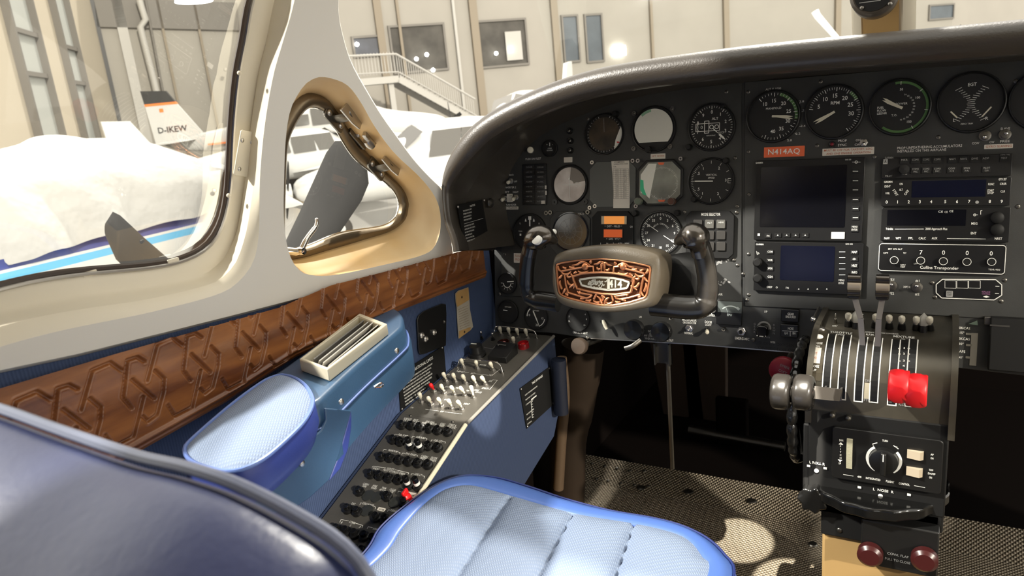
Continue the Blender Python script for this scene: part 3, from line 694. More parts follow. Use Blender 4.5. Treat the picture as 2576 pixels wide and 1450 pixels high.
# ---- windshield: centre post, compass, panes, bow
wsY = lambda z: 1.42-.55*(z-.9)                       # raked windshield plane
def on_ws(px, py):
    y = 1.3
    for _ in range(10): p = onY(px, py, y); y = wsY(p.z)
    return onY(px, py, y)
L = [on_ws(2143, 96), on_ws(2305, 78)]
cp = MB(); zt_ = 1.5
xs = [on_ws(q, 60).x for q in (2143, 2150, 2168, 2172, 2262, 2272, 2292, 2304)]
zz = [on_ws(2200, 130).z-.02, zt_]
ds = (0, -.006, -.010, -.007, -.007, -.012, -.008, 0)
cp.loft([[(x*(1+.0*z), wsY(z)+d_, z) for x, d_ in zip(xs, ds)] for z in zz], False)
cpo = solid('windshield_post', cp, M_['cream'], 'cream centre post of the windshield above the glareshield', 'post')
tn = mat('tan_post_padding', (.52, .33, .13), .55)
M0 = cpo.matrix_basis.inverted()
m = MB().hexa([M0 @ Vec((xs[3], wsY(z)-.006, z)) for z in (zz[0],)]+[M0 @ Vec((xs[4], wsY(zz[0])-.006, zz[0])), M0 @ Vec((xs[4], wsY(zt_)-.006, zt_)), M0 @ Vec((xs[3], wsY(zt_)-.006, zt_))],
              [M0 @ Vec((xs[3], wsY(zz[0])-.012, zz[0])), M0 @ Vec((xs[4], wsY(zz[0])-.012, zz[0])), M0 @ Vec((xs[4], wsY(zt_)-.012, zt_)), M0 @ Vec((xs[3], wsY(zt_)-.012, zt_))])
obj('post_padding', m, tn, cpo)
c = on_ws(2204, -13); c = c+Vec((0, -.05, 0)); 
CFm = Frame(c, (1, 0, 0), (0, .12, 1)); r0 = abs(CFm.px(2265, -10).x-CFm.px(2142, -10).x)/2
t = thing('magnetic_compass', 'dark round compass housing hung on the centre post at the top edge', 'compass', CFm.mat())
obj('housing', MB().lathe([(.001, -.04), (r0*.9, -.04), (r0, -.034), (r0, -.004), (r0*.93, .0), (r0*.86, .002), (.001, .002)], seg=48), mat('compass_housing', (.10, .085, .07), .35, .4, bump=.3, scale=200), t)
obj('faceplate', MB().prism([(r0*.80*math.cos(u), r0*.80*math.sin(u)) for u in [PI+.25+k*(PI-.5)/20 for k in range(21)]], .002, .004), M_['blackm'], t)
p = [CFm.px(x, y) for x, y in ((2162, 9), (2216, 2))]; obj('card_edge', MB().line(p[0], p[1], .0012, .0045), M_['dimwhite'], t)
for q in ((2169, 21), (2239, 11)):
    p = CFm.px(*q); obj('screw', MB().ball((p.x, p.y, .004), .0035, 12), M_['dsteel'], t)
# ================================================================== instrument panel
PF = Frame((-.179, 1.2255, .6505), (1, 0, 0), (0, .182, .983))
class Unit:                                         # local coordinates about a point of a surface
    def __init__(s, F, px, py, n=0, rot=0):
        s.F = F; s.c = F.px(px, py, n); s.n = n; s.M = F.mat(s.c.x, s.c.y, n, rot); s.rot = rot
    def p(s, px, py, off=0):
        q = s.F.px(px, py, s.n+off); v = Vec((q.x-s.c.x, q.y-s.c.y, 0))
        if s.rot: v = Matrix.Rotation(-s.rot, 3, 'Z') @ v
        return (v.x, v.y)
    def vs(s, px, py): return abs(s.p(px, py-5)[1]-s.p(px, py+5)[1])/10     # metres per pixel, up
    def hs(s, px, py): return abs(s.p(px-5, py)[0]-s.p(px+5, py)[0])/10
    def fit(s, mb, t, x0, x1, y, h, off=.0004, bold=0.0):                 # lettering that fills x0..x1 at height h (pixels)
        a = s.p(x0, y, off); b = s.p(x1, y, off); size = h*s.vs((x0+x1)/2, y)
        vs, fs = glyphs(t, bold); w = (max(v[0] for v in vs)-min(v[0] for v in vs))*size*1.38
        return mb.text(t, size, (a[0]+b[0])/2, s.p((x0+x1)/2, y, off)[1], off, 0, (b[0]-a[0])/max(w, 1e-6), bold)
    def txt(s, mb, t, x, y, h, off=.0004, bold=0.0, sx=.95, align='c', rot=0):
        a = s.p(x, y, off); return mb.text(t, h*s.vs(x, y), a[0], a[1], off, rot, sx, bold, align)
    def poly(s, pts, off=0): return [s.p(x, y, off) for x, y in pts]
    def rect(s, x0, y0, x1, y1, off=0):
        a = s.p(x0, (y0+y1)/2, off); b = s.p(x1, (y0+y1)/2, off); c = s.p((x0+x1)/2, y1, off); d = s.p((x0+x1)/2, y0, off)
        return a[0], c[1], b[0], d[1]
Q = Unit(PF, 1870, 500)
ip = thing('instrument_panel', 'dark grey instrument panel board filling the cockpit front', 'panel', Q.M)
top = [(1243, 628), (1243, 500), (1250, 440), (1275, 395), (1320, 345), (1380, 305), (1450, 268), (1560, 236), (1700, 212), (1870, 190), (2080, 168), (2300, 150), (2700, 112)]
bot = [(2700, 960), (2400, 925), (2010, 889), (1750, 868), (1486, 853), (1385, 838), (1246, 832)]
obj('board', MB().prism(Q.poly(top+bot)[::-1], -.02, 0), M_['panel2'], ip, bevel=.001)
wb_ = [Vec((*Q.p(x, y), 0)) for x, y in top+bot]; mb_ = [((-.10-(p.x+Q.c.x+PF.O.x))-(Q.c.x+PF.O.x), p.y) for p in wb_]; xl_ = Q.p(2700, 500)[0]
mt_ = [q for q in mb_[:len(top)] if q[0] > xl_]; mq_ = [q for q in mb_[len(top):] if q[0] > xl_]
mt_, mq_ = sorted(mt_, key=lambda q: -q[0]), sorted(mq_, key=lambda q: q[0])
obj('copilot_board', MB().prism([(xl_, Q.p(2700, 960)[1]), *mq_[::1], *mt_, (xl_, Q.p(2700, 112)[1])], -.02, 0), M_['panel2'], ip, sm=False)
plate1 = [(1262, 500), (1300, 385), (1380, 318), (1480, 268), (1600, 242), (1740, 222), (1866, 208), (1866, 700), (1866, 762), (1262, 745)]
obj('pilot_plate', MB().prism(Q.poly([(x, y) for x, y in plate1])[::-1], 0, .0022), M_['panel'], ip, bevel=.0008)
plate2 = [(1874, 207), (2080, 190), (2300, 172), (2690, 135), (2690, 815), (2300, 790), (1874, 770)]
obj('centre_plate', MB().prism(Q.poly(plate2)[::-1], 0, .0022), M_['panel'], ip, bevel=.0008)
obj('lower_edge_trim', MB().path([Q.p(x, y, .001) for x, y in ((1486, 852), (1750, 867), (2008, 888))], .0016, .0014), M_['steel'], ip)
NP = .0022
for q in ((1868-40, 232), (1500+15, 262), (1883, 232), (2140-75, 206), (1883, 382), (1885, 490), (1884, 640), (1870, 690), (1855, 520), (1884, 742), (1310, 562), (1271, 640), (1262, 590), (1258, 740), (2056, 367), (2360, 346), (2200, 395), (2555, 205), (1856, 668), (1880, 755), (1480, 300), (1390, 300), (1850, 398), (2527, 705), (2352, 748), (2518, 758), (2345, 712), (2560, 520), (1896, 855), (1478, 850), (1690, 800)):
    p = Q.p(*q); m = MB().ball((p[0], p[1], NP), .0032, 12, 1, 1, .45); m.k = 1; m.box(p[0]-.0022, p[1]-.0003, NP+.0012, p[0]+.0022, p[1]+.0003, NP+.0017)
    obj('screw', m, [M_['dsteel'], M_['black']], ip)
let = MB(); dim = MB()
def L_(t, x0, x1, y, h, b=.004): Q.fit(let, t, x0, x1, y, h, NP+.0004, b)
def D_(t, x0, x1, y, h): Q.fit(dim, t, x0, x1, y, h, NP+.0004)
L_('PROP UNFEATHERING ACCUMULATORS', 2257, 2420, 370, 6.5); L_('INSTALLED ON THIS AIRPLANE', 2257, 2380, 379, 6.5)
L_('PROP', 2108, 2130, 354.5, 6); L_('SYNC', 2108, 2130, 365.5, 6); L_('ON', 2153, 2165, 353, 6); L_('OFF', 2150, 2166, 364.5, 6)
L_('SLAVE', 2517, 2541, 324, 6); L_('FREE', 2516, 2540, 356, 6); L_('PS1', 2236, 2250, 704, 6); L_('PS2', 2236, 2249, 739, 6)
L_('XPDR', 2272, 2291, 723, 5.5); L_('#1', 2304, 2314, 707, 6); L_('#2', 2302, 2313, 741, 6); L_('CCW', 2445, 2463, 361, 5.5); L_('CW', 2489, 2501, 358, 5.5)
L_('ALT X 1000', 1926, 1965, 224, 5.5); L_('PUSH ON FLEET', 1322, 1361, 400, 5); L_('GYRO', 1270, 1292, 441, 4.5); L_('INVERTER 2', 1270, 1298, 472, 5)
L_('LEFT', 1267, 1281, 484, 5); L_('RIGHT', 1290, 1304, 484, 5); L_('TRANSFER', 1270, 1299, 516, 5); L_('OFF', 1293, 1301, 457, 4.5)
L_('ALT AIR', 1793, 1818, 741, 6); L_('RMI', 1736, 1747, 717, 6); L_('SYNC', 1732, 1747, 755, 5)
L_('EQ', 1784, 1792, 787, 6); L_('BLOWER', 1775, 1799, 794, 6.5); L_('DOOR', 1773, 1791, 811, 6); L_('LIGHT', 1774, 1790, 818, 6)
L_('MIC/SPEAKER', 1716, 1752, 806, 6); L_('GROUNDCOM', 1718, 1751, 813, 6); L_('NORMAL', 1722, 1743, 839, 6); L_('EMERG-MIC', 1849, 1885, 853, 6.5)
L_('I/P', 1923, 1930, 785, 6); L_('ALT AIR', 1642, 1662, 821, 5.5); L_('PULL', 1645, 1662, 828, 5.5); L_('EXTEND PULL', 1630, 1660, 835, 5); L_('OUT FOR', 1633, 1652, 841, 5)
L_('ANY CONDITION', 1620, 1655, 846, 5); L_('WHEN HANDLES ARE FULL OUT', 1622, 1694, 855, 5.5); L_('LH', 1608, 1614, 798, 5); L_('RH', 1683, 1690, 803, 5)
L_('CABIN ALT X 1000 FT', 1441, 1478, 838, 6); L_('180KCAS', 2404, 2440, 826, 6.5); L_('15°', 2414, 2425, 838, 6); L_('140KCAS', 2402, 2439, 853, 6.5); L_('30°', 2412, 2424, 866, 6)
L_('FLAPS', 2404, 2428, 885, 6.5); L_('45°', 2412, 2423, 900, 5); L_('OXYGEN', 1938, 1950, 862, 5)
for i, (t, y) in enumerate((('GEAR AND EQUIP', 828), ('CONTROLS', 838), ('HEATER', 848), ('DEFROST', 858), ('OPERATION', 869))): L_(t, 2532, 2575, y, 6)
D_('USE ONLY OXYGEN MASK', 1900, 2030, 868, 8); D_('CONNECTOR OR', 1898, 2000, 879, 8)
for i, t in enumerate(('2.8', '2.6', '2.4', '2.2', '2.0')):
    a = math.radians((62, 80, 112, 130, 150)[i]); cx, cy = 1946, 293; x, y = cx+math.sin(a)*80, cy-math.cos(a)*73
    L_(t, x-6, x+6, y-3, 5.5); b, c = Q.p(cx+math.sin(a)*70, cy-math.cos(a)*66, NP), Q.p(cx+math.sin(a)*76, cy-math.cos(a)*70, NP); let.line(b, c, .0006, NP+.0004)
let.path([Q.p(x, y, NP) for x, y in ((1806, 814), (1862, 818))], .0014, NP+.0004)
obj('lettering', let, M_['white'], ip, sm=False); obj('faded_lettering', dim, M_['black'], ip, sm=False)
sc_ = MB(); random.seed(2)
for k in range(26):
    x, y = random.choice(((1800, 705), (1812, 712), (1830, 706), (1786, 655), (1805, 662), (1762, 655), (1824, 658))); x += random.uniform(-9, 9); y += random.uniform(-4, 5)
    p = Q.p(x, y, NP); sc_.add([(p[0]+random.uniform(.0008, .0034)*math.cos(a), p[1]+random.uniform(.0006, .0025)*math.sin(a), NP+.0003) for a in [2*PI*i/7 for i in range(7)]], [tuple(range(7))])
obj('paint_chips', sc_, M_['dimwhite'], ip, sm=False)
# ---- labels stuck on the panel
def sticker(name, lab, F, x0, y0, x1, y1, m, texts, tm, n=NP, cat='sticker', r=.0006, mm=None):
    u = Unit(F, (x0+x1)/2, (y0+y1)/2, n); a = u.rect(x0, y0, x1, y1); t = thing(name, lab, cat, u.M)
    obj('backing', MB().prism(rrect(*a, r, 2), 0, .0007), M_[m], t)
    mb = MB()
    for (s, tx0, tx1, ty, h) in texts: u.fit(mb, s, tx0, tx1, ty, h, .0010, .004)
    if texts: obj('lettering', mb, tm, t, sm=False)
    return t
rp = mat('orange_label', (.85, .16, .06), .5); inkr = mat('red_ink', (.5, .15, .08), .6); ink = mat('black_ink', (.03, .03, .03), .6)
M_['lab'] = mat('white_label', (.72, .68, .6), .5); M_['rlab'] = rp
sticker('registration_label', 'orange label reading N414AQ under the manifold gauge', PF, 1922, 369, 2024, 395, 'rlab', [('N414AQ', 1932, 2012, 382, 14)], mat('bright_white_print', (.9, .88, .84), .5), r=.0005)
sticker('warning_label', 'white label about prop sync off for takeoff under the RPM gauge', PF, 2069, 372, 2199, 390, 'lab', [('MUST BE OFF FOR TAKEOFF, LDG.', 2073, 2196, 377, 5.5), ('AND ONE ENGINE OPERATION', 2079, 2190, 385.5, 5.5)], inkr)
sticker('gyro_label', 'small white label under the two toggles at the right end of the panel', PF, 2476, 363, 2548, 374, 'lab', [('GYRO SLAVING', 2480, 2545, 368.5, 6)], inkr)
sticker('prohibition_label', 'white label with red print left of the yoke grip, FLIGHT IN', PF, 1293, 638, 1345, 662, 'lab', [('FLIGHT IN ICING', 1296, 1342, 645, 6), ('PROHIBITED', 1296, 1330, 654, 6)], inkr)
sticker('blank_label', 'small cream label above the round course indicator', PF, 1419, 396, 1440, 409, 'lab', [], ink)
sticker('course_label', 'grey label above the octagonal compass indicator', PF, 1637, 387, 1674, 400, 'dimlab' if 'dimlab' in M_ else 'lab', [('SET 24 000', 1640, 1671, 393, 4)], inkr)
sticker('fuel_label', 'white label reading FUEL TRANSFER at the left of the panel', PF, 1264, 520, 1304, 527.5, 'lab', [('FUEL TRANSFER', 1266, 1302, 523.8, 4.6)], ink)
sticker('unit_label', 'small cream label under the upper dark screen', PF, 2091, 584, 2125, 601, 'lab', [], ink, n=.0095)
# ---- dials
def ticks(mb, R, a0, a1, n, r0=.86, r1=.93, w=.0005, every=5, r00=.80, z=.0006, cw=True):
    for i in range(n+1):
        a = math.radians(90-(a0+(a1-a0)*i/n)); big = every and i % every == 0
        q = r00 if big else r0; mb.line((R*q*math.cos(a), R*q*math.sin(a)), (R*r1*math.cos(a), R*r1*math.sin(a)), w*(1.7 if big else 1), z)
def nums(mb, R, ls, r, size, z=.0006, b=.012):
    for t, a in ls: t_ = math.radians(90-a); mb.text(t, R*size, R*r*math.cos(t_), R*r*math.sin(t_), z, 0, .95, b)
def needle(mb, R, a, l0, l1, w, z=.0016, tip=.5):
    a = math.radians(90-a); c, s = math.cos(a), math.sin(a); n = (-s*w/2*R, c*w/2*R)
    P = [(R*l0*c+n[0], R*l0*s+n[1]), (R*l0*c-n[0], R*l0*s-n[1]), (R*(l0+(l1-l0)*tip)*c-n[0], R*(l0+(l1-l0)*tip)*s-n[1]), (R*l1*c, R*l1*s), (R*(l0+(l1-l0)*tip)*c+n[0], R*(l0+(l1-l0)*tip)*s+n[1])]
    return mb.prism(P, z, z+.0006)
def gauge(name, label, px, py, rp, marks=None, face='face', bez=1.0, depth=.010, knobs=(), n=NP, cat='gauge', rim_m='bezel', ptr=None, ptr_m='white', lip=.0045, xtra=None, F=PF, flat=True):
    u = Unit(F, px, py, n); R = rp*u.vs(px, py)
    t = thing(name, label, cat, u.M)
    obj('bezel', MB().lathe([(R*.94, .0005), (R*.945, lip*.7), (R*.965, lip), (R*1.0, lip*.93), (R*1.02, lip*.4), (R*1.025, 0)], seg=56), M_[rim_m], t)
    d = obj('dial', MB().disc(0, 0, .0012, R*.95, 56), M_[face], t, sm=False)
    if marks:
        mb = MB(); marks(mb, R*.94); mb.v = [(a, b, c+.0012) for a, b, c in mb.v]; obj('markings', mb, M_['white'], d, sm=False)
    if ptr:
        mb = MB(); ptr(mb, R*.94); mb.v = [(a, b, c+.0012) for a, b, c in mb.v]; obj('pointer', mb, M_[ptr_m], d, sm=False)
    for (kx, ky, kr, km) in knobs:
        p = u.p(kx, ky); r = kr*u.vs(kx, ky)
        obj('knob', MB().lathe([(r, 0), (r*1.02, .004), (r*.9, .010), (r*.78, .0115), (.0001, .0117)], (p[0], p[1], 0), 'Z', 20), M_[km], t)
    if xtra: xtra(t, u, R*.94)
    return t, u, R
def m_alt(mb, R):
    ticks(mb, R, 0, 360, 50, .86, .94, .0006, 5, .80)
    nums(mb, R, [(str(k), 36*k) for k in range(10)], .66, .15)
    mb.text('ALT', R*.12, R*.15, R*.36, .0006, 0, 1, .01); mb.text('AEROSONIC', R*.055, -R*.02, -R*.38, .0006)
    for a, b, c, d in ((-.72, -.17, .36, .17),): mb.path([(R*a, R*b), (R*c, R*b), (R*c, R*d), (R*a, R*d)], R*.025, .0006, True)
    mb.path([(-R*.32, -R*.26), (-R*.12, -R*.26), (-R*.12, R*.28), (-R*.32, R*.28)], R*.03, .0006, True)
    mb.text('0', R*.16, -R*.45, 0, .0006); mb.ring(0, 0, R*.07, R*.1, .0005, .0007, 20); mb.ring(R*.23, 0, R*.07, R*.1, .0005, .0007, 20)
    for i in range(4): mb.line((-R*.7, -R*.1+i*R*.06), (-R*.6, -R*.05+i*R*.06), R*.02, .0006)
    mb.text('1013', R*.1, R*.42, -R*.27, .0006)
gauge('altimeter', 'round altimeter with drum window at the top right of the pilot dials', 1790.7, 320, 60, m_alt, knobs=((1735, 371, 8, 'black'), (1822, 268, 7, 'black')),
      ptr=lambda mb, R: (needle(mb, R, 133, .1, .5, .04), needle(mb, R, 133, .5, .9, .09, tip=.6)))
def m_vsi(mb, R):
    ticks(mb, R, 270, 450, 6, .80, .93, .0006, 0); ticks(mb, R, 270, 90, 6, .80, .93, .0006, 0); ticks(mb, R, 270, 320, 10, .84, .93, .0004, 0); ticks(mb, R, 270, 220, 10, .84, .93, .0004, 0)
    nums(mb, R, [('1', 328), ('2', 392), ('3', 448), ('2', 150), ('1', 214), ('.5', 238), ('.5', 302)], .68, .13)
    mb.text('VERTICAL', R*.085, R*.02, R*.28, .0006); mb.text('SPEED', R*.085, R*.02, R*.15, .0006); mb.path([(R*.9, -R*.1), (R*.78, -R*.1), (R*.78, R*.1), (R*.9, R*.1)], R*.02, .0006)
gauge('vertical_speed_indicator', 'round vertical speed dial with a horizontal white needle below the altimeter', 1789, 456, 58.5, m_vsi, knobs=((1748, 502, 8, 'black'), (1829, 405, 8, 'black')),
      ptr=lambda mb, R: needle(mb, R, 271, -.1, .8, .05, tip=.9))
def brown(t, u, R):
    obj('brown_reflection_disc', MB().disc(0, 0, .0022, R*.86, 40), mat('brown_dial_reflection', (.085, .06, .035), .35, var=.5, vscale=30, col2=(.03, .024, .018)), t, sm=False)  # brown reflection of the glass painted as the disc colour
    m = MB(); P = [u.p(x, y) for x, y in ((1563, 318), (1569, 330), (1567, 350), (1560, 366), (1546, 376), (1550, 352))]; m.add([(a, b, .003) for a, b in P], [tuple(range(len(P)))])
    obj('pale_reflection_patch', m, M_['dialreflection'], t, sm=False)  # pale patch of the painted glass reflection
    m = MB(); q = u.p(1557, 358); m.add([(q[0]+.002*c, q[1]+.0012*s, .0034) for c, s in ((-1.6, .4), (-.6, 1), (1.6, -.2), (1, -1), (-1, -1))], [(0, 1, 2, 3, 4)]); obj('warning_flag', m, M_['red'], t, sm=False)
gauge('airspeed_indicator', 'round dial with a painted brown reflection at the left end of the top row', 1520.6, 337.5, 52, lambda mb, R: ticks(mb, R, 20, 340, 32, .88, .95, .0004, 4, .84), xtra=brown, knobs=((1551, 287, 8, 'black'),),
      ptr=lambda mb, R: mb.line((R*.03, R*.1), (0, R*.8), R*.02, .0026), ptr_m='dimwhite')
def att(t, u, R):
    g = mat('green_edge_tint', (.30, .52, .36), .35)
    P = [(R*.93*math.cos(a), R*.93*math.sin(a)) for a in [math.radians(x) for x in np.linspace(-41, 221, 44)]]
    obj('pale_reflection_disc', MB().prism(P, .002, .003), M_['dialreflection'], t, sm=False)  # pale disc colour imitates the hangar mirrored in the glass
    m = MB(); m.arc(0, 0, R*.80, R*.925, 318, 352, .0034); obj('green_sector', m, g, t, sm=False)
    m = MB(); m.arc(0, 0, R*.90, R*.95, 222-360+0, 222-360+.1, .003)
    for sx, sy in ((-.98, .78), (.88, .86), (-.98, -.86), (.80, -.84)):
        obj('screw', MB().ring(sx*R, sy*R, .0018, .0042, 0, .0022, 14).ball((sx*R, sy*R, .0006), .0022, 10), M_['dsteel'], t)
gauge('attitude_indicator', 'round attitude dial with a pale greenish painted reflection flat at the bottom', 1645, 325, 58, None, xtra=att, knobs=((1634, 377, 8.5, 'black'),))
def cdi(t, u, R):
    m = MB().disc(0, 0, .002, R*.93, 44); obj('pale_reflection_card', m, mat('pale_pink_reflection', (.82, .76, .70), .3, var=.2, vscale=25, col2=(.5, .43, .38)), t, sm=False)  # whitish glass reflection painted into the card colour
    m = MB().line((-R*.42, 0), (R*.7, -R*.02), R*.03, .0026).line((0, R*.4), (R*.03, -R*.75), R*.03, .0026).ball((-R*.05, R*.33, .002), .0016, 8); m.line((R*.35, R*.1), (R*.5, R*.1), R*.02, .0026).line((R*.36, -R*.12), (R*.46, -R*.12), R*.02, .0026)
    obj('crossbars', m, M_['white'], t, sm=False)
    m = MB(); m.arc(0, 0, R*.25, R*.93, 5, 78, .0023); obj('tinted_sector', m, mat('grey_card_sector', (.20, .17, .14), .3), t, sm=False)
    for sx, sy in ((-.9, -.92), (.9, -.92)): obj('mounting_ear', MB().ring(sx*R, sy*R, .0016, .0055, 0, .002, 18), M_['black'], t)
gauge('course_indicator', 'round dial with painted pale reflection and white crossbars in the second row', 1434, 465, 50, None, xtra=cdi)
# compass card holder
u = Unit(PF, 1542, 463, NP); t = thing('blanking_plate', 'grey eight-sided blanking plate between two dials', 'plate', u.M); a = u.rect(1484, 406, 1600, 521)
obj('plate', MB().prism(octa(*a, .013), 0, .0016), mat('blanking_paint', (.10, .105, .098), .5), t, bevel=.0005)
for q in ((1490, 409), (1497, 519), (1605, 405), (1592, 405), (1600, 519), (1484, 523)):
    p = u.p(*q); obj('screw', MB().ring(p[0], p[1], .0016, .0036, 0, .002, 14), M_['steel'], t)
u = Unit(PF, 1562, 465, NP+.0018); t = thing('compass_correction_card', 'narrow white paper compass card with table rows on the grey plate', 'card', u.M)
P = [(1538, 406), (1583, 404), (1583, 440), (1585, 480), (1584, 524), (1543, 524), (1543, 480), (1541, 440)]
obj('paper', MB().prism(u.poly(P)[::-1], 0, .0006), M_['lab'], t)
m = MB(); u.fit(m, 'COMPASS', 1545, 1571, 408, 3.6, .0009, .01); u.fit(m, 'CORRECTION CARD', 1544, 1580, 413, 3, .0009); u.fit(m, 'FOR', 1543, 1550, 420, 3, .0009)
for y in list(range(425, 502, 5)): m.path([u.p(1542, y), u.p(1582, y)], .0003, .0009)
for x in (1543, 1562, 1582): m.path([u.p(x, 425), u.p(x+1, 500)], .0003, .0009)
for i, y in enumerate(range(428, 500, 5)): u.fit(m, ('000 030 060 090 120 150 180 210 240 270 300 330 350 360 015'.split())[i], 1548, 1556, y, 2.6, .0009); u.fit(m, ('002 030 059 088 119 150 181 211 241 270 300 331 350 002 016'.split())[i], 1567, 1576, y, 2.6, .0009)
obj('table', m, ink, t, sm=False)
# horizontal situation indicator
u = Unit(PF, 1663, 460, NP); t = thing('horizontal_situation_indicator', 'eight-sided pale compass dial with green and red marks', 'gauge', u.M); a = u.rect(1606, 402, 1719, 518)
obj('bezel', MB().prism(octa(*a, .016), 0, .005), M_['bezel'], t, bevel=.001)
b = u.rect(1611, 408, 1714, 512); obj('face', MB().prism(octa(*b, .015), .005, .0056), mat('pale_green_card', (.33, .34, .29), .3, var=.5, vscale=18, col2=(.16, .16, .14)), t, sm=False)
R = 42*u.vs(1668, 460); p = u.p(1668, 462); m = MB()
mm = MB(); ticks(mm, R, 0, 360, 72, .90, 1.0, .00035, 6, .84); mm.v = [(x+p[0], y+p[1], z+.0056) for x, y, z in mm.v]; obj('compass_ticks', mm, M_['white'], t, sm=False)
m = MB(); q = [u.p(x, y, .0056) for x, y in ((1632, 412), (1652, 412), (1634, 500), (1622, 488), (1612, 486), (1612, 440))]; m.add([(x, y, .0060) for x, y in q], [tuple(range(6))]); obj('pale_reflection_area', m, M_['dialreflection'], t, sm=False)  # pale area painted like a reflection in the dial glass
for nm, P, c in (('green_flag', ((1611, 452), (1619, 454), (1620, 474), (1627, 492), (1618, 490), (1611, 478)), mat('green_flag_paint', (.05, .55, .28), .4)), ('red_marker', ((1655, 409), (1672, 409), (1669, 415), (1658, 415)), rp), ('red_marker', ((1655, 503), (1674, 503), (1671, 508), (1658, 508)), rp)):
    m = MB(); m.add([(*u.p(x, y, .0056), .0064) for x, y in P], [tuple(range(len(P)))]); obj(nm, m, c, t, sm=False)
for (x, y, c) in ((1612, 507, mat('olive_knob', (.13, .16, .12), .3)), (1695, 507, mat('brown_knob', (.10, .045, .03), .3))):
    q = u.p(x, y); r = 9*u.vs(x, y); k = obj('knob', MB().lathe([(r*.7, .004), (r, .006), (r, .016), (r*.85, .0172), (.0001, .0174)], (q[0], q[1], 0), 'Z', 24), c, t)
    obj('knob_ring', MB().ring(q[0], q[1], r*.86, r*1.04, .015, .0168, 24), M_['dsteel'], k)
for q in ((1608, 405), (1715, 400)):
    q = u.p(*q); obj('screw', MB().ring(q[0], q[1], .0016, .0034, .004, .007, 14), M_['steel'], t)
# third row
def m_turn(mb, R):
    mb.box(-R*.04, R*.35, .0006, R*.04, R*.9, .001); mb.box(-R*.09, R*.72, .0006, R*.09, R*.92, .0012)
    for s in (-1, 1): mb.add([(s*R*.2, R*.62, .0008), (s*R*.32, R*.62, .0008), (s*R*.3, R*.72, .0008), (s*R*.26, R*.8, .0008)], [(0, 1, 2, 3)])
    mb.text('L', R*.1, -R*.62, R*.5, .0006); mb.text('R', R*.1, R*.6, R*.5, .0006); mb.text('TURN', R*.13, -R*.2, -R*.52, .0006, 0, 1, .01); mb.text('TRIM', R*.08, -R*.62, R*.05, .0006); mb.box(-R*.66, -R*.2, .0005, -R*.56, -R*.08, .0009)
gauge('turn_coordinator', 'round black turn dial half hidden by the left yoke grip', 1334, 585, 47, m_turn)
u = Unit(PF, 1437, 583, NP); t = thing('storm_scope', 'eight-sided round display with polar grid behind the left yoke horn', 'display', u.M); a = u.rect(1386, 532, 1485, 640)
obj('bezel', MB().prism(octa(*a, .013), 0, .003), M_['panel'], t, bevel=.0006); R = 47*u.vs(1439, 585)
obj('screen', MB().lathe([(R*1.05, .003), (R*1.05, .006), (R, .0062), (R*.97, .0045), (.0001, .0045)], seg=48), mat('scope_glass', (.012, .013, .018), .12, spec=.8), t)
m = MB()
for q in (.35, .7): m.ring(0, 0, R*q-.0003, R*q, .0046, .0048, 48)
for k in range(12): an = PI*k/6; m.line((R*.12*math.cos(an), R*.12*math.sin(an)), (R*.7*math.cos(an), R*.7*math.sin(an)), .0003, .0048)
m.line((-R*.06, 0), (R*.06, 0), .0005, .005).line((0, -R*.06), (0, R*.06), .0005, .005); obj('polar_grid', m, M_['dimwhite'], t, sm=False)
m = MB(); u.fit(m, 'WX-11', 1454, 1469, 539, 5, .0034); obj('lettering', m, M_['white'], t, sm=False)
for q in ((1386, 535), (1480, 534), (1376, 536)):
    p = u.p(*q); obj('screw', MB().ring(p[0], p[1], .0018, .0042, 0, .004, 16), M_['dsteel'], t)
u = Unit(PF, 1543, 585, NP); t = thing('distance_meter', 'black box with two glowing orange number windows above the yoke', 'display', u.M); a = u.rect(1492, 532, 1595, 640)
obj('bezel', MB().prism(octa(*a, .010), 0, .005), M_['blackm'], t, bevel=.0008)
for nm, r, c in (('upper_display', (1513, 544, 1577, 564), 'amber'), ('lower_display', (1519, 577.5, 1566, 597.5), 'amber2')):
    b = u.rect(*r, .005); s = obj(nm, MB().box(b[0], b[1], .0045, b[2], b[3], .0054), M_[c], t, sm=False)
    f = MB(); w = .0012; f.box(b[0]-w, b[1]-w, .005, b[2]+w, b[1], .0062); f.box(b[0]-w, b[3], .005, b[2]+w, b[3]+w, .0062); f.box(b[0]-w, b[1], .005, b[0], b[3], .0062); f.box(b[2], b[1], .005, b[2]+w, b[3], .0062)
    obj('display_frame', f, M_['black'], s)
b = u.rect(1513, 544, 1520, 564, .005); b2 = u.rect(1571, 544, 1577, 564, .005); m = MB().box(*b[:2], .0054, *b[2:], .0056).box(*b2[:2], .0054, *b2[2:], .0056); obj('pale_display_ends', m, mat('pale_display_glass', (.55, .45, .3), .4), t, sm=False)
m = MB(); u.fit(m, 'DIST - MILES', 1527, 1559, 570, 5, .0054); u.fit(m, 'GPD  YTS', 1531, 1556, 602, 5, .0054); u.fit(m, 'CH', 1585, 1591, 571, 5, .0054)
for tt, x in (('1', 1511), ('N', 1527.5), ('2', 1543), ('KTS', 1560), ('MIN', 1577)): u.txt(m, tt, x, 613.5, 5, .0054)
for x0, x1, y in ((1521, 1524, 569), (1561, 1565, 569), (1525, 1528, 601), (1558, 1561, 601)): m.path([u.p(x0, y, .005), u.p(x1, y, .005)], .0006, .0054)
obj('lettering', m, M_['white'], t, sm=False)
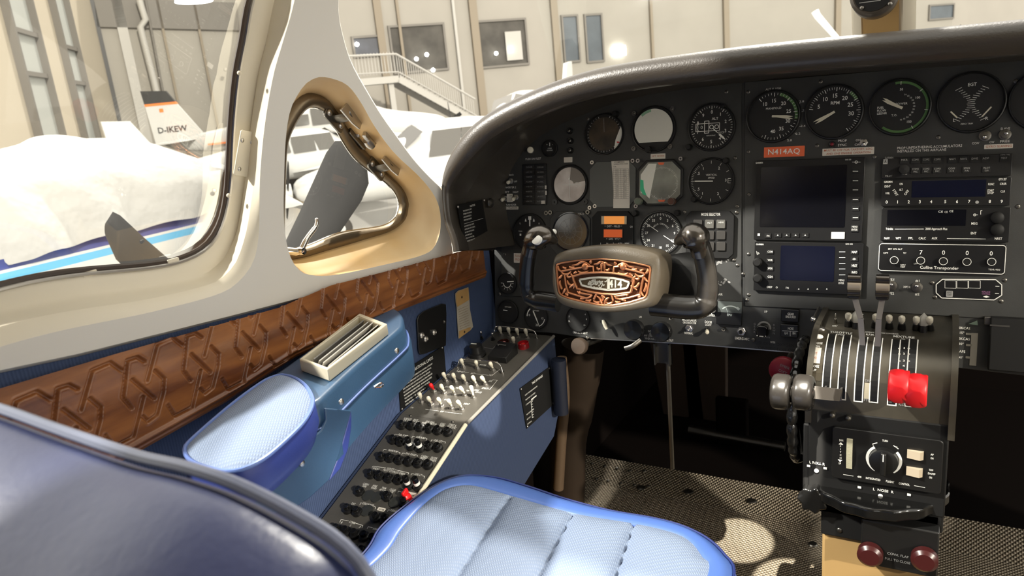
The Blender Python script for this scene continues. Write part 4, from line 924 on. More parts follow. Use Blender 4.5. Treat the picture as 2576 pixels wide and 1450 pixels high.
def m_adf(mb, R):
    ticks(mb, R, 0, 360, 72, .88, .96, .0005, 2, .85); nums(mb, R, [('0', 0), ('3', 30), ('6', 60), ('9', 90), ('12', 120), ('15', 150), ('18', 180), ('21', 210), ('24', 240), ('27', 270), ('30', 300), ('33', 330)], .70, .125)
    for i, ch in enumerate('RADIO COMPASS'): a = math.radians(90-(-55+110*i/12)); ch != ' ' and mb.text(ch, R*.08, R*.45*math.cos(a), R*.45*math.sin(a), .0006, a-PI/2)
gauge('radio_compass', 'round radio compass dial with a diagonal thin white pointer', 1662, 587, 55.5, m_adf, knobs=((1601, 537, 8, 'black'), (1706, 536, 8, 'black')),
      ptr=lambda mb, R: (mb.line((-R*.75, R*.5), (-R*.1, R*.08), R*.02, .002), needle(mb, R, 122, .2, .85, .03, tip=.8), needle(mb, R, 122, .68, .88, .08, tip=.1)))
u = Unit(PF, 1788, 592, NP); t = thing('mode_selector', 'black mode selector box with nine square keys', 'control box', u.M); a = u.rect(1728, 531, 1848, 650)
obj('case', MB().prism(octa(*a, .008), 0, .006), M_['blackm'], t, bevel=.001)
for j, y in enumerate((564, 592, 620)):
    for i, x in enumerate((1756, 1785.5, 1814)):
        b = u.rect(x-11, y-11, x+11, y+11, .006); obj('key', MB().prism(rrect(*b, .0012, 2), .006, .0085), mat('key_grey_%d%d' % (i, j), ((.10, .098, .088) if j == 0 and i else (.04, .038, .035)), .4) , t, bevel=.0005)
m = MB(); u.fit(m, 'MODE SELECTOR', 1764, 1812, 540, 7, .0064, .012); u.fit(m, 'ALT', 1779, 1791, 561, 4, .0089); u.fit(m, 'HDG', 1808, 1820, 560, 4, .0089); obj('lettering', m, M_['white'], t, sm=False)
for q in ((1722, 534), (1853, 535), (1846, 655)):
    p = u.p(*q); obj('screw', MB().ball((p[0], p[1], 0), .0035, 12, 1, 1, .5), M_['dsteel'], t)
# annunciator and switches at the left end
u = Unit(PF, 1346, 465, NP); t = thing('annunciator_panel', 'dark grid of small warning windows at the left end of the panel', 'annunciator', u.M); a = u.rect(1316, 413, 1376, 516)
obj('case', MB().box(a[0], a[1], 0, a[2], a[3], .003), M_['black'], t, bevel=.0006)
names = [['DOOR', 'DOOR AJAR'], ['LOW VAC', 'ALTERN'], ['GENR', 'GENL'], ['PUMP', 'FUEL'], ['HYD PR', 'HYD'], ['INVERTER', 'TEST'], ['HEATER', 'AIR'], ['LOW OIL', 'ICE']]
for r_i in range(8):
    for c_i in range(2):
        x0 = 1319+c_i*28.5; y0 = 416+r_i*12.3; b = u.rect(x0, y0, x0+26.5, y0+10.5, .003)
        k = obj('warning_window', MB().box(b[0], b[1], .003, b[2], b[3], .0042), mat('window_dark', (.02, .018, .016), .25) if not (r_i or c_i) else bpy.data.materials['window_dark'], t, sm=False)
m = MB()
for r_i in range(8):
    for c_i in range(2): x0 = 1319+c_i*28.5; u.fit(m, names[r_i][c_i], x0+4, x0+20, 421+r_i*12.3, 3.4, .0045)
obj('lettering', m, M_['dimwhite'], t, sm=False)
m = MB()
for (x0, y0, x1, y1) in ((1372, 480, 1375.5, 491), (1362, 505, 1371, 513.5), (1371, 467, 1375, 476)): b = u.rect(x0, y0, x1, y1, .004); m.box(b[0], b[1], .0042, b[2], b[3], .0047)
obj('pale_patch', m, M_['lab'], t, sm=False)  # small pale rectangles along the right side of the grid
gauge('gyro_slaving_meter', 'tiny round gyro slaving meter at the upper left of the panel', 1384, 374, 21, lambda mb, R: (mb.box(-R*.05, R*.3, .0006, R*.05, R*.75, .001), mb.text('+', R*.25, -R*.4, R*.5, .0006), mb.text('-', R*.25, R*.4, R*.5, .0006), mb.text('GYRO', R*.16, 0, 0, .0006), mb.text('SLAVING', R*.16, 0, -R*.25, .0006)))
def jack(name, lab, px, py, r, m='dsteel', F=PF, n=NP, cat='light', col=None):
    u = Unit(F, px, py, n); R = r*u.vs(px, py); t = thing(name, lab, cat, u.M)
    obj('collar', MB().lathe([(R, 0), (R, .004), (R*.8, .006), (R*.55, .0055)], seg=24), M_[m], t)
    obj('cap', MB().ball((0, 0, .005), R*.58, 16, 1, 1, .6), M_[col or 'black'], t); return t
for i, (x, y) in enumerate(((1434, 330), (1436, 355), (1436, 379))): jack('indicator_light', ('topmost', 'middle', 'lowest')[i]+' of three small round indicator lights in a column on the upper left panel', x, y, 8, 'black', col='dsteel')
def toggle(name, lab, F, px, py, tx, ty, n=NP, L=.016, m='bat', r=.0032, nut=.0058, group=None, tip=None, base='steel', lean=None, cat='switch'):
    u = Unit(F, px, py, n); t = thing(name, lab, cat, u.M, group)
    obj('nut', MB().lathe([(nut, 0), (nut, .002), (nut*.72, .0024), (nut*.68, .0058), (nut*.42, .006)], seg=6 if base == 'steel' else 20), M_[base], t, sm=False)
    b = Vec((0, 0, .005))
    d = None
    # direction: from the nut towards the point seen at (tx, ty), length L
    o = u.M @ b; best = None
    for k in range(60):
        s = .004+.0006*k; dd = ray(tx, ty); # choose depth so the tip lies L from the base
    dd = ray(tx, ty).normalized(); w = o-CAM; tca = w.dot(dd); h2 = w.length_squared-tca*tca
    th = math.sqrt(max(0, L*L-h2)); tip_w = CAM+dd*(tca-th)
    e = u.M.inverted() @ tip_w
    if e.z < .008: e.z = .008
    d = (e-b).normalized()
    obj('lever', MB().tube([b, b+d*L*.15, b+d*L*.3, b+d*L*.45, b+d*L*.8, b+d*L*.93, b+d*L], [r*.55, r*.55, r*.62, r, r*1.12, r*.95, r*.45], 12), M_[m], t)
    return t
toggle('rocker_switch', 'cream push knob near the upper left corner of the panel', PF, 1337, 379, 1334, 377, L=.010, r=.0055)
toggle('toggle_switch', 'short pale toggle left of the warning grid beside OFF', PF, 1286, 456, 1277, 460, L=.014)
toggle('toggle_switch', 'left one of two cream toggles above the fuel transfer label', PF, 1272, 500, 1262, 504, L=.014); toggle('toggle_switch', 'right one of two cream toggles above the fuel transfer label', PF, 1299, 497, 1290, 503, L=.014)
b = Unit(PF, 1285, 498, NP); a = b.rect(1279, 488, 1290, 509); t = thing('guard_plate', 'small white guard plate lettered OFF between two toggles at the left end', 'plate', b.M); obj('plate', MB().prism(rrect(*a, .001, 2), 0, .006), M_['lab'], t); m = MB(); b.fit(m, 'OFF', 1281, 1288, 493, 4, .0064); obj('lettering', m, ink, t, sm=False)
# engine dials
def m_man(mb, R):
    ticks(mb, R, -38, 208, 31, .86, .95, .0006, 5, .80); nums(mb, R, [('10', -35), ('15', 0), ('20', 38), ('25', 75), ('30', 112), ('35', 148), ('40', 180)], .62, .15); mb.text('MANIFOLD', R*.09, 0, R*.32, .0006)
def garc(a0, a1, r0=.84, r1=.96): return lambda t, u, R: obj('green_arc', MB().arc(0, 0, R*r0, R*r1, a0, a1, .0016), M_['green'], t, sm=False)
def m_rpm(mb, R):
    ticks(mb, R, -80, 145, 40, .86, .95, .0006, 5, .80); nums(mb, R, [('5', -68), ('10', -35), ('15', 0), ('20', 36), ('25', 68), ('30', 100)], .62, .16); mb.text('RPM', R*.13, R*.02, R*.34, .0006, 0, 1, .012)
def m_ff(mb, R):
    ticks(mb, R, 0, 150, 3, .84, .97, .0008, 0); nums(mb, R, [('50', 2), ('100', 62), ('150', 150)], .66, .09)
    for i, s in enumerate(('FUEL', 'FLOW', 'LBS/HR')): mb.text(s, R*.085, -R*.78, R*.02-i*R*.11, .0006, 0, .95, .01, 'l')
    mb.text('POWER', R*.085, R*.05, R*.12, .0006); mb.text('T.O.', R*.08, -R*.18, -R*.3, .0006)
    for k in range(12): a = math.radians(70-14*k); mb.text(('74', '65', '55', '50', '45', '40', '35', '30', '25', '20', '15', '10')[k], R*.06, R*.48*math.cos(a), R*.48*math.sin(a), .0006)
def m_egt(mb, R):
    mb.text('EGT', R*.12, 0, R*.62, .0006, 0, .9, .01); mb.text('ZERO TRIM', R*.055, -R*.1, -R*.75, .0006)
    for s in (-1, 1):
        for i in range(17):
            f = i/16; y = R*(.5-1.1*f); x = s*R*(.03+.38*abs(f*2-1)**1.7); w = .10 if i % 4 == 0 else .065
            tx = s*(-1 if f < .5 else 1); mb.line((x-R*w, y-tx*R*w*.5*abs(f*2-1)), (x+R*w, y+tx*R*w*.5*abs(f*2-1)), .0006, .0006)
    mb.text('L', R*.12, -R*.5, -R*.6, .0006); mb.text('R', R*.12, R*.5, -R*.6, .0006)
def n_pair(a, l0=-.12, l1=.75, w=.09): return lambda mb, R: (needle(mb, R, a-4, l0, l1*.97, w, .001, .7), needle(mb, R, a+3, l0, l1, w*.7, .0018, .8))
for nm, lab, x, y, r, mk, fx, pt in (
    ('manifold_gauge', 'round manifold pressure dial above the orange label', 1946, 293, 66, m_man, garc(15, 100), n_pair(98, -.05, .80)),
    ('tachometer', 'round RPM dial with needle pointing down left', 2099, 282, 69, m_rpm, garc(38, 62), n_pair(242, -.02, .84)),
    ('fuel_flow_gauge', 'round fuel flow dial with a green band around its rim', 2264, 270, 71, m_ff, garc(-12, 218, .88, .97), n_pair(300, -.1, .72, .1)),
    ('exhaust_temperature_gauge', 'round EGT dial with two curved scales at the top right', 2443, 258, 76, m_egt, lambda t, u, R: obj('pointer', MB().line((R*.62, -R*.2), (R*.36, -R*.52), R*.05, .0022), M_['bat'], t, sm=False), lambda mb, R: mb.line((-R*.62, -R*.28), (-R*.40, -R*.52), R*.05, .001)),
    ('twin_gauge', 'dial cut off by the right edge of the picture', 2628, 252, 78, m_man, None, None)):
    gauge(nm, lab, x, y, r, mk, xtra=fx, ptr=pt, ptr_m='bat', lip=.007)
jack('prop_sync_light', 'red prop sync light under the RPM dial', 2094, 363.5, 8, 'black', col='dred')
toggle('toggle_switch', 'small steel toggle right of the prop sync lettering', PF, 2173, 359, 2172, 364, L=.010, m='chrome', r=.0022)
toggle('toggle_switch', 'left one of two steel toggles under the EGT dial', PF, 2478, 342, 2477, 346, L=.010, m='chrome', r=.0022, nut=.0075, base='dsteel'); toggle('toggle_switch', 'right one of two steel toggles under the EGT dial', PF, 2528, 339, 2532, 334, L=.010, m='chrome', r=.0022, nut=.0075, base='dsteel')
toggle('toggle_switch', 'steel toggle between PS1 and PS2 beside the right black lever knob', PF, 2243, 719, 2242, 715, L=.010, m='chrome', r=.0022, nut=.0075, base='dsteel'); toggle('toggle_switch', 'steel toggle right of the XPDR lettering', PF, 2307, 723, 2306, 719, L=.010, m='chrome', r=.0022, nut=.0075, base='dsteel')
# lower dials
gauge('suction_gauge', 'small round dial with short white bar, upper left of the yoke', 1277, 713, 27, lambda mb, R: (mb.arc(0, 0, R*.38, R*.45, 90, 270, .0006), [mb.line((R*.5*math.cos(a), R*.5*math.sin(a)), (R*.72*math.cos(a), R*.72*math.sin(a)), .0006, .0006) for a in [PI+PI*k/6 for k in range(7)]], mb.line((R*.0, R*.15), (R*.75, R*.22), R*.08, .0008)))
gauge('oxygen_gauge', 'small dark round dial below the suction dial at the left edge of the panel', 1279, 785, 29, lambda mb, R: (mb.line((-R*.5, R*.15), (-R*.05, R*.12), R*.08, .0008), mb.text('OXYGEN', R*.12, 0, R*.45, .0006)))
gauge('cabin_pressure_dial', 'round dial with a slanted white needle just below the left of the yoke', 1349, 797, 32, lambda mb, R: (mb.arc(0, 0, R*.78, R*.86, 270, 320, .0006), mb.text('0', R*.2, -R*.6, R*.1, .0006), mb.text('15', R*.18, R*.6, -R*.1, .0006), mb.text('20', R*.2, R*.1, -R*.7, .0006), mb.text('OXYGEN', R*.1, 0, R*.5, .0006), mb.arc(0, 0, R*.8, R*.86, 100, 160, .0006)), ptr=lambda mb, R: needle(mb, R, 155, -.5, .85, .09))
gauge('cabin_altitude_dial', 'round cabin altitude knob dial under the yoke centre', 1454, 802, 32, lambda mb, R: nums(mb, R, [('8', 90), ('6', 60), ('10', 130), ('SL', 250), ('1', 280)], .8, .14))
u = Unit(PF, 1520, 812, 0); t = thing('white_lever', 'short white lever under the yoke centre', 'lever', u.M); obj('blade', MB().tube([Vec((*u.p(1517, 806, .012), .012)), Vec((*u.p(1519, 812, .013), .013)), Vec((*u.p(1523, 822, .014), .014)), Vec((*u.p(1526, 829, .014), .014))], [.003, .0045, .0042, .0028], 12, flat=.7), M_['bat'], t); obj('pivot', MB().cyl(0, .003, 0, .012, .003), M_['black'], t)
for i, (x, y) in enumerate(((1607, 825), (1675, 830))):
    u = Unit(PF, x, y, 0); R = 25*u.vs(x, y); t = thing('alternate_air_knob', ('left', 'right')[i]+' one of two large round black pull knobs under the yoke', 'knob', u.M)
    obj('stem', MB().cyl(0, 0, 0, .02, R*.5), M_['dsteel'], t); obj('grip', MB().lathe([(R*.7, .014), (R, .018), (R*1.02, .026), (R*.93, .031), (R*.5, .030), (.0001, .0295)], seg=36), M_['gloss'], t)
toggle('toggle_switch', 'steel toggle above the NORMAL lettering right of the pull knobs', PF, 1734, 826, 1731, 833, n=0, L=.009, m='chrome', r=.0018, nut=.0072); toggle('toggle_switch', 'cream toggle under the DOOR LIGHT lettering', PF, 1780, 829, 1779, 838, n=0, L=.012, nut=.004, base='black')
for nm, lab, x, y in (('microphone_jack', 'round steel microphone jack above the EMERG-MIC lettering', 1866, 834), ):
    u = Unit(PF, x, y, 0); R = 11.5*u.vs(x, y); t = thing(nm, lab, 'jack', u.M); obj('nut', MB().lathe([(R, 0), (R, .003), (R*.86, .0038), (R*.6, .004)], seg=6), M_['steel'], t, sm=False)
    obj('sleeve', MB().lathe([(R*.6, .003), (R*.6, .007), (R*.42, .0075), (R*.38, .004)], seg=24), M_['steel'], t); obj('hole', MB().disc(0, 0, .0045, R*.4, 20), M_['black'], t)
jack('plug_hole', 'small steel plug left of the microphone jack', 1822, 828, 5, 'dsteel', n=0, cat='plug')
u = Unit(PF, 1793, 772, 0); t = thing('rotary_knob', 'black rotary knob with pale rim above the BLOWER lettering', 'knob', u.M); R = 15*u.vs(1793, 772)
obj('rim', MB().lathe([(R, 0), (R*1.03, .003), (R*.8, .005)], seg=32), M_['dimwhite'], t); obj('grip', MB().lathe([(R*.8, .004), (R*.76, .014), (R*.6, .016), (.0001, .016)], seg=24), M_['black'], t)
jack('rotary_knob', 'small dark knob behind the right yoke grip under RMI', 1739, 738, 13, 'black', cat='knob')
u = Unit(PF, 1836, 787, 0); t = thing('power_meter', 'square meter with a pale arc scale and black lower half', 'meter', u.M); a = u.rect(1804, 757, 1868, 817)
obj('case', MB().box(a[0], a[1], 0, a[2], a[3], .006), M_['black'], t, bevel=.0008); b = u.rect(1806, 759, 1866, 787, .006); obj('scale_face', MB().box(b[0], b[1], .0055, b[2], b[3], .0064), mat('meter_grey', (.10, .115, .11), .3), t, sm=False)
m = MB(); c = u.p(1838, 800, .006); r = 30*u.vs(1838, 790); m.arc(c[0], c[1], r*.93, r*1.03, -44, 36, .0068, 16); m.arc(c[0], c[1], r*.90, r*1.1, 30, 44, .0069, 6); m.path([u.p(1826, 772, .006), u.p(1831, 787, .006)], .0006, .0068); u.fit(m, 'EPU', 1829, 1841, 793, 6, .0064, .01); obj('scale', m, mat('meter_print', (.4, .45, .44), .5), t, sm=False)
u = Unit(PF, 1922, 829, 0); t = thing('gear_lever_knob', 'black upright gear switch in a pale ring below I/P', 'switch', u.M); R = 17*u.vs(1922, 829)
obj('ring', MB().arc(0, R*.2, R*.78, R*1.02, -100, 100, .0008, 24), M_['dimwhite'], t, sm=False); obj('handle', MB().prism(rrect(-R*.8, -R*.95, R*.8, R*.75, R*.45, 5), .001, .018), M_['gloss'], t, bevel=.002)
m = MB(); m.box(-R*.3, -R*.86, .018, R*.25, -R*.74, .0184); m.box(-R*.7, -R*.8, .018, -R*.55, -R*.68, .0184); m.box(R*.5, -R*.8, .018, R*.62, -R*.68, .0184); obj('tick_marks', m, M_['white'], t, sm=False)
m = MB(); [m.text(c_, R*.3, -R*1.35, R*(.7-.4*i), .0005) for i, c_ in enumerate('GEAR')]; [m.text(c_, R*.3, R*1.4, R*(.7-.4*i), .0005) for i, c_ in enumerate('DOWN')]; m.text('DOWN', R*.25, R*.3, -R*1.15, .0005); obj('lettering', m, M_['dimwhite'], t, sm=False)
for lab, r, T in (('upper black annunciator block reading GEAR UNLOCKED', (1967, 777, 2012, 809), (('GEAR', 1981, 1997, 791), ('UNLOCKED', 1976, 2002, 798))), ('lower black annunciator block with NOSE, LH and RH', (1965, 815, 2010, 848), (('NOSE', 1982, 1996, 827.5), ('LH', 1974, 1981, 839), ('RH', 1994, 2001, 839.5)))):
    u = Unit(PF, (r[0]+r[2])/2, (r[1]+r[3])/2, 0); t = thing('gear_annunciator', lab, 'annunciator', u.M); a = u.rect(*r)
    obj('case', MB().prism(rrect(*a, .002, 3), 0, .009), M_['black'], t, bevel=.0012)
    m = MB(); [u.fit(m, s, x0, x1, y, 6, .0094, .01) for s, x0, x1, y in T]
    if 'lower' in lab: m.path([u.p(1968, 832.5, .009), u.p(2008, 834.5, .009)], .0006, .0094); m.path([u.p(1988, 833, .009), u.p(1988, 846, .009)], .0006, .0094)
    obj('lettering', m, M_['white'], t, sm=False)
# flap position indicator and right-hand boxes
u = Unit(PF, 2440, 880, 0); t = thing('flap_indicator', 'pale L-shaped flap position scale at the right of the throttle quadrant', 'indicator', u.M)
m = MB()
for r in ((2441, 838, 2458, 920), (2430, 838, 2445, 843), (2430, 866, 2445, 871), (2429, 897, 2444, 902)): a = u.rect(*r); m.box(a[0], a[1], 0, a[2], a[3], .0015)
obj('scale_strip', m, mat('flap_scale_paint', (.30, .28, .24), .5), t, sm=False)
m = MB().add([(*u.p(2436, 815), .003), (*u.p(2458, 806), .003), (*u.p(2460, 818), .003)], [(0, 1, 2)]); obj('pointer', m, mat('pale_green_pointer', (.18, .25, .2), .5), t, sm=False)
u = Unit(PF, 2560, 860, 0); t = thing('heater_control_box', 'black control box at the lower right corner of the panel', 'control box', u.M); a = u.rect(2486, 800, 2700, 935)
obj('case', MB().box(a[0], a[1], 0, a[2], a[3], .02), M_['blackm'], t, bevel=.002); a = u.rect(2490, 818, 2540, 822, .02); obj('slot', MB().box(a[0], a[1], .02, a[2], a[3], .021), M_['dsteel'], t)
a = u.rect(2475, 795, 2492, 815); obj('bracket', MB().box(a[0], a[1], 0, a[2], a[3], .012), M_['dsteel'], t, bevel=.001)
# ---- avionics
def box(name, lab, r, n1=.009, cat='radio', m='black', rr=.0015):
    u = Unit(PF, (r[0]+r[2])/2, (r[1]+r[3])/2, NP); t = thing(name, lab, cat, u.M); a = u.rect(*r, n1)
    obj('case', MB().prism(rrect(*a, rr, 3), 0, n1-NP), M_[m], t, bevel=.0006); return t, u
Z = .0068
def key(u, t, x, y, w, h, name='key'):
    b = u.rect(x-w/2, y-h/2, x+w/2, y+h/2, Z); obj(name, MB().prism(rrect(*b, .0008, 2), Z, Z+.0012), M_['blackm'], t, sm=False)
t, u = box('map_navigator', 'black radio with a large dark screen, upper of the left stack', (1898, 400, 2172, 606))
b = u.rect(1913, 418, 2128, 572, Z); obj('screen', MB().prism(rrect(*b, .002, 3), Z-.0005, Z+.0004), M_['screen'], t)
m = MB(); u.fit(m, 'GARMIN', 1901, 1919, 410, 4.5, Z+.0005, .02); u.fit(m, 'GNS 530', 2126, 2141, 402, 3.5, Z+.0005)
for y in (431, 455, 478, 502, 525, 548): key(u, t, 2152, y, 19, 11); m.path([u.p(2145.5, y, Z), u.p(2159, y, Z)], .0007, Z+.0018)
key(u, t, 2150, 575, 20, 18); u.fit(m, 'MENU', 2143, 2157, 571, 5, Z+.0018); u.fit(m, 'ENTER', 2142, 2157, 578.5, 5, Z+.0018)
for x in (1957, 1979.5, 2002, 2026): key(u, t, x, 592, 17, 11); p = u.p(x, 592, Z); m.add([(p[0]-.0014, p[1]-.001, Z+.0018), (p[0]+.0014, p[1]-.001, Z+.0018), (p[0], p[1]+.0014, Z+.0018)], [(0, 1, 2)])
key(u, t, 1932, 593, 17, 12); u.fit(m, 'FN', 1929, 1935.5, 594, 5, Z+.0018); a = u.rect(1906, 587.5, 1912, 594, Z); m.box(a[0], a[1], Z, a[2], a[3], Z+.0008)
m.ring(*u.p(2154, 408, Z), .0016, .0021, Z, Z+.0006, 16); m.path([u.p(2144, 408, Z), u.p(2165, 408, Z)], .0005, Z+.0006); obj('lettering', m, M_['white'], t, sm=False)
t, u = box('map_navigator', 'black radio with a smaller bluish screen, lower of the left stack', (1896, 610, 2170, 738))
b = u.rect(1963, 619, 2099, 707, Z); obj('screen', MB().prism(rrect(*b, .002, 3), Z-.0005, Z+.0004), M_['screenb'], t)
m = MB(); u.fit(m, 'GARMIN', 1902, 1921, 615.5, 4, Z+.0005, .02); u.fit(m, 'GNS 430', 2127, 2145, 614.5, 3.5, Z+.0005)
for s, y in (('COM', 634), ('VOR', 655), ('XPDR', 676), ('CDI', 697)): key(u, t, 1937, y, 18, 11); u.fit(m, s, 1931, 1943.5, y, 5, Z+.0018, .01)
for y in (634, 648, 663, 677, 692): m.path([u.p(2111, y, Z), u.p(2126.5, y, Z)], .0008, Z+.0006)
for s, y in (('MAP', 635), ('NRST', 669), ('INFO', 686)): key(u, t, 2149, y, 19, 11); u.fit(m, s, 2142.5, 2156, y, 6, Z+.0018, .012)
key(u, t, 2149, 652, 19, 11); m.ring(*u.p(2149, 652, Z), .0011, .0016, Z+.0012, Z+.0018, 16); m.path([u.p(2144, 652, Z), u.p(2154, 652, Z)], .0005, Z+.0018)
u.fit(m, 'MENU', 2110, 2124, 706, 5, Z+.0005); u.fit(m, 'ENTER', 2109.5, 2123, 713, 5, Z+.0005); u.fit(m, 'OBSP', 1929, 1942.5, 723, 5, Z+.0005); u.fit(m, 'FN', 1977, 1984, 725, 5, Z+.0005)
m.ring(*u.p(1954, 723.5, Z), .0010, .0014, Z, Z+.0006, 14)
for x in (2009.5, 2033, 2056, 2080): p = u.p(x, 727.5, Z); m.add([(p[0]-.0013, p[1]-.0008, Z+.0006), (p[0]+.0013, p[1]-.0008, Z+.0006), (p[0], p[1]+.0013, Z+.0006)], [(0, 1, 2)])
for k in range(5): m.path([u.p(1903+k*2.5, 632+k*1.5, Z), u.p(1905+k*2, 642-k, Z)], .0004, Z+.0006)
obj('lettering', m, M_['white'], t, sm=False)
for q in ((1908, 660), (1908, 700)):
    p = u.p(*q, Z); obj('knob', MB().lathe([(.0075, Z), (.0072, Z+.009), (.005, Z+.011), (.0001, Z+.011)], (p[0], p[1], 0), 'Z', 20), M_['blackm'], t)
t, u = box('audio_panel', 'black audio selector with two rows of keys at the top of the right stack', (2219, 392, 2546, 446))
m = MB(); u.fit(m, 'GARMIN', 2226, 2247, 397.5, 5, Z+.0005, .02); a = u.rect(2222, 401, 2233, 413, Z); m.box(a[0], a[1], Z, a[2], a[3], Z+.0006)
for i, (s1, s2, x) in enumerate((('MKR', 'MUTE', 2275), ('COM1', '', 2303), ('COM2', '', 2330), ('COM3', '', 2358), ('NAV1', '', 2396), ('NAV2', '', 2424), ('DME', '', 2452), ('ADF', '', 2480), ('TEST', '', 2526))):
    key(u, t, x, 404-i*.6, 22, 16); u.fit(m, s1, x-8, x+8, 403-i*.6, 5, Z+.0018)
for i, (s1, s2, x) in enumerate((('COM1', 'MIC', 2303), ('COM2', 'MIC', 2330), ('COM3', 'MIC', 2358), ('COM', '1/2', 2394), ('SPKR', 'PA', 2432), ('PILOT', 'CREW', 2482))):
    key(u, t, x, 429-i*.6, 22, 16); u.fit(m, s1, x-8, x+8, 426-i*.6, 4.5, Z+.0018); u.fit(m, s2, x-5, x+5, 432.5-i*.6, 4.5, Z+.0018)
u.fit(m, 'SENS', 2268, 2282, 438, 4.5, Z+.0005); u.fit(m, 'PILOT', 2227, 2245, 443, 4.5, Z+.0005); u.fit(m, 'GMA 340', 2517, 2540, 390, 4, Z+.0005); obj('lettering', m, M_['dimwhite'], t, sm=False)
p = u.p(2275, 427, Z); obj('knob', MB().lathe([(.007, Z), (.0066, Z+.009), (.0001, Z+.010)], (p[0], p[1], 0), 'Z', 20), M_['blackm'], t)
m = MB(); u.fit(m, 'A', 2224.5, 2230.5, 407, 8, Z+.0009, .02); obj('badge_letter', m, ink, t, sm=False)
t, u = box('digital_transponder', 'black radio with the digits 0 to 9 along its bottom edge', (2218, 450, 2543, 518))
m = MB(); u.fit(m, 'GARMIN', 2224, 2245, 458, 5, Z+.0005, .02)
for s, x0, x1, y in (('IDENT', 2225, 2240, 469.5), ('VFR', 2227, 2238, 487), ('ON', 2263, 2271, 463.5), ('ALT', 2262, 2271, 478), ('FUNC', 2486, 2501, 464), ('START', 2484, 2500, 480), ('STOP', 2484, 2500, 486), ('CRSR', 2515, 2532, 463), ('CLR', 2517, 2528, 482), ('GTX 327', 2512, 2532, 451.5)): u.fit(m, s, x0, x1, y, 5.5, Z+.0005, .012)
p = u.p(2252, 485, Z); m.text('STBY', .0035, p[0], p[1], Z+.0005, -1.0); p = u.p(2281, 485, Z); m.text('OFF', .0035, p[0], p[1], Z+.0005, 1.0)
for i, x in enumerate((2230.5, 2258, 2286, 2314, 2342.5, 2378, 2407.5, 2438, 2490, 2520)): u.txt(m, str(i), x, 509-i*.2, 7.5, Z+.0005, .015)
obj('lettering', m, M_['white'], t, sm=False); b = u.rect(2294, 454, 2480, 496, Z); obj('screen', MB().box(b[0], b[1], Z-.0004, b[2], b[3], Z+.0003), M_['screenb'], t, sm=False)
m = MB(); p = u.p(2458, 509, Z); m.disc(p[0], p[1], Z+.0005, .0022, 16); obj('sensor', m, M_['dimwhite'], t, sm=False)
t, u = box('approach_navigator', 'wide black radio with NAV, WPT, FPL keys in the right stack', (2216, 523, 2541, 608))
m = MB()
for s, x0, x1, y in (('Trimble', 2228, 2247, 576.5), ('2000 Approach Plus', 2328, 2383, 576.5), ('NAV', 2224, 2238, 600), ('WPT', 2253, 2267, 600), ('FPL', 2285, 2297, 600), ('CALC', 2311, 2329, 600), ('AUX', 2344, 2358, 600), ('NRST', 2502, 2521, 601), ('MSG', 2443.5, 2459, 563), ('ENT', 2442, 2456, 587.5)): u.fit(m, s, x0, x1, y, 6, Z+.0005, .012)
m.path([u.p(2251, 576.7, Z), u.p(2324, 576.5, Z)], .0006, Z+.0006); m.path([u.p(2382, 600.5, Z), u.p(2480, 601.5, Z)], .0007, Z+.0006)
for x0, x1, y in ((2360, 2372, 533), (2376, 2384, 534), (2388, 2398, 532)): u.fit(m, 'CE', x0, x1, y, 5, Z+.0005)
m.path([u.p(2467, 530, Z), u.p(2467, 540, Z)], .0007, Z+.0006); m.path([u.p(2467, 530, Z), u.p(2471, 530, Z)], .0007, Z+.0006); m.ring(*u.p(2452, 541, Z), .0012, .0018, Z, Z+.0006, 14); m.path([u.p(2448, 541, Z), u.p(2460, 541, Z)], .0006, Z+.0006)
obj('lettering', m, M_['white'], t, sm=False); b = u.rect(2232, 528, 2430, 568, Z); obj('screen', MB().box(b[0], b[1], Z-.0004, b[2], b[3], Z+.0003), M_['screen'], t, sm=False)
for q in ((2508, 548), (2508, 578)):
    p = u.p(*q, Z); obj('knob', MB().lathe([(.0085, Z), (.008, Z+.010), (.0055, Z+.012), (.0001, Z+.012)], (p[0], p[1], 0), 'Z', 20), M_['blackm'], t)
t, u = box('transponder', 'black radio outlined in white reading 7 0 0 0', (2209, 613, 2531, 688))
fr_ = MB(); o1 = u.rect(2211, 615.5, 2529, 685.5, Z); L1 = rrect(*o1, .004, 5); fr_.path(L1, .0009, Z+.0006, True)
for i, (s, x, y) in enumerate((('7', 2316.5, 636), ('0', 2373.5, 636.5), ('0', 2433, 637.5), ('0', 2493.5, 638.5))): u.txt(fr_, s, x, y, 11, Z+.0005, .006)
for x, y in ((2249.5, 655), (2316, 656), (2373, 657.5), (2432.5, 659), (2494.5, 659)): fr_.ring(*u.p(x, y, Z+.004), 8.4*u.vs(x, y), 9.6*u.vs(x, y), Z+.004, Z+.0055, 28)
u.fit(fr_, 'Collins Transponder', 2314, 2411, 674.5, 7.5, Z+.0005, .012); u.fit(fr_, 'TDR-950', 2486, 2516, 679, 4, Z+.0005)
for s, x0, x1, y in (('SBY ON ALT', 2234, 2270, 627), ('OFF', 2222, 2234, 637), ('TST', 2272, 2280, 637), ('REPLY', 2265, 2278, 667.5), ('TEST', 2265, 2277, 672.5), ('LOW', 2299, 2308, 664)): u.fit(fr_, s, x0, x1, y, 4, Z+.0005)
obj('lettering', fr_, M_['white'], t, sm=False)
for x, y in ((2249.5, 655), (2316, 656), (2373, 657.5), (2432.5, 659), (2494.5, 659)):
    p = u.p(x, y, Z); r = 8.5*u.vs(x, y); obj('knob', MB().lathe([(r*1.1, Z-.001), (r*1.1, Z+.001), (r, Z+.0015), (r*.95, Z+.005), (.0001, Z+.005)], (p[0], p[1], 0), 'Z', 24), M_['blackm'], t)
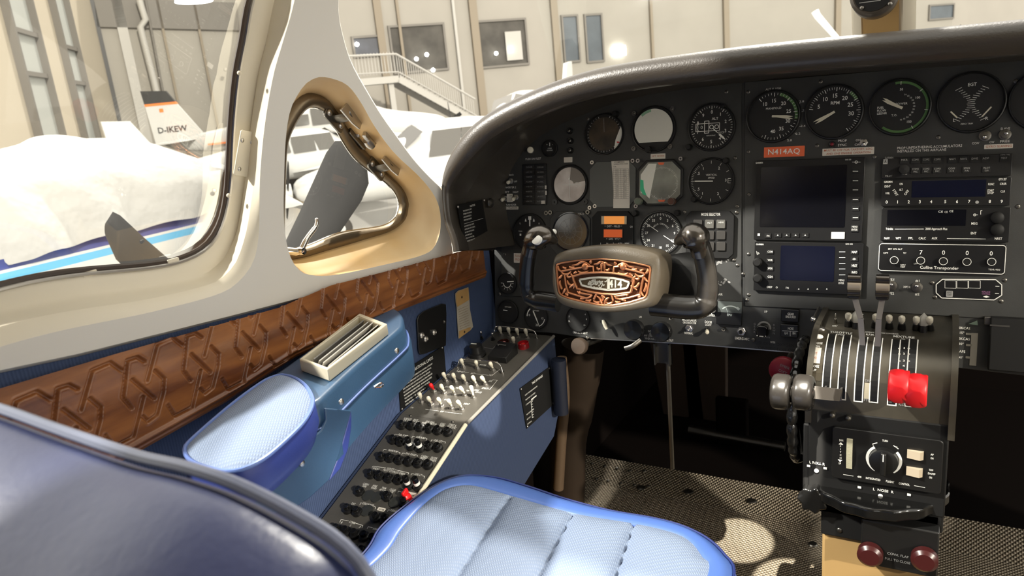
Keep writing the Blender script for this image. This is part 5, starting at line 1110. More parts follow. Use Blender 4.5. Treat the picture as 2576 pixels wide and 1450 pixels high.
u = Unit(PF, 2437, 728, NP); t = thing('locator_panel', 'black eight-sided plate outlined in white with three small windows', 'control box', u.M)
P = [(2371, 703), (2505, 704), (2520, 717), (2520, 743), (2501, 755), (2369, 750), (2355, 737), (2355, 716)]
obj('plate', MB().prism(u.poly(P)[::-1], 0, .002), M_['black'], t)
m = MB(); m.path(u.poly(P, .002), .0011, .0024, True)
for x0, x1 in ((2377, 2405), (2407, 2435), (2437, 2466)): m.path(u.poly([(x0, 706), (x1, 707), (x1, 726), (x0, 725)], .002), .0005, .0024, True)
for r in ((2504, 720, 2514, 721.5), (2503, 738, 2513, 739.5)): a = u.rect(*r, .002); m.box(a[0], a[1], .002, a[2], a[3], .0024)
p = u.p(2481, 747, .002); m.add([(p[0]-.004, p[1], .0024), (p[0], p[1]+.0016, .0024), (p[0]+.004, p[1], .0024), (p[0], p[1]-.0016, .0024)], [(0, 1, 2, 3)]); obj('outline', m, M_['white'], t, sm=False)
a = u.rect(2380, 732, 2397, 747, .002); obj('label_key', MB().prism(rrect(*a, .001, 2), .002, .004), M_['dimwhite'], t, sm=False); m = MB(); u.fit(m, 'XMIT', 2382, 2395, 736.5, 5, .0044); u.fit(m, 'OFF', 2383, 2394, 742.5, 5, .0044); obj('key_lettering', m, ink, t, sm=False)
m = MB(); u.fit(m, 'REPLACE', 2470, 2491, 735, 4, .0024); u.fit(m, 'CONTROL', 2470, 2491, 740, 4, .0024); obj('purple_lettering', m, mat('purple_ink', (.35, .15, .3), .5), t, sm=False)
# ---- glareshield
lipo = [(1142, 634), (1136, 605), (1121, 560), (1114, 500), (1114, 465), (1120, 435), (1133, 400), (1155, 362), (1190, 320), (1235, 284), (1300, 248), (1400, 205), (1500, 174), (1600, 154), (1720, 136), (1880, 115), (2050, 97), (2200, 83), (2400, 65), (2576, 48), (2760, 30)]
inn_ = [(1246, 629), (1244, 610), (1243, 560), (1243, 500), (1244, 480), (1247, 455), (1258, 425), (1276, 396), (1305, 362), (1345, 328), (1395, 298), (1460, 267), (1550, 240), (1640, 222), (1745, 207), (1880, 189), (2050, 172), (2200, 159), (2400, 141), (2576, 124), (2760, 108)]
NL = .185
assert len(lipo) == len(inn_), (len(lipo), len(inn_))
A_ = smooth([PF.w(*PF.px(x, y, NL)[:2], NL) for x, y in lipo], 6); B_ = smooth([PF.w(*PF.px(x, y, 0)[:2], 0) for x, y in inn_], 6)
R = []
N = PF.N
ks_ = [k for k in range(len(A_)-1, -1, -1) if -.10-A_[k].x > A_[-1].x+.03]; A_ = A_+[Vec((-.10-A_[k].x, A_[k].y, A_[k].z)) for k in ks_]; B_ = B_+[Vec((-.10-B_[k].x, B_[k].y, B_[k].z)) for k in ks_]
for i_, (a, b) in enumerate(zip(A_, B_)):
    t_ = (A_[min(i_+1, len(A_)-1)]-A_[max(i_-1, 0)]).normalized(); o = N.cross(t_).normalized()        # outward direction in the lip's plane
    j_ = min(i_, len(A_)-1-i_)/110; k_ = min(1, max(0, (j_-.14)/.28)); r = .007+.014*k_*k_*(3-2*k_)
    c = a-o*r
    ring = [b-o*.001, b+N*.03+o*.0, (b+N*.03).lerp(c-o*r*.9, .5), c-o*r*.9-N*.010, c-o*r*.98]
    ring += [c+N*(r*math.sin(q))-o*(r*math.cos(q)) for q in [PI*k/8 for k in range(1, 8)]]
    ring += [a, a-N*.03-o*.001, a-N*.09-o*.006, a-N*.16-o*.014, a-N*.30-o*.04]
    R.append(ring)
M_['lip'] = mat('lip_vinyl', (.04, .033, .026), .36, bump=.5, scale=350, bdist=.0006, coat=.12)  # lip roll slightly darker than the hood vinyl
RL = [[q for q in r[5:14]] for r in R]
gs = solid('glareshield', MB().loft([r[:6] for r in R], False).loft([r[13:] for r in R], False), M_['shield'], 'black padded glareshield hood arching over the instruments', 'glareshield', angle=50)
worldlip = MB().loft(RL, False); I_ = gs.matrix_basis.inverted(); worldlip.v = [tuple(I_ @ Vec(v)) for v in worldlip.v]; obj('lip_roll', worldlip, M_['lip'], gs, angle=60)
nose = MB().loft([[r[-1]+N*.012 for r in R], [Vec((a.x, 2.32, a.z-.12)) for a in A_]], False)
obj('wall_nose', nose, M_['blackm'], kind='structure')
# notice plate on the hood's left cheek
def cheek(px, py):
    return onX(px, py, XCH)
XCH = -.731
cs = [cheek(*q) for q in ((1146, 517), (1207, 502), (1226, 612), (1163, 628))]; cc = sum(cs, Vec())/4
KF = Frame(cc+Vec((.004, 0, 0)), cs[1]-cs[0], cs[0]-cs[3]); I_ = KF.mat().inverted(); q = [I_ @ c for c in cs]
t = thing('notice_plate', 'tilted black placard headed NOTICE on the left cheek of the glareshield', 'placard', KF.mat())
obj('plate', MB().hexa([(p.x, p.y, 0) for p in (q[3], q[2], q[1], q[0])], [(p.x, p.y, .001) for p in (q[3], q[2], q[1], q[0])]), M_['blackm'], t)
w_ = (q[1]-q[0]).length; h_ = (q[0]-q[3]).length; m = MB()
ls = ['THE AUXILIARY FUEL PUMP', 'SYSTEMS IN THIS AIRPLANE', 'HAVE BEEN MODIFIED BY', 'SERVICE BULLETIN ME78-2', '', 'AUX PUMP LOW FOR TAKEOFF,', 'LANDING AND VAPOR CLEARING.', 'AUX PUMP HIGH FOR ENGINE', 'DRIVEN PUMP FAILURE.', 'KEEP LOW ON IF FUEL PRESS.', 'SEE EMERGENCY PROCEDURES']
top_ = h_*.5-.006; m.text('NOTICE', .0034, 0, top_, .0014, 0, 1, .01)
for i, s in enumerate(ls): m.text(s, .0026, -w_*.40, top_-(i+1)*(h_-.012)/12.5, .0014, 0, .62, .006, 'l')
m.line((-w_*.4, top_-5.1*(h_-.012)/12.5), (w_*.4, top_-5.1*(h_-.012)/12.5), .0004, .0014); obj('lettering', m, M_['white'], t, sm=False)
for x, y in ((1213, 504), (1147, 521), (1163, 621), (1219, 598)):
    p = I_ @ cheek(x, y); obj('rivet', MB().ball((p.x, p.y, .001), .0025, 10, 1, 1, .5), M_['steel'], t)
p = cheek(1231, 511); obj('trim_button', MB().lathe([(.009, 0), (.008, .003), (.003, .005), (.0001, .005)], (0, 0, 0), 'X', 20), M_['dsteel'], M=Matrix.Translation(p+Vec((.002, 0, 0))), label='round steel button on the hood cheek beside the NOTICE placard', cat='fastener')
# ================================================================== control yoke
M_['horn'] = mat('black_glossy_grip', (.010, .009, .008), .25, spec=.5, coat=.15)
M_['hornm'] = mat('polished_gunmetal_horn', (.11, .10, .09), .2, .9)
YF = Frame(onY(1527, 705, .95), (1, 0, 0), (0, .182, .983))
Y = Unit(YF, 1527, 705, 0)
yk = thing('control_yoke', 'black control yoke with a copper ornament plate numbered 414', 'yoke', Y.M)
def polar(pts, n, c=(0, 0)):
    P = [(math.atan2(p[1]-c[1], p[0]-c[0]), math.hypot(p[0]-c[0], p[1]-c[1]), p) for p in pts]
    out = []; D = [(Vec((p[0]-c[0], p[1]-c[1]))) for p in pts]
    for k in range(n):
        a = 2*PI*k/n; d = Vec((math.cos(a), math.sin(a))); best = None
        for i in range(len(D)):
            p, q = D[i], D[(i+1) % len(D)]; e = q-p; den = d.x*e.y-d.y*e.x
            if abs(den) < 1e-12: continue
            t = (p.x*e.y-p.y*e.x)/den; s = (p.x*d.y-p.y*d.x)/den
            if t > 0 and -1e-6 <= s <= 1+1e-6: best = max(best or 0, t)
        out.append((c[0]+d.x*best, c[1]+d.y*best))
    return out
def Z2(x, y): return (1380+x/7.25, 600+y/7.25)
bo = [(1389, 706), (1390, 672), (1394, 648), (1406, 636), (1430, 628), (1480, 619), (1528, 616), (1580, 619), (1630, 629), (1655, 638), (1666, 650), (1667, 690), (1661, 730), (1653, 760), (1640, 772), (1610, 779), (1570, 785), (1530, 787), (1490, 785), (1440, 776), (1412, 765), (1399, 750), (1392, 730)]
bo = [(p.x, p.y) for p in smooth([Vec((*q, 0)) for q in Y.poly(bo)], 4, True)]; BO = polar(bo, 120)
co = [Z2(*q) for q in [(158, 520), (160, 478), (190, 455), (300, 430), (600, 385), (950, 363), (1250, 380), (1600, 435), (1860, 495), (1892, 520), (1893, 570), (1860, 850), (1825, 1030), (1790, 1080), (1500, 1170), (1200, 1222), (1000, 1218), (700, 1170), (400, 1095), (240, 1035), (205, 980), (185, 850)]]
CO = polar(Y.poly(co), 120)
def sc2(L, k): return [(a*k, b*k) for a, b in L]
def z_(L, z): return [(a, b, z) for a, b in L]
mixp = [(a*.35+c*.65, b*.35+d*.65) for (a, b), (c, d) in zip(BO, CO)]
obj('hub', MB().loft([z_(sc2(BO, .9), -.05), z_(BO, -.040), z_(BO, -.008), z_(sc2(BO, .985), .001), z_(sc2(BO, .955), .0055), z_(mixp, .0075), z_(sc2(CO, 1.02), .0065), z_(sc2(CO, 1.0), .001)], True, True), M_['taupe'], yk, angle=70)
orn = obj('ornament_ground', MB().add(z_(CO, .0015), [tuple(range(120))]), M_['copperd'], yk, sm=False)
m = MB(); m.tube([Vec((a, b, .0045)) for a, b in sc2(CO, .985)]+[Vec((*sc2(CO, .985)[0], .0045))], .0017, 8, False); obj('ornament_rim', m, M_['copper'], yk)
def zp(pts, z=.0045): return [Vec((*Y.p(*Z2(x, y)), z)) for x, y in pts]
rel = MB()
inner = [(470, 690), (640, 640), (820, 622), (1000, 618), (1230, 635), (1420, 670), (1582, 722), (1578, 770), (1525, 975), (1495, 985), (1250, 1018), (1000, 1008), (750, 965), (545, 912), (535, 880), (485, 760)]
rel.tube(zp(inner+[inner[0]]), .0024, 8, flat=.8)
def T_(pts, r=.0016, z=.0048, n=4, taper=False):
    P = smooth(zp(pts, z), n); k = len(P)
    rr = [r*(.25+.75*math.sin(PI*min(1, (i+.6)/k))) for i in range(k)] if taper else r
    rel.tube(P, rr, 7, flat=.9)
for L in ([(255, 600), (450, 560), (650, 525)], [(1770, 640), (1600, 590), (1420, 550)], [(740, 510), (840, 508), (850, 640)], [(1310, 510), (1222, 515), (1208, 645)], [(385, 985), (560, 1040), (720, 1085), (790, 1060), (815, 1025)],
          [(1690, 1020), (1500, 1075), (1330, 1105), (1250, 1085), (1235, 1045)], [(905, 995), (850, 1105)], [(1165, 1000), (1200, 1130)], [(320, 660), (345, 850), (385, 985)], [(1755, 700), (1720, 850), (1690, 1020)]): rel.tube(zp(L), .0021, 8, flat=.8)
for x, y in ((690, 512), (1385, 508)): rel.ball(zp([(x, y)], .004)[0], .0058, 14, 1, 1, .7)
half = [[(450, 488), (540, 478), (620, 432), (690, 432), (790, 492)], [(770, 440), (800, 415), (790, 460)], [(850, 470), (920, 460), (980, 425), (1035, 480)], [(985, 420), (1040, 450), (1045, 540), (1045, 600)],
        [(905, 520), (930, 560), (975, 545)], [(560, 590), (620, 625), (690, 620), (750, 590)], [(260, 600), (300, 645), (370, 650), (440, 600)], [(200, 500), (210, 560), (255, 600)], [(400, 510), (440, 530), (500, 520)],
        [(480, 640), (530, 610), (540, 600)], [(280, 515), (330, 545), (340, 520)], [(205, 740), (245, 700), (275, 660)], [(240, 760), (235, 830), (270, 920), (262, 860)], [(370, 660), (380, 700), (440, 690)], [(365, 760), (400, 830), (470, 850)],
        [(400, 900), (450, 860), (500, 830), (480, 910)], [(280, 1010), (320, 950), (335, 900)], [(330, 990), (370, 1030), (360, 960)], [(545, 960), (600, 990), (700, 1010), (820, 1025)], [(560, 960), (590, 1000), (600, 950)],
        [(600, 1100), (640, 1090), (700, 1080)], [(700, 1120), (760, 1135), (800, 1110)], [(840, 1130), (900, 1165), (960, 1150)], [(905, 1050), (960, 1090), (990, 1170), (1010, 1185)], [(980, 1060), (1010, 1040), (1020, 1075), (1022, 1120)], [(430, 640), (470, 700), (490, 760)]]
for L in half:
    T_(L, .0022, .0046, 4, True)
    T_([(2035-x, y+(x-1000)*-.035+18) for x, y in L], .0022, .0046, 4, True)
obj('ornament_relief', rel, M_['copper'], yk)
pl = [(578, 738), (800, 703), (950, 692), (1200, 706), (1380, 742), (1508, 790), (1505, 815), (1465, 905), (1300, 938), (1100, 948), (850, 915), (640, 868), (615, 850)]
m = MB(); m.prism([tuple(v[:2]) for v in zp(pl)][::-1], .0025, .0048); m.k = 0
obj('number_plate', m, mat('brass_plate', (.12, .085, .045), .4, .5), yk)
m = MB()
P = [tuple(v[:2]) for v in zp([(592, 748), (800, 716), (950, 706), (1200, 720), (1370, 752), (1492, 797), (1455, 898), (1300, 926), (1100, 935), (850, 902), (630, 850)])]
m.path(P, .0028, .0052, True); m.path([P_[:2] for P_ in zp([(1120, 710), (1118, 935)])], .0040, .0052)
random.seed(7)
for k in range(26):
    x, y = 760+random.random()*300, 765+random.random()*110; L = [(x, y)]
    a = random.random()*6
    for j in range(4): a += random.uniform(-1.6, 1.6); x += 26*math.cos(a); y += 22*math.sin(a); L.append((min(max(x, 745), 1085), min(max(y, 752), 892)))
    m.path([q[:2] for q in smooth(zp(L), 3)], .0011, .0054)
c = zp([(1245, 832)])[0]; m.text('414', .0105, c.x, c.y, .0054, 0, .92, .03)
obj('number_plate_print', m, mat('pale_enamel', (.70, .68, .58), .4), yk, sm=False)
# horns
def YP(L, ns): return [Vec((*Y.p(x, y, n), n)) for (x, y), n in zip(L, ns)]
L = YP([(1405, 762), (1372, 757), (1345, 753), (1330, 742), (1325, 715), (1326, 680), (1330, 645), (1338, 615)], [-.022]*4+[-.018, -.012, -.006, 0])
obj('grip', MB().tube(smooth(L, 5), [.012]*10+[.0105]*5+[.0095]*5+[.0105]*15+[.0125], 14, flat=1.2), M_['horn'], yk)
L = YP([(1333, 640), (1341, 612), (1357, 597), (1377, 596), (1392, 604), (1400, 612)], [-.004, .002, .006, .004, -.002, -.008])
hd = obj('horn_head', MB().tube(smooth(L, 4), [.0115]*4+[.0155, .017, .018, .0185]+[.0185, .018, .0175, .016]+[.015, .013, .011, .009]+[.008, .007, .005, .003, .002], 18), M_['hornm'], yk)
c = YP([(1349, 603)], [.024])[0]; obj('thumb_button', MB().lathe([(.0085, -.004), (.0085, .0005), (.006, .0015), (.0001, .0016)], (0, 0, 0), 'Z', 24, 1, .85), M_['white'], hd, Matrix.Translation(c) @ Matrix.Rotation(-.35, 4, 'Y') @ Matrix.Rotation(-.4, 4, 'X'))
c = YP([(1393, 584)], [.0])[0]; obj('push_button', MB().ball(c, .0045, 12), M_['white'], hd)
L = YP([(1640, 765), (1690, 770), (1735, 774), (1765, 770), (1778, 750), (1781, 715), (1776, 675), (1768, 640), (1757, 608)], [-.022]*5+[-.018, -.012, -.006, 0])
obj('grip', MB().tube(smooth(L, 5), [.014]*15+[.0135]*5+[.012]*5+[.0115]*15+[.0135], 14, flat=1.2), M_['horn'], yk)
L = YP([(1764, 640), (1756, 612), (1745, 595), (1728, 594), (1712, 604), (1698, 613)], [-.006, .002, .006, .004, -.004, -.012])
hd = obj('horn_head', MB().tube(smooth(L, 4), [.013]*4+[.016, .018, .0195, .0195]+[.019, .018, .017, .015]+[.013, .011, .010, .009]+[.008, .007, .005, .003, .002], 18), M_['hornm'], yk)
c = YP([(1739, 582)], [.012])[0]; Mh = Matrix.Translation(c) @ Matrix.Rotation(-.75, 4, 'X') @ Matrix.Rotation(-.12, 4, 'Y')
obj('trim_switch_ring', MB().ring(0, 0, .0050, .0085, -.002, .003, 28), M_['white'], hd, Mh); obj('trim_switch', MB().lathe([(.005, 0), (.0045, .003), (.0001, .0035)], seg=16), M_['gasket'], hd, Mh)
hb = Y.poly([(1642, 648), (1700, 640), (1756, 655), (1764, 700), (1758, 752), (1700, 768), (1640, 770)], -.055)
obj('column_housing', MB().prism(hb[::-1], -.13, -.05), M_['blackm'], yk, bevel=.012, seg=4)
c = Y.p(1675, 683, -.05); obj('housing_screw', MB().ball((c[0], c[1], -.049), .004, 12, 1, 1, .6), M_['steel'], yk)
obj('shaft', MB().cyl(.06, 0, -.26, -.05, .016), M_['dsteel'], yk)
# ================================================================== left side console
C1 = Frame((-.69, 1.187, .4365), (1, 0, 0), (0, .9934, .1145)); C2 = Frame((-.69, .874, .4005), (1, 0, 0), (0, .94, .341))
XR = -.628
def z1(y): return .4365+(y-1.187)*.1153
def z2(y): return .4005+(y-.874)*.3628
b = MB(); prof = [(1.192, .300), (1.192, z1(1.192)), (.874, .4005), (.50, z2(.50)), (.50, .12), (.80, .15), (1.03, .214), (1.155, .248)]
b.hexa; n = len(prof)
b.add([(-.764, y, z-.003) for y, z in prof]+[(XR, y, z-.003) for y, z in prof], [tuple(range(n-1, -1, -1)), tuple(range(n, 2*n))]+[(i, (i+1) % n, n+(i+1) % n, n+i) for i in range(n)])
b.f = [tuple(reversed(f)) for f in b.f]
console = thing('side_console', 'blue cloth covered side console carrying the switch deck under the left wall', 'console', Matrix.Translation((-.69, .9, .3)))
Mi = Matrix.Translation((.69, -.9, -.3))
b.v = [tuple(Mi @ Vec(v)) for v in b.v]; obj('body', b, M_['consolecloth'], console, sm=False)
def worldpart(nm, mb, m, par, **k): # mesh in world space, child of a translated/rotated thing
    I = par.matrix_basis.inverted(); mb.v = [tuple(I @ Vec(v)) for v in mb.v]; return obj(nm, mb, m, par, **k)
dk = MB().box(-.066, -.316, -.003, .062, .004, .0)
o = obj('switch_deck', dk, M_['deck'], console, console.matrix_basis.inverted() @ C1.mat(), bevel=.001)
dk = MB().box(-.066, -.40, -.003, .062, 0, .0)
o = obj('breaker_deck', dk, M_['deck'], console, console.matrix_basis.inverted() @ C2.mat(), bevel=.001)
worldpart('edge_trim', MB().tube([(XR, .50, z2(.50)), (XR, .872, .4005)], .0035, 8), M_['ivory'], console)
worldpart('edge_trim', MB().tube([(XR, .877, .401), (XR, 1.19, z1(1.19))], .0028, 8), mat('grey_edge_trim', (.22, .21, .19), .35), console)
# lettering on the decks
U1 = Unit(C1, 1130, 960, 0); U2 = Unit(C2, 1040, 1180, 0)
def s2(x, y): return (820+x/3.295, 700+y/3.295)
def s3(x, y): return (800+x/3.816, 1020+y/3.816)
m1 = MB(); m2 = MB()
def seglines(m, U, S, L, w=.0007): m.path([U.p(*S(*q)) for q in L], w, .0005)
seglines(m1, U1, s2, [(1100, 755), (1085, 775), (1185, 785)]); seglines(m1, U1, s2, [(1235, 795), (1345, 808)]); seglines(m1, U1, s2, [(1375, 812), (1440, 760)])
seglines(m1, U1, s2, [(1380, 845), (1420, 850), (1360, 925), (1335, 920)]); seglines(m1, U1, s2, [(825, 1090), (935, 1105)]); seglines(m1, U1, s2, [(985, 1112), (1130, 1130)]); seglines(m1, U1, s2, [(1310, 575), (1380, 590), (1400, 570)]); seglines(m1, U1, s2, [(1680, 462), (1740, 468)])
def W1(t, x0, x1, y, h): U1.fit(m1, t, s2(x0, y)[0], s2(x1, y)[0], s2(0, y)[1], h/3.3, .0006, .004)
def W2(t, x0, x1, y, h): U2.fit(m2, t, s3(x0, y)[0], s3(x1, y)[0], s3(0, y)[1], h/3.8, .0006, .004)
W1('GEN', 1095, 1115, 775, 14); W1('ALT', 1120, 1145, 780, 14); W1('BATT', 1200, 1232, 792, 14); W1('R ALT', 1350, 1380, 806, 14); W1('MASTER', 1270, 1330, 722, 16)
W1('FUEL', 1000, 1030, 800, 13); W1('STARTERS', 985, 1045, 905, 13); W1('PROP', 1075, 1110, 912, 13); W1('LDG', 1350, 1378, 855, 15); W1('RETRACT', 1290, 1345, 915, 15); W1('SURFACE', 1225, 1270, 930, 13); W1('DE-ICE', 1235, 1290, 948, 13)
W1('TAXI', 1160, 1185, 935, 13); W1('PITOT', 980, 1015, 1010, 13); W1('HEAT', 1140, 1190, 1045, 15); W1('OFF', 945, 975, 1108, 14); W1('ON', 700, 725, 1075, 13)
for t_, a, b_, y, h in (('SURFACE', 820, 900, 133, 20), ('DE ICE', 820, 885, 150, 20), ('PROP', 915, 960, 143, 20), ('DE ICE', 905, 970, 160, 20), ('LDG GEAR', 1030, 1120, 163, 20), ('WARN', 995, 1040, 172, 20), ('MOTOR', 1075, 1140, 183, 20), ('STALL', 1170, 1225, 183, 22), ('WARN', 1162, 1210, 200, 22), ('START &', 1250, 1330, 193, 22), ('PROP SYNC', 1230, 1330, 215, 22),
                        ('FUEL PUMP', 765, 865, 290, 20), ('AUX PUMP', 935, 1035, 313, 20), ('FUEL QTY', 1110, 1200, 345, 22), ('TRANS PUMP', 665, 775, 440, 20), ('ENG GAGE', 835, 945, 472, 20), ('CABIN', 985, 1055, 495, 24), ('PRESS', 975, 1040, 516, 24), ('DOOR', 1080, 1145, 510, 24), ('WARN', 1068, 1135, 532, 24),
                        ('LIGHTS', 660, 735, 612, 18), ('RADIO', 525, 590, 610, 22), ('PILOT CO-PILOT CABIN', 612, 850, 642, 22), ('LDG LT', 925, 1000, 668, 22), ('CABIN', 428, 490, 760, 22), ('FAN', 425, 465, 780, 22), ('FIRE', 522, 568, 778, 22), ('WARN', 505, 565, 798, 22), ('TRIM', 608, 655, 798, 22), ('POWER', 585, 655, 820, 22), ('CIGAR', 685, 750, 815, 22), ('LTR', 688, 725, 835, 22), ('ELECT', 795, 850, 838, 22),
                        ('OAT', 318, 358, 948, 24), ('GYRO POWER', 415, 545, 955, 24), ('TURN &', 690, 755, 1015, 24), ('COMM', 295, 360, 1128, 26), ('1', 222, 232, 1128, 22), ('2', 305, 318, 1155, 22), ('3', 395, 408, 1170, 22), ('NAV', 525, 570, 1190, 22), ('AVIONICS', 330, 400, 1350, 20)): W2(t_, a, b_, y, h)
for L in ([(735, 292), (740, 280), (765, 282)], [(865, 297), (872, 300), (868, 312)], [(902, 315), (908, 303), (932, 306)], [(1035, 320), (1048, 325), (1040, 340)], [(1085, 350), (1090, 335), (1110, 338)], [(1200, 352), (1225, 355), (1220, 370)], [(625, 442), (632, 428), (660, 432)], [(775, 455), (790, 458), (785, 470)], [(805, 478), (812, 462), (835, 465)], [(945, 482), (957, 486), (952, 498)],
          [(520, 600), (530, 588), (655, 605)], [(738, 622), (872, 652), (865, 668)], [(893, 675), (898, 660), (925, 664)], [(1000, 680), (1025, 686), (1018, 705)], [(768, 840), (772, 828), (795, 832)], [(402, 962), (410, 940), (420, 942)], [(540, 975), (555, 980), (548, 1000)], [(668, 1025), (675, 1008), (695, 1010)], [(210, 1130), (222, 1100), (295, 1115)], [(360, 1135), (432, 1158), (422, 1182)], [(472, 1190), (482, 1170), (525, 1178)], [(570, 1190), (605, 1200)]): seglines(m2, U2, s3, L)
obj('deck_lettering', m1, M_['white'], console, console.matrix_basis.inverted() @ U1.M, sm=False); obj('breaker_lettering', m2, M_['white'], console, console.matrix_basis.inverted() @ U2.M, sm=False)
# toggles: name of place, base, tip (crop pixels)
rows = [('row behind the far guard bar', [((1455, 480), (1438, 405)), ((1525, 487), (1508, 410)), ((1597, 492), (1578, 418)), ((1670, 500), (1650, 422))]),
        ('row behind the near guard bar', [((1140, 740), (1118, 672)), ((1255, 750), (1240, 688)), ((1385, 765), (1357, 700))]),
        ('first row of five', [((998, 855), (968, 785)), ((1075, 862), (1050, 793)), ((1160, 872), (1128, 803)), ((1245, 890), (1212, 812)), ((1325, 887), (1285, 815))]),
        ('middle row of switches', [((898, 945), (862, 878)), ((982, 957), (948, 884)), ((1067, 967), (1034, 897)), ((1152, 975), (1108, 903)), ((1225, 992), (1198, 890))]),
        ('last row before the breakers', [((795, 1030), (772, 952)), ((875, 1055), (842, 988)), ((958, 1065), (926, 996)), ((1045, 1082), (1010, 1008)), ((1128, 1090), (1086, 1018))])]
ordn = ('leftmost', 'second from the left', 'third from the left', 'fourth from the left', 'rightmost')
for nm, L in rows:
    for i, (bs, tp) in enumerate(L):
        red = (nm.startswith('middle') and i == 0)
        w = ordn[i] if i < len(L)-1 else 'rightmost'
        toggle('toggle_switch', ('red toggle switch at the left end of the middle row on the console' if red else 'ivory toggle switch, %s in the %s' % (w, nm)), C1, *s2(*bs), *s2(*tp), n=.0, L=.0175, r=.0033, nut=.0052, m='red' if red else 'bat', group='console toggle switches')
toggle('toggle_switch', 'short cream toggle between the two red lamps on the console', C1, *s2(1562, 562), *s2(1548, 488), n=0, L=.016, r=.0036, nut=.005, group='console toggle switches')
for i, (bs, tp) in enumerate((((1290, 505), (1282, 442)), ((1385, 515), (1376, 455)))):
    toggle('lever_switch', ('left', 'right')[i]+' one of two small steel ball levers beside the far guard bar', C1, *s2(*bs), *s2(*tp), n=0, L=.015, m='chrome', r=.0026, nut=.004, base='black')
def lampcap(lab, x, y, r, cm, lens):
    u = Unit(C1, *s2(x, y), 0); t = thing('warning_lamp', lab, 'lamp', u.M)
    obj('collar', MB().lathe([(r*1.02, 0), (r, .010), (r*.86, .0105), (r*.8, .006)], seg=28), cm, t); obj('lens', MB().ball((0, 0, .006), r*.45, 16, 1, 1, .7), lens, t)
lampcap('clear red round lamp at the right edge of the switch deck', 1640, 575, .0105, mat('red_clear_plastic', (.35, .01, .015), .15, spec=.8), M_['red'])
lampcap('dark amber lamp with a pink lens left of the clear red lamp', 1478, 565, .0115, mat('dark_amber_plastic', (.05, .012, .008), .15), mat('pink_lens', (.75, .3, .32), .3))
u = Unit(C1, *s2(1465, 640), 0); t = thing('slanted_meter', 'black wedge-shaped meter with a fine pale scale on the switch deck', 'meter', u.M)
q = [u.p(*s2(*c)) for c in ((1345, 695), (1500, 712), (1595, 625), (1450, 600))]
h0, h1 = .012, .020
obj('case', MB().add([(x, y, 0) for x, y in q]+[(q[0][0], q[0][1], h0), (q[1][0], q[1][1], h0), (q[2][0], q[2][1], h1), (q[3][0], q[3][1], h1)], [(3, 2, 1, 0), (4, 5, 6, 7), (0, 1, 5, 4), (1, 2, 6, 5), (2, 3, 7, 6), (3, 0, 4, 7)]), M_['black'], t, bevel=.001)
m = MB()
for k in range(12): x = -.010+.0016*k; m.box(x, .003+.001*math.sin(k*.5), .0195, x+.0004, .0055+.001*math.sin(k*.5), .0198)
m.box(-.012, .003, .0195, .008, .0034, .0198); m.box(-.0065, -.001, .0195, -.0058, .006, .0199); obj('scale', m, M_['dimwhite'], t, sm=False)
u = Unit(C1, *s2(1255, 640), 0); t = thing('selector_knob', 'large black selector knob with a white line at the far left of the switch deck', 'knob', u.M)
obj('knob', MB().lathe([(.017, 0), (.0165, .006), (.013, .007), (.012, .020), (.0001, .0205)], seg=28), M_['black'], t); obj('pointer_line', MB().box(-.013, .004, .0205, -.001, .0058, .0212), M_['white'], t)
for lab, L, hgt in (('far steel wire guard bar around the front row of toggles', [(1385, 480), (1395, 440), (1415, 402), (1560, 410), (1700, 430), (1735, 455), (1750, 505)], .017), ('near steel wire guard bar around the three master toggles', [(1088, 740), (1098, 705), (1120, 672), (1260, 680), (1395, 692), (1445, 725), (1465, 790)], .017)):
    u = Unit(C1, *s2(*L[3]), 0); hs = (0, .013, .017, .017, .017, .013, 0); t = thing('guard_bar', lab, 'guard', u.M)
    pts = [Vec((*u.p(*s2(*q), h), h)) for q, h in zip(L, hs)]
    obj('wire', MB().tube(smooth(pts, 6), .0013, 10), M_['chrome'], t)
    for q in (pts[0], pts[-1]): obj('foot', MB().cyl(q.x, q.y, 0, .003, .003, 12), M_['steel'], t)
# circuit breakers
brk = [('row under the landing gear lettering', [(770, 170), (860, 175), (940, 190), (1030, 205), (1115, 220), (1210, 235)], ()), ('row lettered FUEL QTY', [(685, 310), (755, 330), (835, 325), (925, 345), (1025, 370), (1115, 385)], (2, 3)),
       ('row lettered CABIN PRESS', [(575, 475), (655, 485), (745, 505), (835, 520), (925, 535), (1020, 550)], ()), ('row lettered LDG LT', [(470, 640), (555, 655), (645, 680), (735, 695), (815, 700), (905, 710)], (4, 5)),
       ('row lettered CABIN FAN', [(360, 805), (630, 855), (790, 905)], ()), ('row lettered GYRO POWER', [(250, 975), (340, 1000), (525, 1055), (610, 1070), (700, 1095)], ()), ('row lettered COMM and NAV', [(145, 1170), (235, 1190), (320, 1215), (410, 1235), (495, 1262)], ()), ('last visible row by the seat back', [(390, 1380), (310, 1360)], ())]
on6 = ('leftmost', 'second', 'third', 'fourth', 'fifth', 'rightmost')
bp = None
for nm, L, pop in brk:
    for i, (x, y) in enumerate(L):
        up = i in pop
        px, py = s3(x+(42 if not up else 62), y+(36 if not up else 82)); u = Unit(C2, px, py, 0)
        w = 'rightmost' if i == len(L)-1 else on6[i]
        t = thing('circuit_breaker', ('popped black breaker with a white collar, %s in the %s' if up else 'black round circuit breaker, %s in the %s') % (w, nm), 'circuit breaker', u.M, 'circuit breakers on the console')
        obj('collar', MB().lathe([(.0078, 0), (.0076, .0045), (.0060, .0055)], seg=18), M_['black'], t)
        h = .011 if not up else .021
        obj('button', MB().lathe([(.0048, .004), (.0048, h-.001), (.0042, h), (.0026, h), (.0024, h-.0008), (.0001, h-.0008)], seg=18), M_['gloss'], t)
        if up: obj('white_band', MB().lathe([(.0050, .008), (.0050, .013)], seg=18), M_['white'], t)
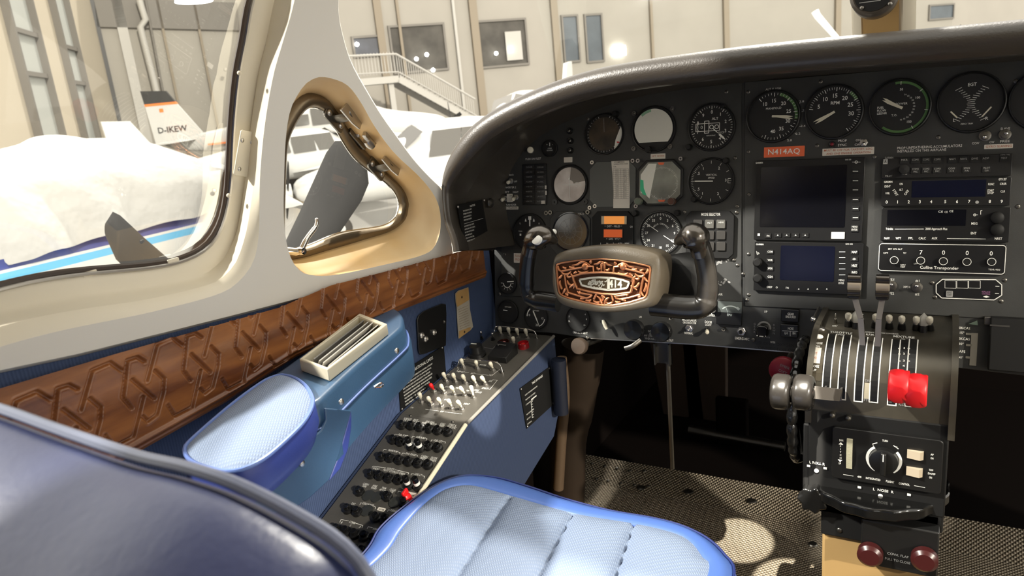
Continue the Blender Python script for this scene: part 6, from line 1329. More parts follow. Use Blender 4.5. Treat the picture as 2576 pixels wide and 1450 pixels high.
for i, (x, y) in enumerate(((485, 870), (568, 885), (470, 1015), (740, 935))):
    u = Unit(C2, *s3(x, y), 0); t = thing('hole_plug', 'flat grey hole plug, %s on the breaker deck' % ('left of the two beside CABIN FAN', 'right of the two beside CABIN FAN', 'alone under GYRO POWER', 'under the CIGAR LTR lettering')[i], 'plug', u.M); obj('cap', MB().lathe([(.010, 0), (.0095, .0016), (.0001, .0022)], seg=24), mat('plug_grey_%d' % i, (.035, .037, .035), .3), t)
u = Unit(C2, *s3(855, 905), 0); t = thing('breaker_lock', 'red plastic breaker lock beside the ENGINE label', 'lock', u.M); obj('collar', MB().lathe([(.008, 0), (.0075, .006), (.004, .010), (.0001, .010)], seg=20), M_['red'], t); obj('fin', MB().box(-.002, -.004, .008, .002, .008, .016), M_['red'], t, bevel=.001)
sticker('engine_label', 'cream label reading ENGINE tucked against the seat edge', C2, *s3(848, 838), *s3(945, 890), 'lab', [('ENGINE', s3(862, 0)[0], s3(925, 0)[0], s3(0, 865)[1], 4.5)], ink, n=0)
sticker('altimeter_label', 'small cream label between GYRO POWER and TURN', C2, *s3(570, 985), *s3(648, 1020), 'lab', [('ALTIM', s3(582, 0)[0], s3(636, 0)[0], s3(0, 1003)[1], 4)], ink, n=0)
for i, q in enumerate(((1050, 1190), (700, 1140))):
    u = Unit(C1, *s2(*q), 0); obj('deck_screw', MB().ball((0, 0, 0), .0028, 10, 1, 1, .5), M_['dsteel'], M=u.M, label=('right', 'left')[i]+' small dark screw on the bare strip above the breakers', cat='screw')
# placard on the console's cockpit face
SW = Frame((XR+.0012, 1.0, .3), (0, 1, 0), (0, 0, 1))
def placard(name, lab, F, cs, head, body, hp=.0045, bp=.0030, cat='placard', m='blackm', n=.0):
    c = Vec((0, 0)); pts = [F.px(*q, n) for q in cs]; cx = sum(p.x for p in pts)/4; cy = sum(p.y for p in pts)/4
    u = (pts[1]-pts[0]); r = math.atan2(u.y, u.x); M = F.mat(cx, cy, n, r); t = thing(name, lab, cat, M)
    L = [Matrix.Rotation(-r, 3, 'Z') @ Vec((p.x-cx, p.y-cy, 0)) for p in pts]
    obj('plate', MB().prism([(p.x, p.y) for p in L][::-1], 0, .0012), M_[m], t)
    w = (L[1]-L[0]).length; h = (L[0]-L[3]).length; mb = MB(); x0 = (L[0].x+L[3].x)/2; y0 = (L[0].y+L[1].y)/2
    mb.text(head, hp, 0, y0-hp*1.6, .0016, 0, .9, .012)
    for i, s in enumerate(body): mb.text(s, bp, x0+w*.07, y0-hp*2.4-(i+.9)*(h-hp*2.8)/(len(body)+.6), .0016, 0, .8, .004, 'l')
    obj('lettering', mb, M_['white'], t, sm=False)
    for p in L: q = p*.93; obj('rivet', MB().ball((q.x, q.y, .001), .0022, 10, 1, 1, .6), M_['steel'], t)
    return t, L
t, L = placard('take_off_placard', 'black placard with lines and a small scale on the cockpit face of the console', SW, ((1307, 978), (1383, 922), (1393, 1016), (1324, 1079)), 'TAKE OFF RANGE', ['FLAPS UP FOR ENGINE INOPERATIVE', 'TAKEOFF AND CLIMB SPEEDS', 'AT MAXIMUM WEIGHT', '', 'MIN CONTROL SPEED', 'BEST RATE', 'SEE MANUAL'], .0042, .0026)
m = MB(); m.box(-.03, -.03, .0014, -.0288, .0, .0018); [m.box(-.03, -.03+.005*k, .0014, -.024, -.0292+.005*k, .0018) for k in range(7)]; m.box(-.028, .004, .0014, -.008, .0062, .0018)
obj('scale', m, M_['white'], t, sm=False)
WL = Frame((-.7665, 1, .5), (0, 1, 0), (0, 0, 1))
placard('operational_limits_placard', 'black placard headed OPERATIONAL LIMITS on the blue side wall', WL, ((1001, 942), (1115, 870), (1122, 950), (1007, 1036)), 'OPERATIONAL LIMITS',
        ['THIS AIRPLANE MUST BE OPERATED AS A NORMAL CATEGORY', 'AIRPLANE IN COMPLIANCE WITH THE APPROVED MANUAL', 'AND THE PLACARDS AND MARKINGS IN THE AIRPLANE', 'NO ACROBATIC MANEUVERS INCLUDING SPINS APPROVED', 'MAXIMUM MANEUVERING SPEED   MAXIMUM GEAR SPEED', 'THIS AIRPLANE APPROVED FOR DAY NIGHT VFR IFR', 'MAXIMUM FLAP SPEED   MAXIMUM WEIGHT', 'ICING CONDITIONS WHEN EQUIPPED'], .0055, .0028)
u = Unit(WL, 1085, 825, 0); t = thing('jack_panel', 'black rounded panel with steel jacks on the blue side wall', 'panel', u.M)
P = [s2(*q) for q in ((745, 350), (760, 310), (800, 275), (950, 212), (985, 215), (990, 300), (985, 560), (800, 632), (770, 635), (758, 600))]
obj('plate', MB().prism(u.poly(P)[::-1], 0, .003), M_['black'], t, bevel=.0012)
for q in ((775, 472), (878, 448), (808, 502)):
    p = u.p(*s2(*q)); obj('jack', MB().lathe([(.0055, .003), (.0055, .006), (.003, .008), (.0001, .006)], (p[0], p[1], 0), 'Z', 18), M_['steel'], t)
p = u.p(*s2(967, 362)); obj('screw', MB().ball((p[0], p[1], .003), .003, 10), M_['dsteel'], t)
u = Unit(WL, 1163, 780, 0); t = thing('paper_tag', 'yellowed paper tag with two brown eyelets pinned on the blue wall', 'tag', u.M)
P = [s2(*q) for q in ((1066, 130), (1090, 105), (1172, 76), (1178, 130), (1186, 260), (1205, 360), (1212, 405), (1190, 432), (1150, 460), (1094, 502), (1088, 420), (1082, 330), (1078, 240), (1070, 200))]
pp = u.poly(P)[::-1]; obj('paper', MB().prism(pp, .001, .0022), M_['paper'], t)
Pt = [s2(*q) for q in ((1067, 132), (1090, 107), (1171, 78), (1176, 180), (1080, 238), (1070, 200))]; obj('printed_head', MB().prism(u.poly(Pt)[::-1], .0022, .0028), M_['tag'], t)
Pt = [s2(*q) for q in ((1094, 440), (1190, 405), (1188, 432), (1096, 498))]; obj('printed_foot', MB().prism(u.poly(Pt)[::-1], .0022, .0028), M_['tag'], t)
for q in ((1116, 158), (1138, 445)): p = u.p(*s2(*q)); obj('eyelet', MB().disc(p[0], p[1], .0031, .0022, 16), M_['gasket'], t, sm=False)
m = MB()
for k in range(9): a = u.p(*s2(1088+k*1.5, 262+k*20)); b_ = u.p(*s2(1165+k*2, 228+k*20)); m.line(a, b_, .0005, .0025)
obj('handwriting', m, mat('brown_ink', (.22, .13, .07), .7), t, sm=False)
# ================================================================== armrest, ashtray
def s5(x, y): return (420+x/2.685, 740+y/2.685)
def loopz(pts, z, n=80, S=s5): return [Vec(p) for p in resample(smooth([onZ(*S(*q), z) for q in pts], 5, True), n, True)]
arm = thing('armrest', 'blue padded armrest with a light ribbed cloth top on the side wall', 'armrest', Matrix.Translation((-.63, .5, .55)))
pad = [(118, 1050), (185, 965), (440, 745), (630, 605), (720, 560), (790, 548), (870, 572), (940, 625), (978, 690), (985, 740), (960, 810), (890, 905), (700, 1080), (560, 1165), (430, 1198), (290, 1178), (160, 1125)]
ZP = .582
P0 = loopz(pad, ZP); c = sum(P0, Vec())/len(P0)
def shr(L, k, dz): return [Vec((c.x+(p.x-c.x)*k, c.y+(p.y-c.y)*k, p.z+dz)) for p in L]
def insetv(L, d, dz):
    n = len(L); out = []
    for i in range(n):
        t = (L[(i+1) % n]-L[i-1]).normalized(); nn = Vec((t.y, -t.x, 0)); nn = nn if nn.dot(c-L[i]) > 0 else -nn; out.append(L[i]+nn*d+Vec((0, 0, dz)))
    return out
worldpart('cloth_top', MB().loft([insetv(P0, .0005, -.001), insetv(P0, .004, .0015), insetv(P0, .012, .004), shr(P0, .5, .007), shr(P0, .1, .0075)], True, False, True), M_['seatcloth'], arm, angle=80)
worldpart('piping', MB().tube(P0+[P0[0]], .0022, 8, False), M_['piping'], arm)
worldpart('vinyl_side', MB().loft([insetv(P0, 0, -.001), insetv(P0, -.002, -.006), insetv(P0, -.003, -.024), insetv(P0, .002, -.038)], True, False, True), M_['bluev'], arm, angle=80)
bxp = [(640, 640), (690, 560), (780, 500), (1000, 340), (1200, 190), (1345, 82), (1400, 55), (1440, 50), (1560, 105), (1592, 140), (1595, 200), (1560, 250), (1300, 470), (1090, 665), (1055, 700), (960, 745), (800, 730)]
Bx = loopz(bxp, .578, 100); c = sum(Bx, Vec())/len(Bx)
worldpart('console_box', MB().loft([insetv(Bx, .0, -.080), insetv(Bx, -.007, -.078), insetv(Bx, -.007, -.040), insetv(Bx, -.003, -.036), insetv(Bx, -.003, -.034), insetv(Bx, -.001, -.030), insetv(Bx, .000, -.006), insetv(Bx, .003, -.001), insetv(Bx, .007, .0)], True, False, True), M_['blue'], arm, angle=50)
L = [insetv(Bx, -.0035, -.032)[i] for i in range(100)]; worldpart('box_piping', MB().tube(L+[L[0]], .0016, 6, False), M_['piping'], arm)
def platex(name, pts, x, th, m, S, par, bev=.0015):
    a = [onX(*S(*q), x) for q in pts]; n = len(a); b = MB().add([(x, p.y, p.z) for p in a]+[(x+th, p.y, p.z) for p in a], [tuple(range(n)), tuple(range(2*n-1, n-1, -1))]+[(i, n+i, n+(i+1) % n, (i+1) % n) for i in range(n)])
    return worldpart(name, b, m, par, bevel=bev)
xr = max(p.x for p in Bx)+.007
platex('bracket', [(1055, 770), (1062, 850), (1030, 920), (920, 1010), (870, 1070), (810, 1150), (750, 1235), (600, 1350), (480, 1450), (640, 1500), (860, 1440), (960, 1370), (1085, 1255), (1150, 1090), (1235, 785)], -.600, .003, M_['blue'], s5, arm)
platex('gusset', [(1150, 1090), (1236, 785), (1236, 900), (1212, 1050), (1160, 1180), (1085, 1262)], -.606, .003, M_['bluev'], s5, arm)
for q, x in (((912, 1145), -.595), ((1178, 730), xr), ((1553, 385), xr)):
    p = onX(*s5(*q), x); worldpart('screw', MB().ball(p, .0040, 14, .5, 1, 1), M_['steel'], arm)
p = [onX(*s5(*q), xr+.002) for q in ((1398, 632), (1440, 605), (1458, 612), (1440, 630), (1405, 635))]; worldpart('coat_hook', MB().tube(smooth(p, 4), .0016, 8), M_['chrome'], arm)
# ashtray
top_ = [onZ(*s5(*q), .595) for q in ((892, 440), (1303, 128), (1488, 200), (1085, 508))]; inn = [onZ(*s5(*q), .595) for q in ((944, 424), (1285, 168), (1418, 218), (1084, 482))]
inn = [a.lerp(b, .4) for a, b in zip(inn, top_)]
bot_ = [Vec((p.x, p.y, .5785)) for p in top_]; ini = [Vec((p.x, p.y, .580)) for p in inn]
t = thing('ashtray', 'cream rectangular ashtray with steel fins on the armrest box', 'ashtray', Matrix.Translation(sum(bot_, Vec())/4))
worldpart('rim', MB().loft([bot_, top_, inn, ini], True, True, False), M_['ivory'], t, bevel=.0018, seg=3)
worldpart('tray_bottom', MB().add(ini, [(0, 1, 2, 3)]), M_['blackm'], t, sm=False)
M_['fin'] = mat('dull_fin_metal', (.62, .60, .55), .35, .35); M_['find'] = mat('dark_fin_metal', (.25, .24, .22), .4, .35)
ax = (inn[1]-inn[0]); bx_ = (inn[3]-inn[0])
for f, w, m in ((.24, .10, 'find'), (.44, .14, 'fin'), (.62, .14, 'fin'), (.82, .24, 'fin')):
    a0 = inn[0]+ax*.05+bx_*(f+w/2); b0 = inn[0]+ax*.97+bx_*(f+w/2); dn = Vec((0, 0, -.012)); sh = bx_*(-w)
    worldpart('fin', MB().add([a0+Vec((0, 0, -.001)), b0+Vec((0, 0, -.001)), b0+dn+sh, a0+dn+sh, a0+Vec((0, 0, -.002))+bx_*.02, b0+Vec((0, 0, -.002))+bx_*.02, b0+dn+sh+bx_*.02, a0+dn+sh+bx_*.02], [(0, 1, 2, 3), (7, 6, 5, 4), (0, 4, 5, 1), (1, 5, 6, 2), (2, 6, 7, 3), (3, 7, 4, 0)]), M_[m], t, sm=False)
# padding strip of the wall behind the armrest
# ================================================================== pedestal and throttle quadrant
XL, XRt = -.150, .022
QY, QZ, QR = 1.112, .435, .082
def qp(a, k=0): a = math.radians(a); return (QY-(QR+k)*math.cos(a), QZ+(QR+k)*math.sin(a))   # a=0 front, 90 top
def q_at(px, py, k=0):                                # point of the quadrant cover seen at a pixel
    d = ray(px, py); R = QR+k; o = CAM-Vec((0, QY, QZ)); A = d.y**2+d.z**2; B = o.y*d.y+o.z*d.z; C_ = o.y**2+o.z**2-R*R; s = B*B-A*C_
    if s < 0: return None
    p = CAM+d*((-B-math.sqrt(s))/A)
    return p
ped = thing('pedestal', 'dark centre pedestal with slotted quadrant cover below the radios', 'pedestal', Matrix.Translation((-.065, QY, .2)))
prof = [(1.22, .512)]+[(1.20, QZ+QR)]+[qp(a) for a in range(90, -1, -6)]+[(1.030, .40), (1.032, .30), (1.036, .285), (1.22, .285)]
n = len(prof)
def slab(x0, x1, prof): n = len(prof); return MB().add([(x0, y, z) for y, z in prof]+[(x1, y, z) for y, z in prof], [tuple(range(n)), tuple(range(2*n-1, n-1, -1))]+[(i, n+i, n+(i+1) % n, (i+1) % n) for i in range(n)])
worldpart('quadrant_cover', slab(XL, XRt, prof), M_['quad'], ped, angle=30)
def qx(px, py): p = q_at(px, py); return p
# slots: dark recess bands with white outlines, following the curve
def band(px0, px1, ytop, ybot, k, dx=0):
    a, b, c, d = q_at(px0[0], ytop), q_at(px1[0], ytop), q_at(px0[1], ybot), q_at(px1[1], ybot)
    return (a.x+c.x)/2, (b.x+d.x)/2, math.degrees(math.atan2(a.z-QZ, -(a.y-QY))), math.degrees(math.atan2(c.z-QZ, -(c.y-QY)))
def strip(mb, x0, x1, a0, a1, k0=.0004, seg=14):
    vs = []
    for i in range(seg+1): y, z = qp(a0+(a1-a0)*i/seg, k0); vs += [(x0, y, z), (x1, y, z)]
    mb.add(vs, [(2*i, 2*i+1, 2*i+3, 2*i+2) for i in range(seg)])
def ctop(px, py): p = q_at(px, py); return p.x, math.degrees(math.atan2(p.z-QZ, -(p.y-QY)))
def c3(x, y): return (1920+x/4.834, 760+y/4.834)
sl = MB(); wh = MB(); lt = MB()
slots = [((835, 395), (770, 1160)), ((1025, 405), (955, 1180)), ((1215, 430), (1165, 1205)), ((1395, 440), (1350, 1215)), ((1605, 460), (1578, 1250)), ((1825, 460), (1785, 1265))]
SX = []
for (a, b) in slots:
    xa, aa = ctop(*c3(*a)); xb, ab = ctop(*c3(*b)); x = (xa+xb)/2; SX.append(x); ab = max(ab, 0)
    w = .0042; strip(sl, x-w, x+w, aa, ab, .0006)
    for s in (-1, 1): strip(wh, x+s*(w+.0009)-.0007, x+s*(w+.0009)+.0007, aa, ab, .0007)
    strip(wh, x-w-.0016, x+w+.0016, ab, ab-1.0, .0007, 1)
worldpart('lever_slots', sl, M_['black'], ped, sm=False); worldpart('slot_outlines', wh, M_['white'], ped, sm=False)
def qtext(mb, t, px0, px1, py, hpx, bold=.012):
    p = q_at((px0+px1)/2, py, .001); a = math.atan2(p.z-QZ, -(p.y-QY)); x0, x1 = q_at(px0, py, .001).x, q_at(px1, py, .001).x
    pa, pb = q_at((px0+px1)/2, py-hpx/2, .001), q_at((px0+px1)/2, py+hpx/2, .001); size = (pa-pb).length
    vs, fs = glyphs(t, bold); w = max(v[0] for v in vs)-min(v[0] for v in vs); k = (x1-x0)/w; sy = size*1.38
    V_ = Vec((0, math.sin(a), math.cos(a))); N_ = Vec((0, -math.cos(a), math.sin(a))); o = Vec(((x0+x1)/2, p.y, p.z))
    mb.add([o+Vec((v[0]*k, 0, 0))+V_*(v[1]*sy)+N_*.0003 for v in vs], fs)
X3 = lambda x: 1920+x/4.834
Y3 = lambda y: 760+y/4.834
for t_, x0, x1, y, h in (('THROTTLE', 810, 1085, 378, 24), ('OPEN', 885, 990, 402, 17), ('R.P.M.', 1250, 1350, 402, 22), ('MIXTURE', 1580, 1840, 430, 26), ('FRIC', 1680, 1725, 455, 12), ('TRIM CONTROLS', 1420, 1645, 388, 14), ('ALTERNATE', 1240, 1350, 372, 13), ('1', 1708, 1722, 565, 20), ('2', 1700, 1724, 632, 22), ('3', 1698, 1722, 718, 24), ('4', 1694, 1722, 780, 24), ('OAT', 838, 905, 295, 15)): qtext(lt, t_, X3(x0), X3(x1), Y3(y), h/4.834)
for y, w in ((565, 24), (632, 24), (718, 24)):
    for x in (1655, 1770):
        a, b = q_at(X3(x-14), Y3(y), .001), q_at(X3(x+14), Y3(y), .001); lt.box(a.x, a.y-.0006, a.z-.0006, b.x, a.y+.0004, a.z+.0006)
worldpart('quadrant_lettering', lt, M_['white'], ped, sm=False)
# plain band behind the prop slots and its white block
def qstrip(name, x0, x1, y0, y1, m, k=.0005):
    a = q_at(X3(x0), Y3((y0+y1)/2)); b = q_at(X3(x1), Y3((y0+y1)/2)); _, a0 = ctop(X3((x0+x1)/2), Y3(y0)); _, a1 = ctop(X3((x0+x1)/2), Y3(y1)); mb = MB(); strip(mb, a.x, b.x, a0, a1, k, 8); return worldpart(name, mb, m, ped, sm=False)
qstrip('feather_block', 1228, 1312, 985, 1180, mat('pale_feather_block', (.42, .38, .28), .5))
qstrip('mixture_scale_band', 1640, 1785, 462, 900, M_['black'])
lt2 = MB(); qtext(lt2, 'DEG', X3(1240), X3(1308), Y3(960), 5.5); qtext(lt2, 'FTH', X3(1225), X3(1300), Y3(1198), 6); qtext(lt2, 'CLOSE', X3(790), X3(895), Y3(1160), 6); qtext(lt2, 'ICO', X3(1648), X3(1715), Y3(1248), 7); worldpart('quadrant_lettering', lt2, M_['dimwhite'], ped, sm=False)
# trim indicator strip at left
tx0, _ = ctop(X3(600), Y3(600)); tx1, _ = ctop(X3(740), Y3(600))
qstrip('trim_window_frame', 590, 735, 340, 960, mat('bronze_trim_band', (.10, .085, .06), .3, .6), .0008)
qstrip('trim_white_window', 603, 700, 560, 750, M_['lab'], .0014)
lt3 = MB(); qtext(lt3, 'NOSE', X3(618), X3(722), Y3(505), 5.5); qtext(lt3, 'DN', X3(633), X3(688), Y3(543), 5); qtext(lt3, 'NOSE', X3(580), X3(680), Y3(785), 6); qtext(lt3, 'UP', X3(597), X3(645), Y3(832), 6)
lt3.v = [(a, b-.0009, c_+.0004) for a, b, c_ in lt3.v]; worldpart('trim_lettering', lt3, M_['white'], ped, sm=False)
lt4 = MB(); qtext(lt4, 'T.', X3(638), X3(668), Y3(628), 5); qtext(lt4, 'O.', X3(625), X3(658), Y3(680), 5); lt4.v = [(a, b-.0014, c_+.0006) for a, b, c_ in lt4.v]; worldpart('trim_lettering', lt4, inkr, ped, sm=False)
for q, m in (((675, 428), M_['white']), ((705, 338), M_['steel'])):
    p = q_at(*c3(*q)); worldpart('trim_button', MB().ball(p, .0052, 14, 1.25, 1, .8), m, ped)
worldpart('front_skin', MB().box(XL, 1.0285, .288, XRt, 1.04, .424), M_['blackm'], ped, bevel=.002)
# side cheek of the pedestal
chk = [(1.20, QZ+QR+.004)]+[(QY-(QR+.006)*math.cos(math.radians(a)), QZ+(QR+.006)*math.sin(math.radians(a))) for a in range(90, -1, -6)]+[(1.024, .405), (1.20, .405)]
worldpart('side_cheek', slab(XL-.004, XL+.004, chk), M_['quad'], ped, angle=30); worldpart('side_cheek', slab(XRt-.002, XRt+.006, chk), M_['quad'], ped, angle=30)
cx0, cx1 = q_at(X3(2085), Y3(700)).x, XRt
# ---- levers
def lever_thing(name, lab, base, bend, kn, kind):
    t = thing(name, lab, 'lever', Matrix.Translation(base)); return t
M_['lever'] = mat('lever_steel', (.30, .28, .26), .35, .7)
kpos = [(1966, 986), (2022, 988)]                                            # two throttle knobs
for i, (kx, ky) in enumerate(kpos):
    K = onY(kx, ky, .985); xs_ = SX[0] if i == 0 else SX[1]
    a_ = 12; by, bz = qp(a_, -.004); base = Vec((xs_, by, bz))
    t = thing('throttle_lever', ('farther', 'nearer')[i]+' black throttle lever bent over to the left of the quadrant', 'lever', Matrix.Translation(base))
    K = K-base; e = Vec((K.x+.012, K.y+.004, K.z))
    P = [Vec((.001, .004, 0)), Vec((-.001, -.010, 0)), e]
    m = MB()
    for p, q in zip(P, P[1:]):
        d = (q-p).normalized(); up = Vec((0, 0, 1)); up = (up-d*up.dot(d)).normalized()*.0085; sd = d.cross(up).normalized()*.0012
        m.hexa([p-up-sd, p-up+sd, p+up+sd, p+up-sd], [q-up-sd, q-up+sd, q+up+sd, q+up-sd])
    obj('arm', m, M_['lever'], t, sm=False)
    r = .0245; w = .0125
    obj('knob', MB().lathe([(.0001, -w), (r*.80, -w), (r*.94, -w*.82), (r, -w*.5), (r, w*.5), (r*.94, w*.82), (r*.80, w), (r*.62, w*1.02), (r*.55, w*.9), (.0001, w*.9)], tuple(K), 'X', 36), M_['horn'], t)
    obj('knob_cap', MB().ball(tuple(K+Vec((w*.8, 0, 0))), .0085, 16, .5, 1, 1), M_['hornm'], t)
for i, ((kx, ky), sx_) in enumerate((((2150, 722), SX[2]), ((2221, 724), SX[3]))):
    K = onY(kx, ky, 1.085); by, bz = qp(62, -.004); base = Vec((sx_, by, bz)); t = thing('propeller_lever', ('left', 'right')[i]+' tall propeller lever with a black ridged knob standing before the radios', 'lever', Matrix.Translation(base))
    K = K-base; e = K-Vec((0, 0, .014)); mid = e*.6+Vec(((.004, -.002)[i], -.004, 0)); m = MB()
    for p, q in zip([Vec((0, 0, 0)), mid], [mid, e]):
        d = (q-p).normalized(); up = Vec((0, -1, 0)); up = (up-d*up.dot(d)).normalized()*.0014; sd = d.cross(up).normalized()*.0036
        m.hexa([p-up-sd, p-up+sd, p+up+sd, p+up-sd], [q-up-sd, q-up+sd, q+up+sd, q+up-sd])
    obj('arm', m, M_['lever'], t, sm=False)
    kb = MB().prism(rrect(K.x-.0082, K.z-.016, K.x+.0082, K.z+.014, .003, 3), -.008, .008); kb.v = [(x, K.y+z, y) for x, y, z in kb.v]; kb.f = [tuple(reversed(f)) for f in kb.f]
    kn = obj('knob', kb, M_['horn'], t, bevel=.002, seg=3)
    for dz, rr, mm in ((.013, .0072, M_['hornm']), (.004, .0078, mat('worn_knob_cap_%d' % i, (.36, .31, .25), .35, .5)), (-.006, .0060, M_['hornm'])): obj('ridge', MB().lathe([(rr*.7, -.0086), (rr, -.0078), (rr, .0078), (rr*.7, .0086)], (K.x, K.y-.006, K.z+dz), 'X', 20), mm, kn)
M_['redk'] = mat('red_lever_knob', (.72, .012, .018), .38)
for i, ((kx, ky), sx_) in enumerate((((2261, 972), SX[4]), ((2306, 983), SX[5]))):
    K = onY(kx, ky, .995); by, bz = qp(10, -.004); base = Vec((sx_, by, bz)); t = thing('mixture_lever', ('left', 'right')[i]+' one of two faceted bright red mixture knobs', 'lever', Matrix.Translation(base)); K = K-base
    obj('arm', MB().box(-.0015, min(K.y, 0), -.006+K.z*.5, .0015, 0, .006+K.z*.5), M_['lever'], t)
    R = []; r = .0215
    for j, (x, k) in enumerate(((-.0118, .84), (-.0108, .93), (-.004, 1.0), (.004, 1.0), (.0108, .93), (.0118, .84))):
        R.append([(K.x+x, K.y+r*k*(1 if (q+(j//2 % 2)) % 2 else .93)*math.cos(2*PI*q/10+.3*(j//2)), K.z+r*1.08*k*(1 if (q+(j//2 % 2)) % 2 else .93)*math.sin(2*PI*q/10+.3*(j//2))) for q in range(10)])
    m = MB().loft(R, True, True, True); obj('knob', m, M_['redk'], t, sm=False, bevel=.0015)
# friction lock knobs and row of light switches at the quadrant's top
for i, (x, y) in enumerate(((1128, 262), (1945, 305))):
    px, py = c3(x, y+60); p = hit(px, py, Vec((0, 0, QZ+QR)), Vec((0, 0, 1))); p = p if p.y > QY-.03 else q_at(px, py)
    t = thing('friction_lock', ('left', 'right')[i]+' one of two grey hexagonal lock knobs on top of the quadrant', 'knob', Matrix.Translation(p))
    obj('neck', MB().cyl(0, 0, -.006, .012, .0052), M_['black'], t); obj('grip', MB().lathe([(.0060, .010), (.0068, .011), (.0068, .020), (.0060, .021), (.0001, .028)], seg=6), mat('lock_grey_%d' % i, (.38, .37, .33), .5), t, bevel=.0008)
for i, (x, y, sm_) in enumerate(((880, 145, 1), (1035, 142, 0), (1213, 150, 1), (1366, 155, 0), (1532, 168, 0), (1686, 178, 0), (1862, 185, 0), (2025, 188, 0))):
    bx, by_ = c3(x, y+150 if not sm_ else y+110); p = hit(bx, by_, Vec((0, 0, QZ+QR)), Vec((0, 0, 1)))
    if p.y > 1.185: p = Vec((p.x, 1.185, p.z))
    tx, ty = c3(x, y); t = thing('light_switch', ['leftmost thin steel', 'ivory toggle right of the thin steel', 'thin steel toggle behind the left lever arm', 'ivory toggle between the two tall', 'first ivory toggle right of the tall', 'second ivory toggle right of the tall', 'third ivory toggle right of the tall', 'rightmost ivory'][i] + (' lever' if i == 4 else ' levers' if i in (3, 5, 6) else ' toggle' if i in (0, 7, 1) else '') + ' on top of the quadrant', 'switch', Matrix.Translation(p), 'light switches on the quadrant')
    dd = ray(tx, ty).normalized(); w = p-CAM; tc = w.dot(dd); L = .034 if not sm_ else .026; h2 = w.length_squared-tc*tc; tip = CAM+dd*(tc-math.sqrt(max(0, L*L-h2)))-p
    obj('boot', MB().tube([Vec((0, 0, -.002)), tip*.25, tip*.48], [.0062, .0052, .0036] if not sm_ else [.003, .002, .0015], 12), M_['black' if not sm_ else 'dsteel'], t)
    rr = .0042 if not sm_ else .0014; obj('lever', MB().tube([tip*.45, tip*.55, tip*.68, tip*.9, tip], [rr*.5, rr*.55, rr, rr*1.02, rr*.45], 12), M_['bat' if not sm_ else 'steel'], t)
p = onY(*c3(608, 212), 1.13); t = thing('ball_knob', 'small shiny ball knob at the upper left shoulder of the quadrant', 'knob', Matrix.Translation(p)); obj('ball', MB().ball((0, 0, 0), .0042, 14), M_['chrome'], t); obj('stem', MB().tube([(0, 0, 0), (0, .06, .0)], .002, 8), M_['dsteel'], t)
# ---- elevator trim wheel: beaded rim at the left side of the pedestal
WC = Vec((-.172, 1.118, .398)); WR = .090
t = thing('elevator_trim_wheel', 'black trim wheel with a knobbed rim on the left side of the pedestal', 'wheel', Matrix.Translation(WC))
m = MB(); pts = []; rr = []
for k in range(160): a = 2*PI*k/160; pts.append(Vec((0, WR*math.cos(a), WR*math.sin(a)))); rr.append(.0052+.0028*abs(math.sin(a*14))**.6)
m.tube(pts+[pts[0]], rr+[rr[0]], 12, False, flat=1.0); obj('rim', m, M_['gloss'], t); obj('disc', MB().lathe([(.0001, -.003), (WR*.93, -.003), (WR*.93, .003), (.0001, .003)], (0, 0, 0), 'X', 48), M_['blackm'], t)
# ---- lower pedestal: autopilot controller, trim wheels, cowl flap box
FF = Frame((-.065, 1.0275, .36), (1, 0, 0), (0, .0, 1))
u = Unit(FF, 2232, 1150, 0)
t = thing('autopilot_controller', 'black autopilot control box with turn knob and pitch thumbwheel', 'control box', u.M)
def c4b(x, y): return (1960+x/5.8, 1050+y/5.8)
a, b = u.p(*c4b(780, 500)), u.p(*c4b(2380, 700)); c_ = u.p(*c4b(1600, 215)); d_ = u.p(*c4b(1550, 970))
obj('case', MB().prism(rrect(a[0], d_[1], b[0], c_[1], .005, 5), 0, .007), M_['black'], t, bevel=.001)
ZA = .007
def A4(q, off=ZA): return u.p(*c4b(*q), off)
p = A4((1528, 620)); r = 37*u.vs(2223, 1155)
obj('turn_knob', MB().lathe([(r*.82, ZA), (r*.80, ZA+.008), (r*.6, ZA+.010), (.0001, ZA+.010)], (p[0], p[1], 0), 'Z', 36), M_['black'], t)
kb = obj('knob_bar', MB().box(p[0]-r*.16, p[1]-r*.75, ZA+.010, p[0]+r*.16, p[1]+r*.75, ZA+.017), M_['black'], t, bevel=.002)
obj('knob_line', MB().box(p[0]-.0006, p[1]+r*.25, ZA+.017, p[0]+.0006, p[1]+r*.72, ZA+.0174), M_['white'], t)
m = MB(); m.arc(p[0], p[1], r*.84, r*1.0, 48, 145, ZA+.0004, 18); m.arc(p[0], p[1], r*.84, r*1.0, -150, -35, ZA+.0004, 18)
m.arc(p[0], p[1], r*1.12, r*1.17, 25, 42, ZA+.0004, 5); m.arc(p[0], p[1], r*1.12, r*1.17, -35, -20, ZA+.0004, 5)
obj('knob_ring', m, M_['white'], t, sm=False)
m = MB()
for s, x0, x1, y, h in (('TURN', 1505, 1588, 348, 30), ('L', 1365, 1380, 400, 30), ('R', 1708, 1728, 445, 30), ('DWN', 878, 935, 342, 30), ('UP', 868, 900, 678, 28), ('AP', 2210, 2255, 550, 28), ('ON', 2210, 2252, 605, 28), ('YAW', 2185, 2250, 775, 28), ('DAMP', 2170, 2280, 830, 28), ('ON', 2190, 2230, 885, 28), ('400', 1142, 1200, 875, 30), ('INTEGRATED', 1265, 1478, 905, 30), ('FLIGHT', 1558, 1680, 945, 30), ('CONTROL', 1745, 1905, 980, 30)): u.fit(m, s, c4b(x0, 0)[0], c4b(x1, 0)[0], c4b(0, y)[1], h/5.8, ZA+.0004, .01)
for i, ch in enumerate('PITCH'): q = A4((897, 425+i*43)); m.text(ch, .0026, q[0], q[1], ZA+.0004)
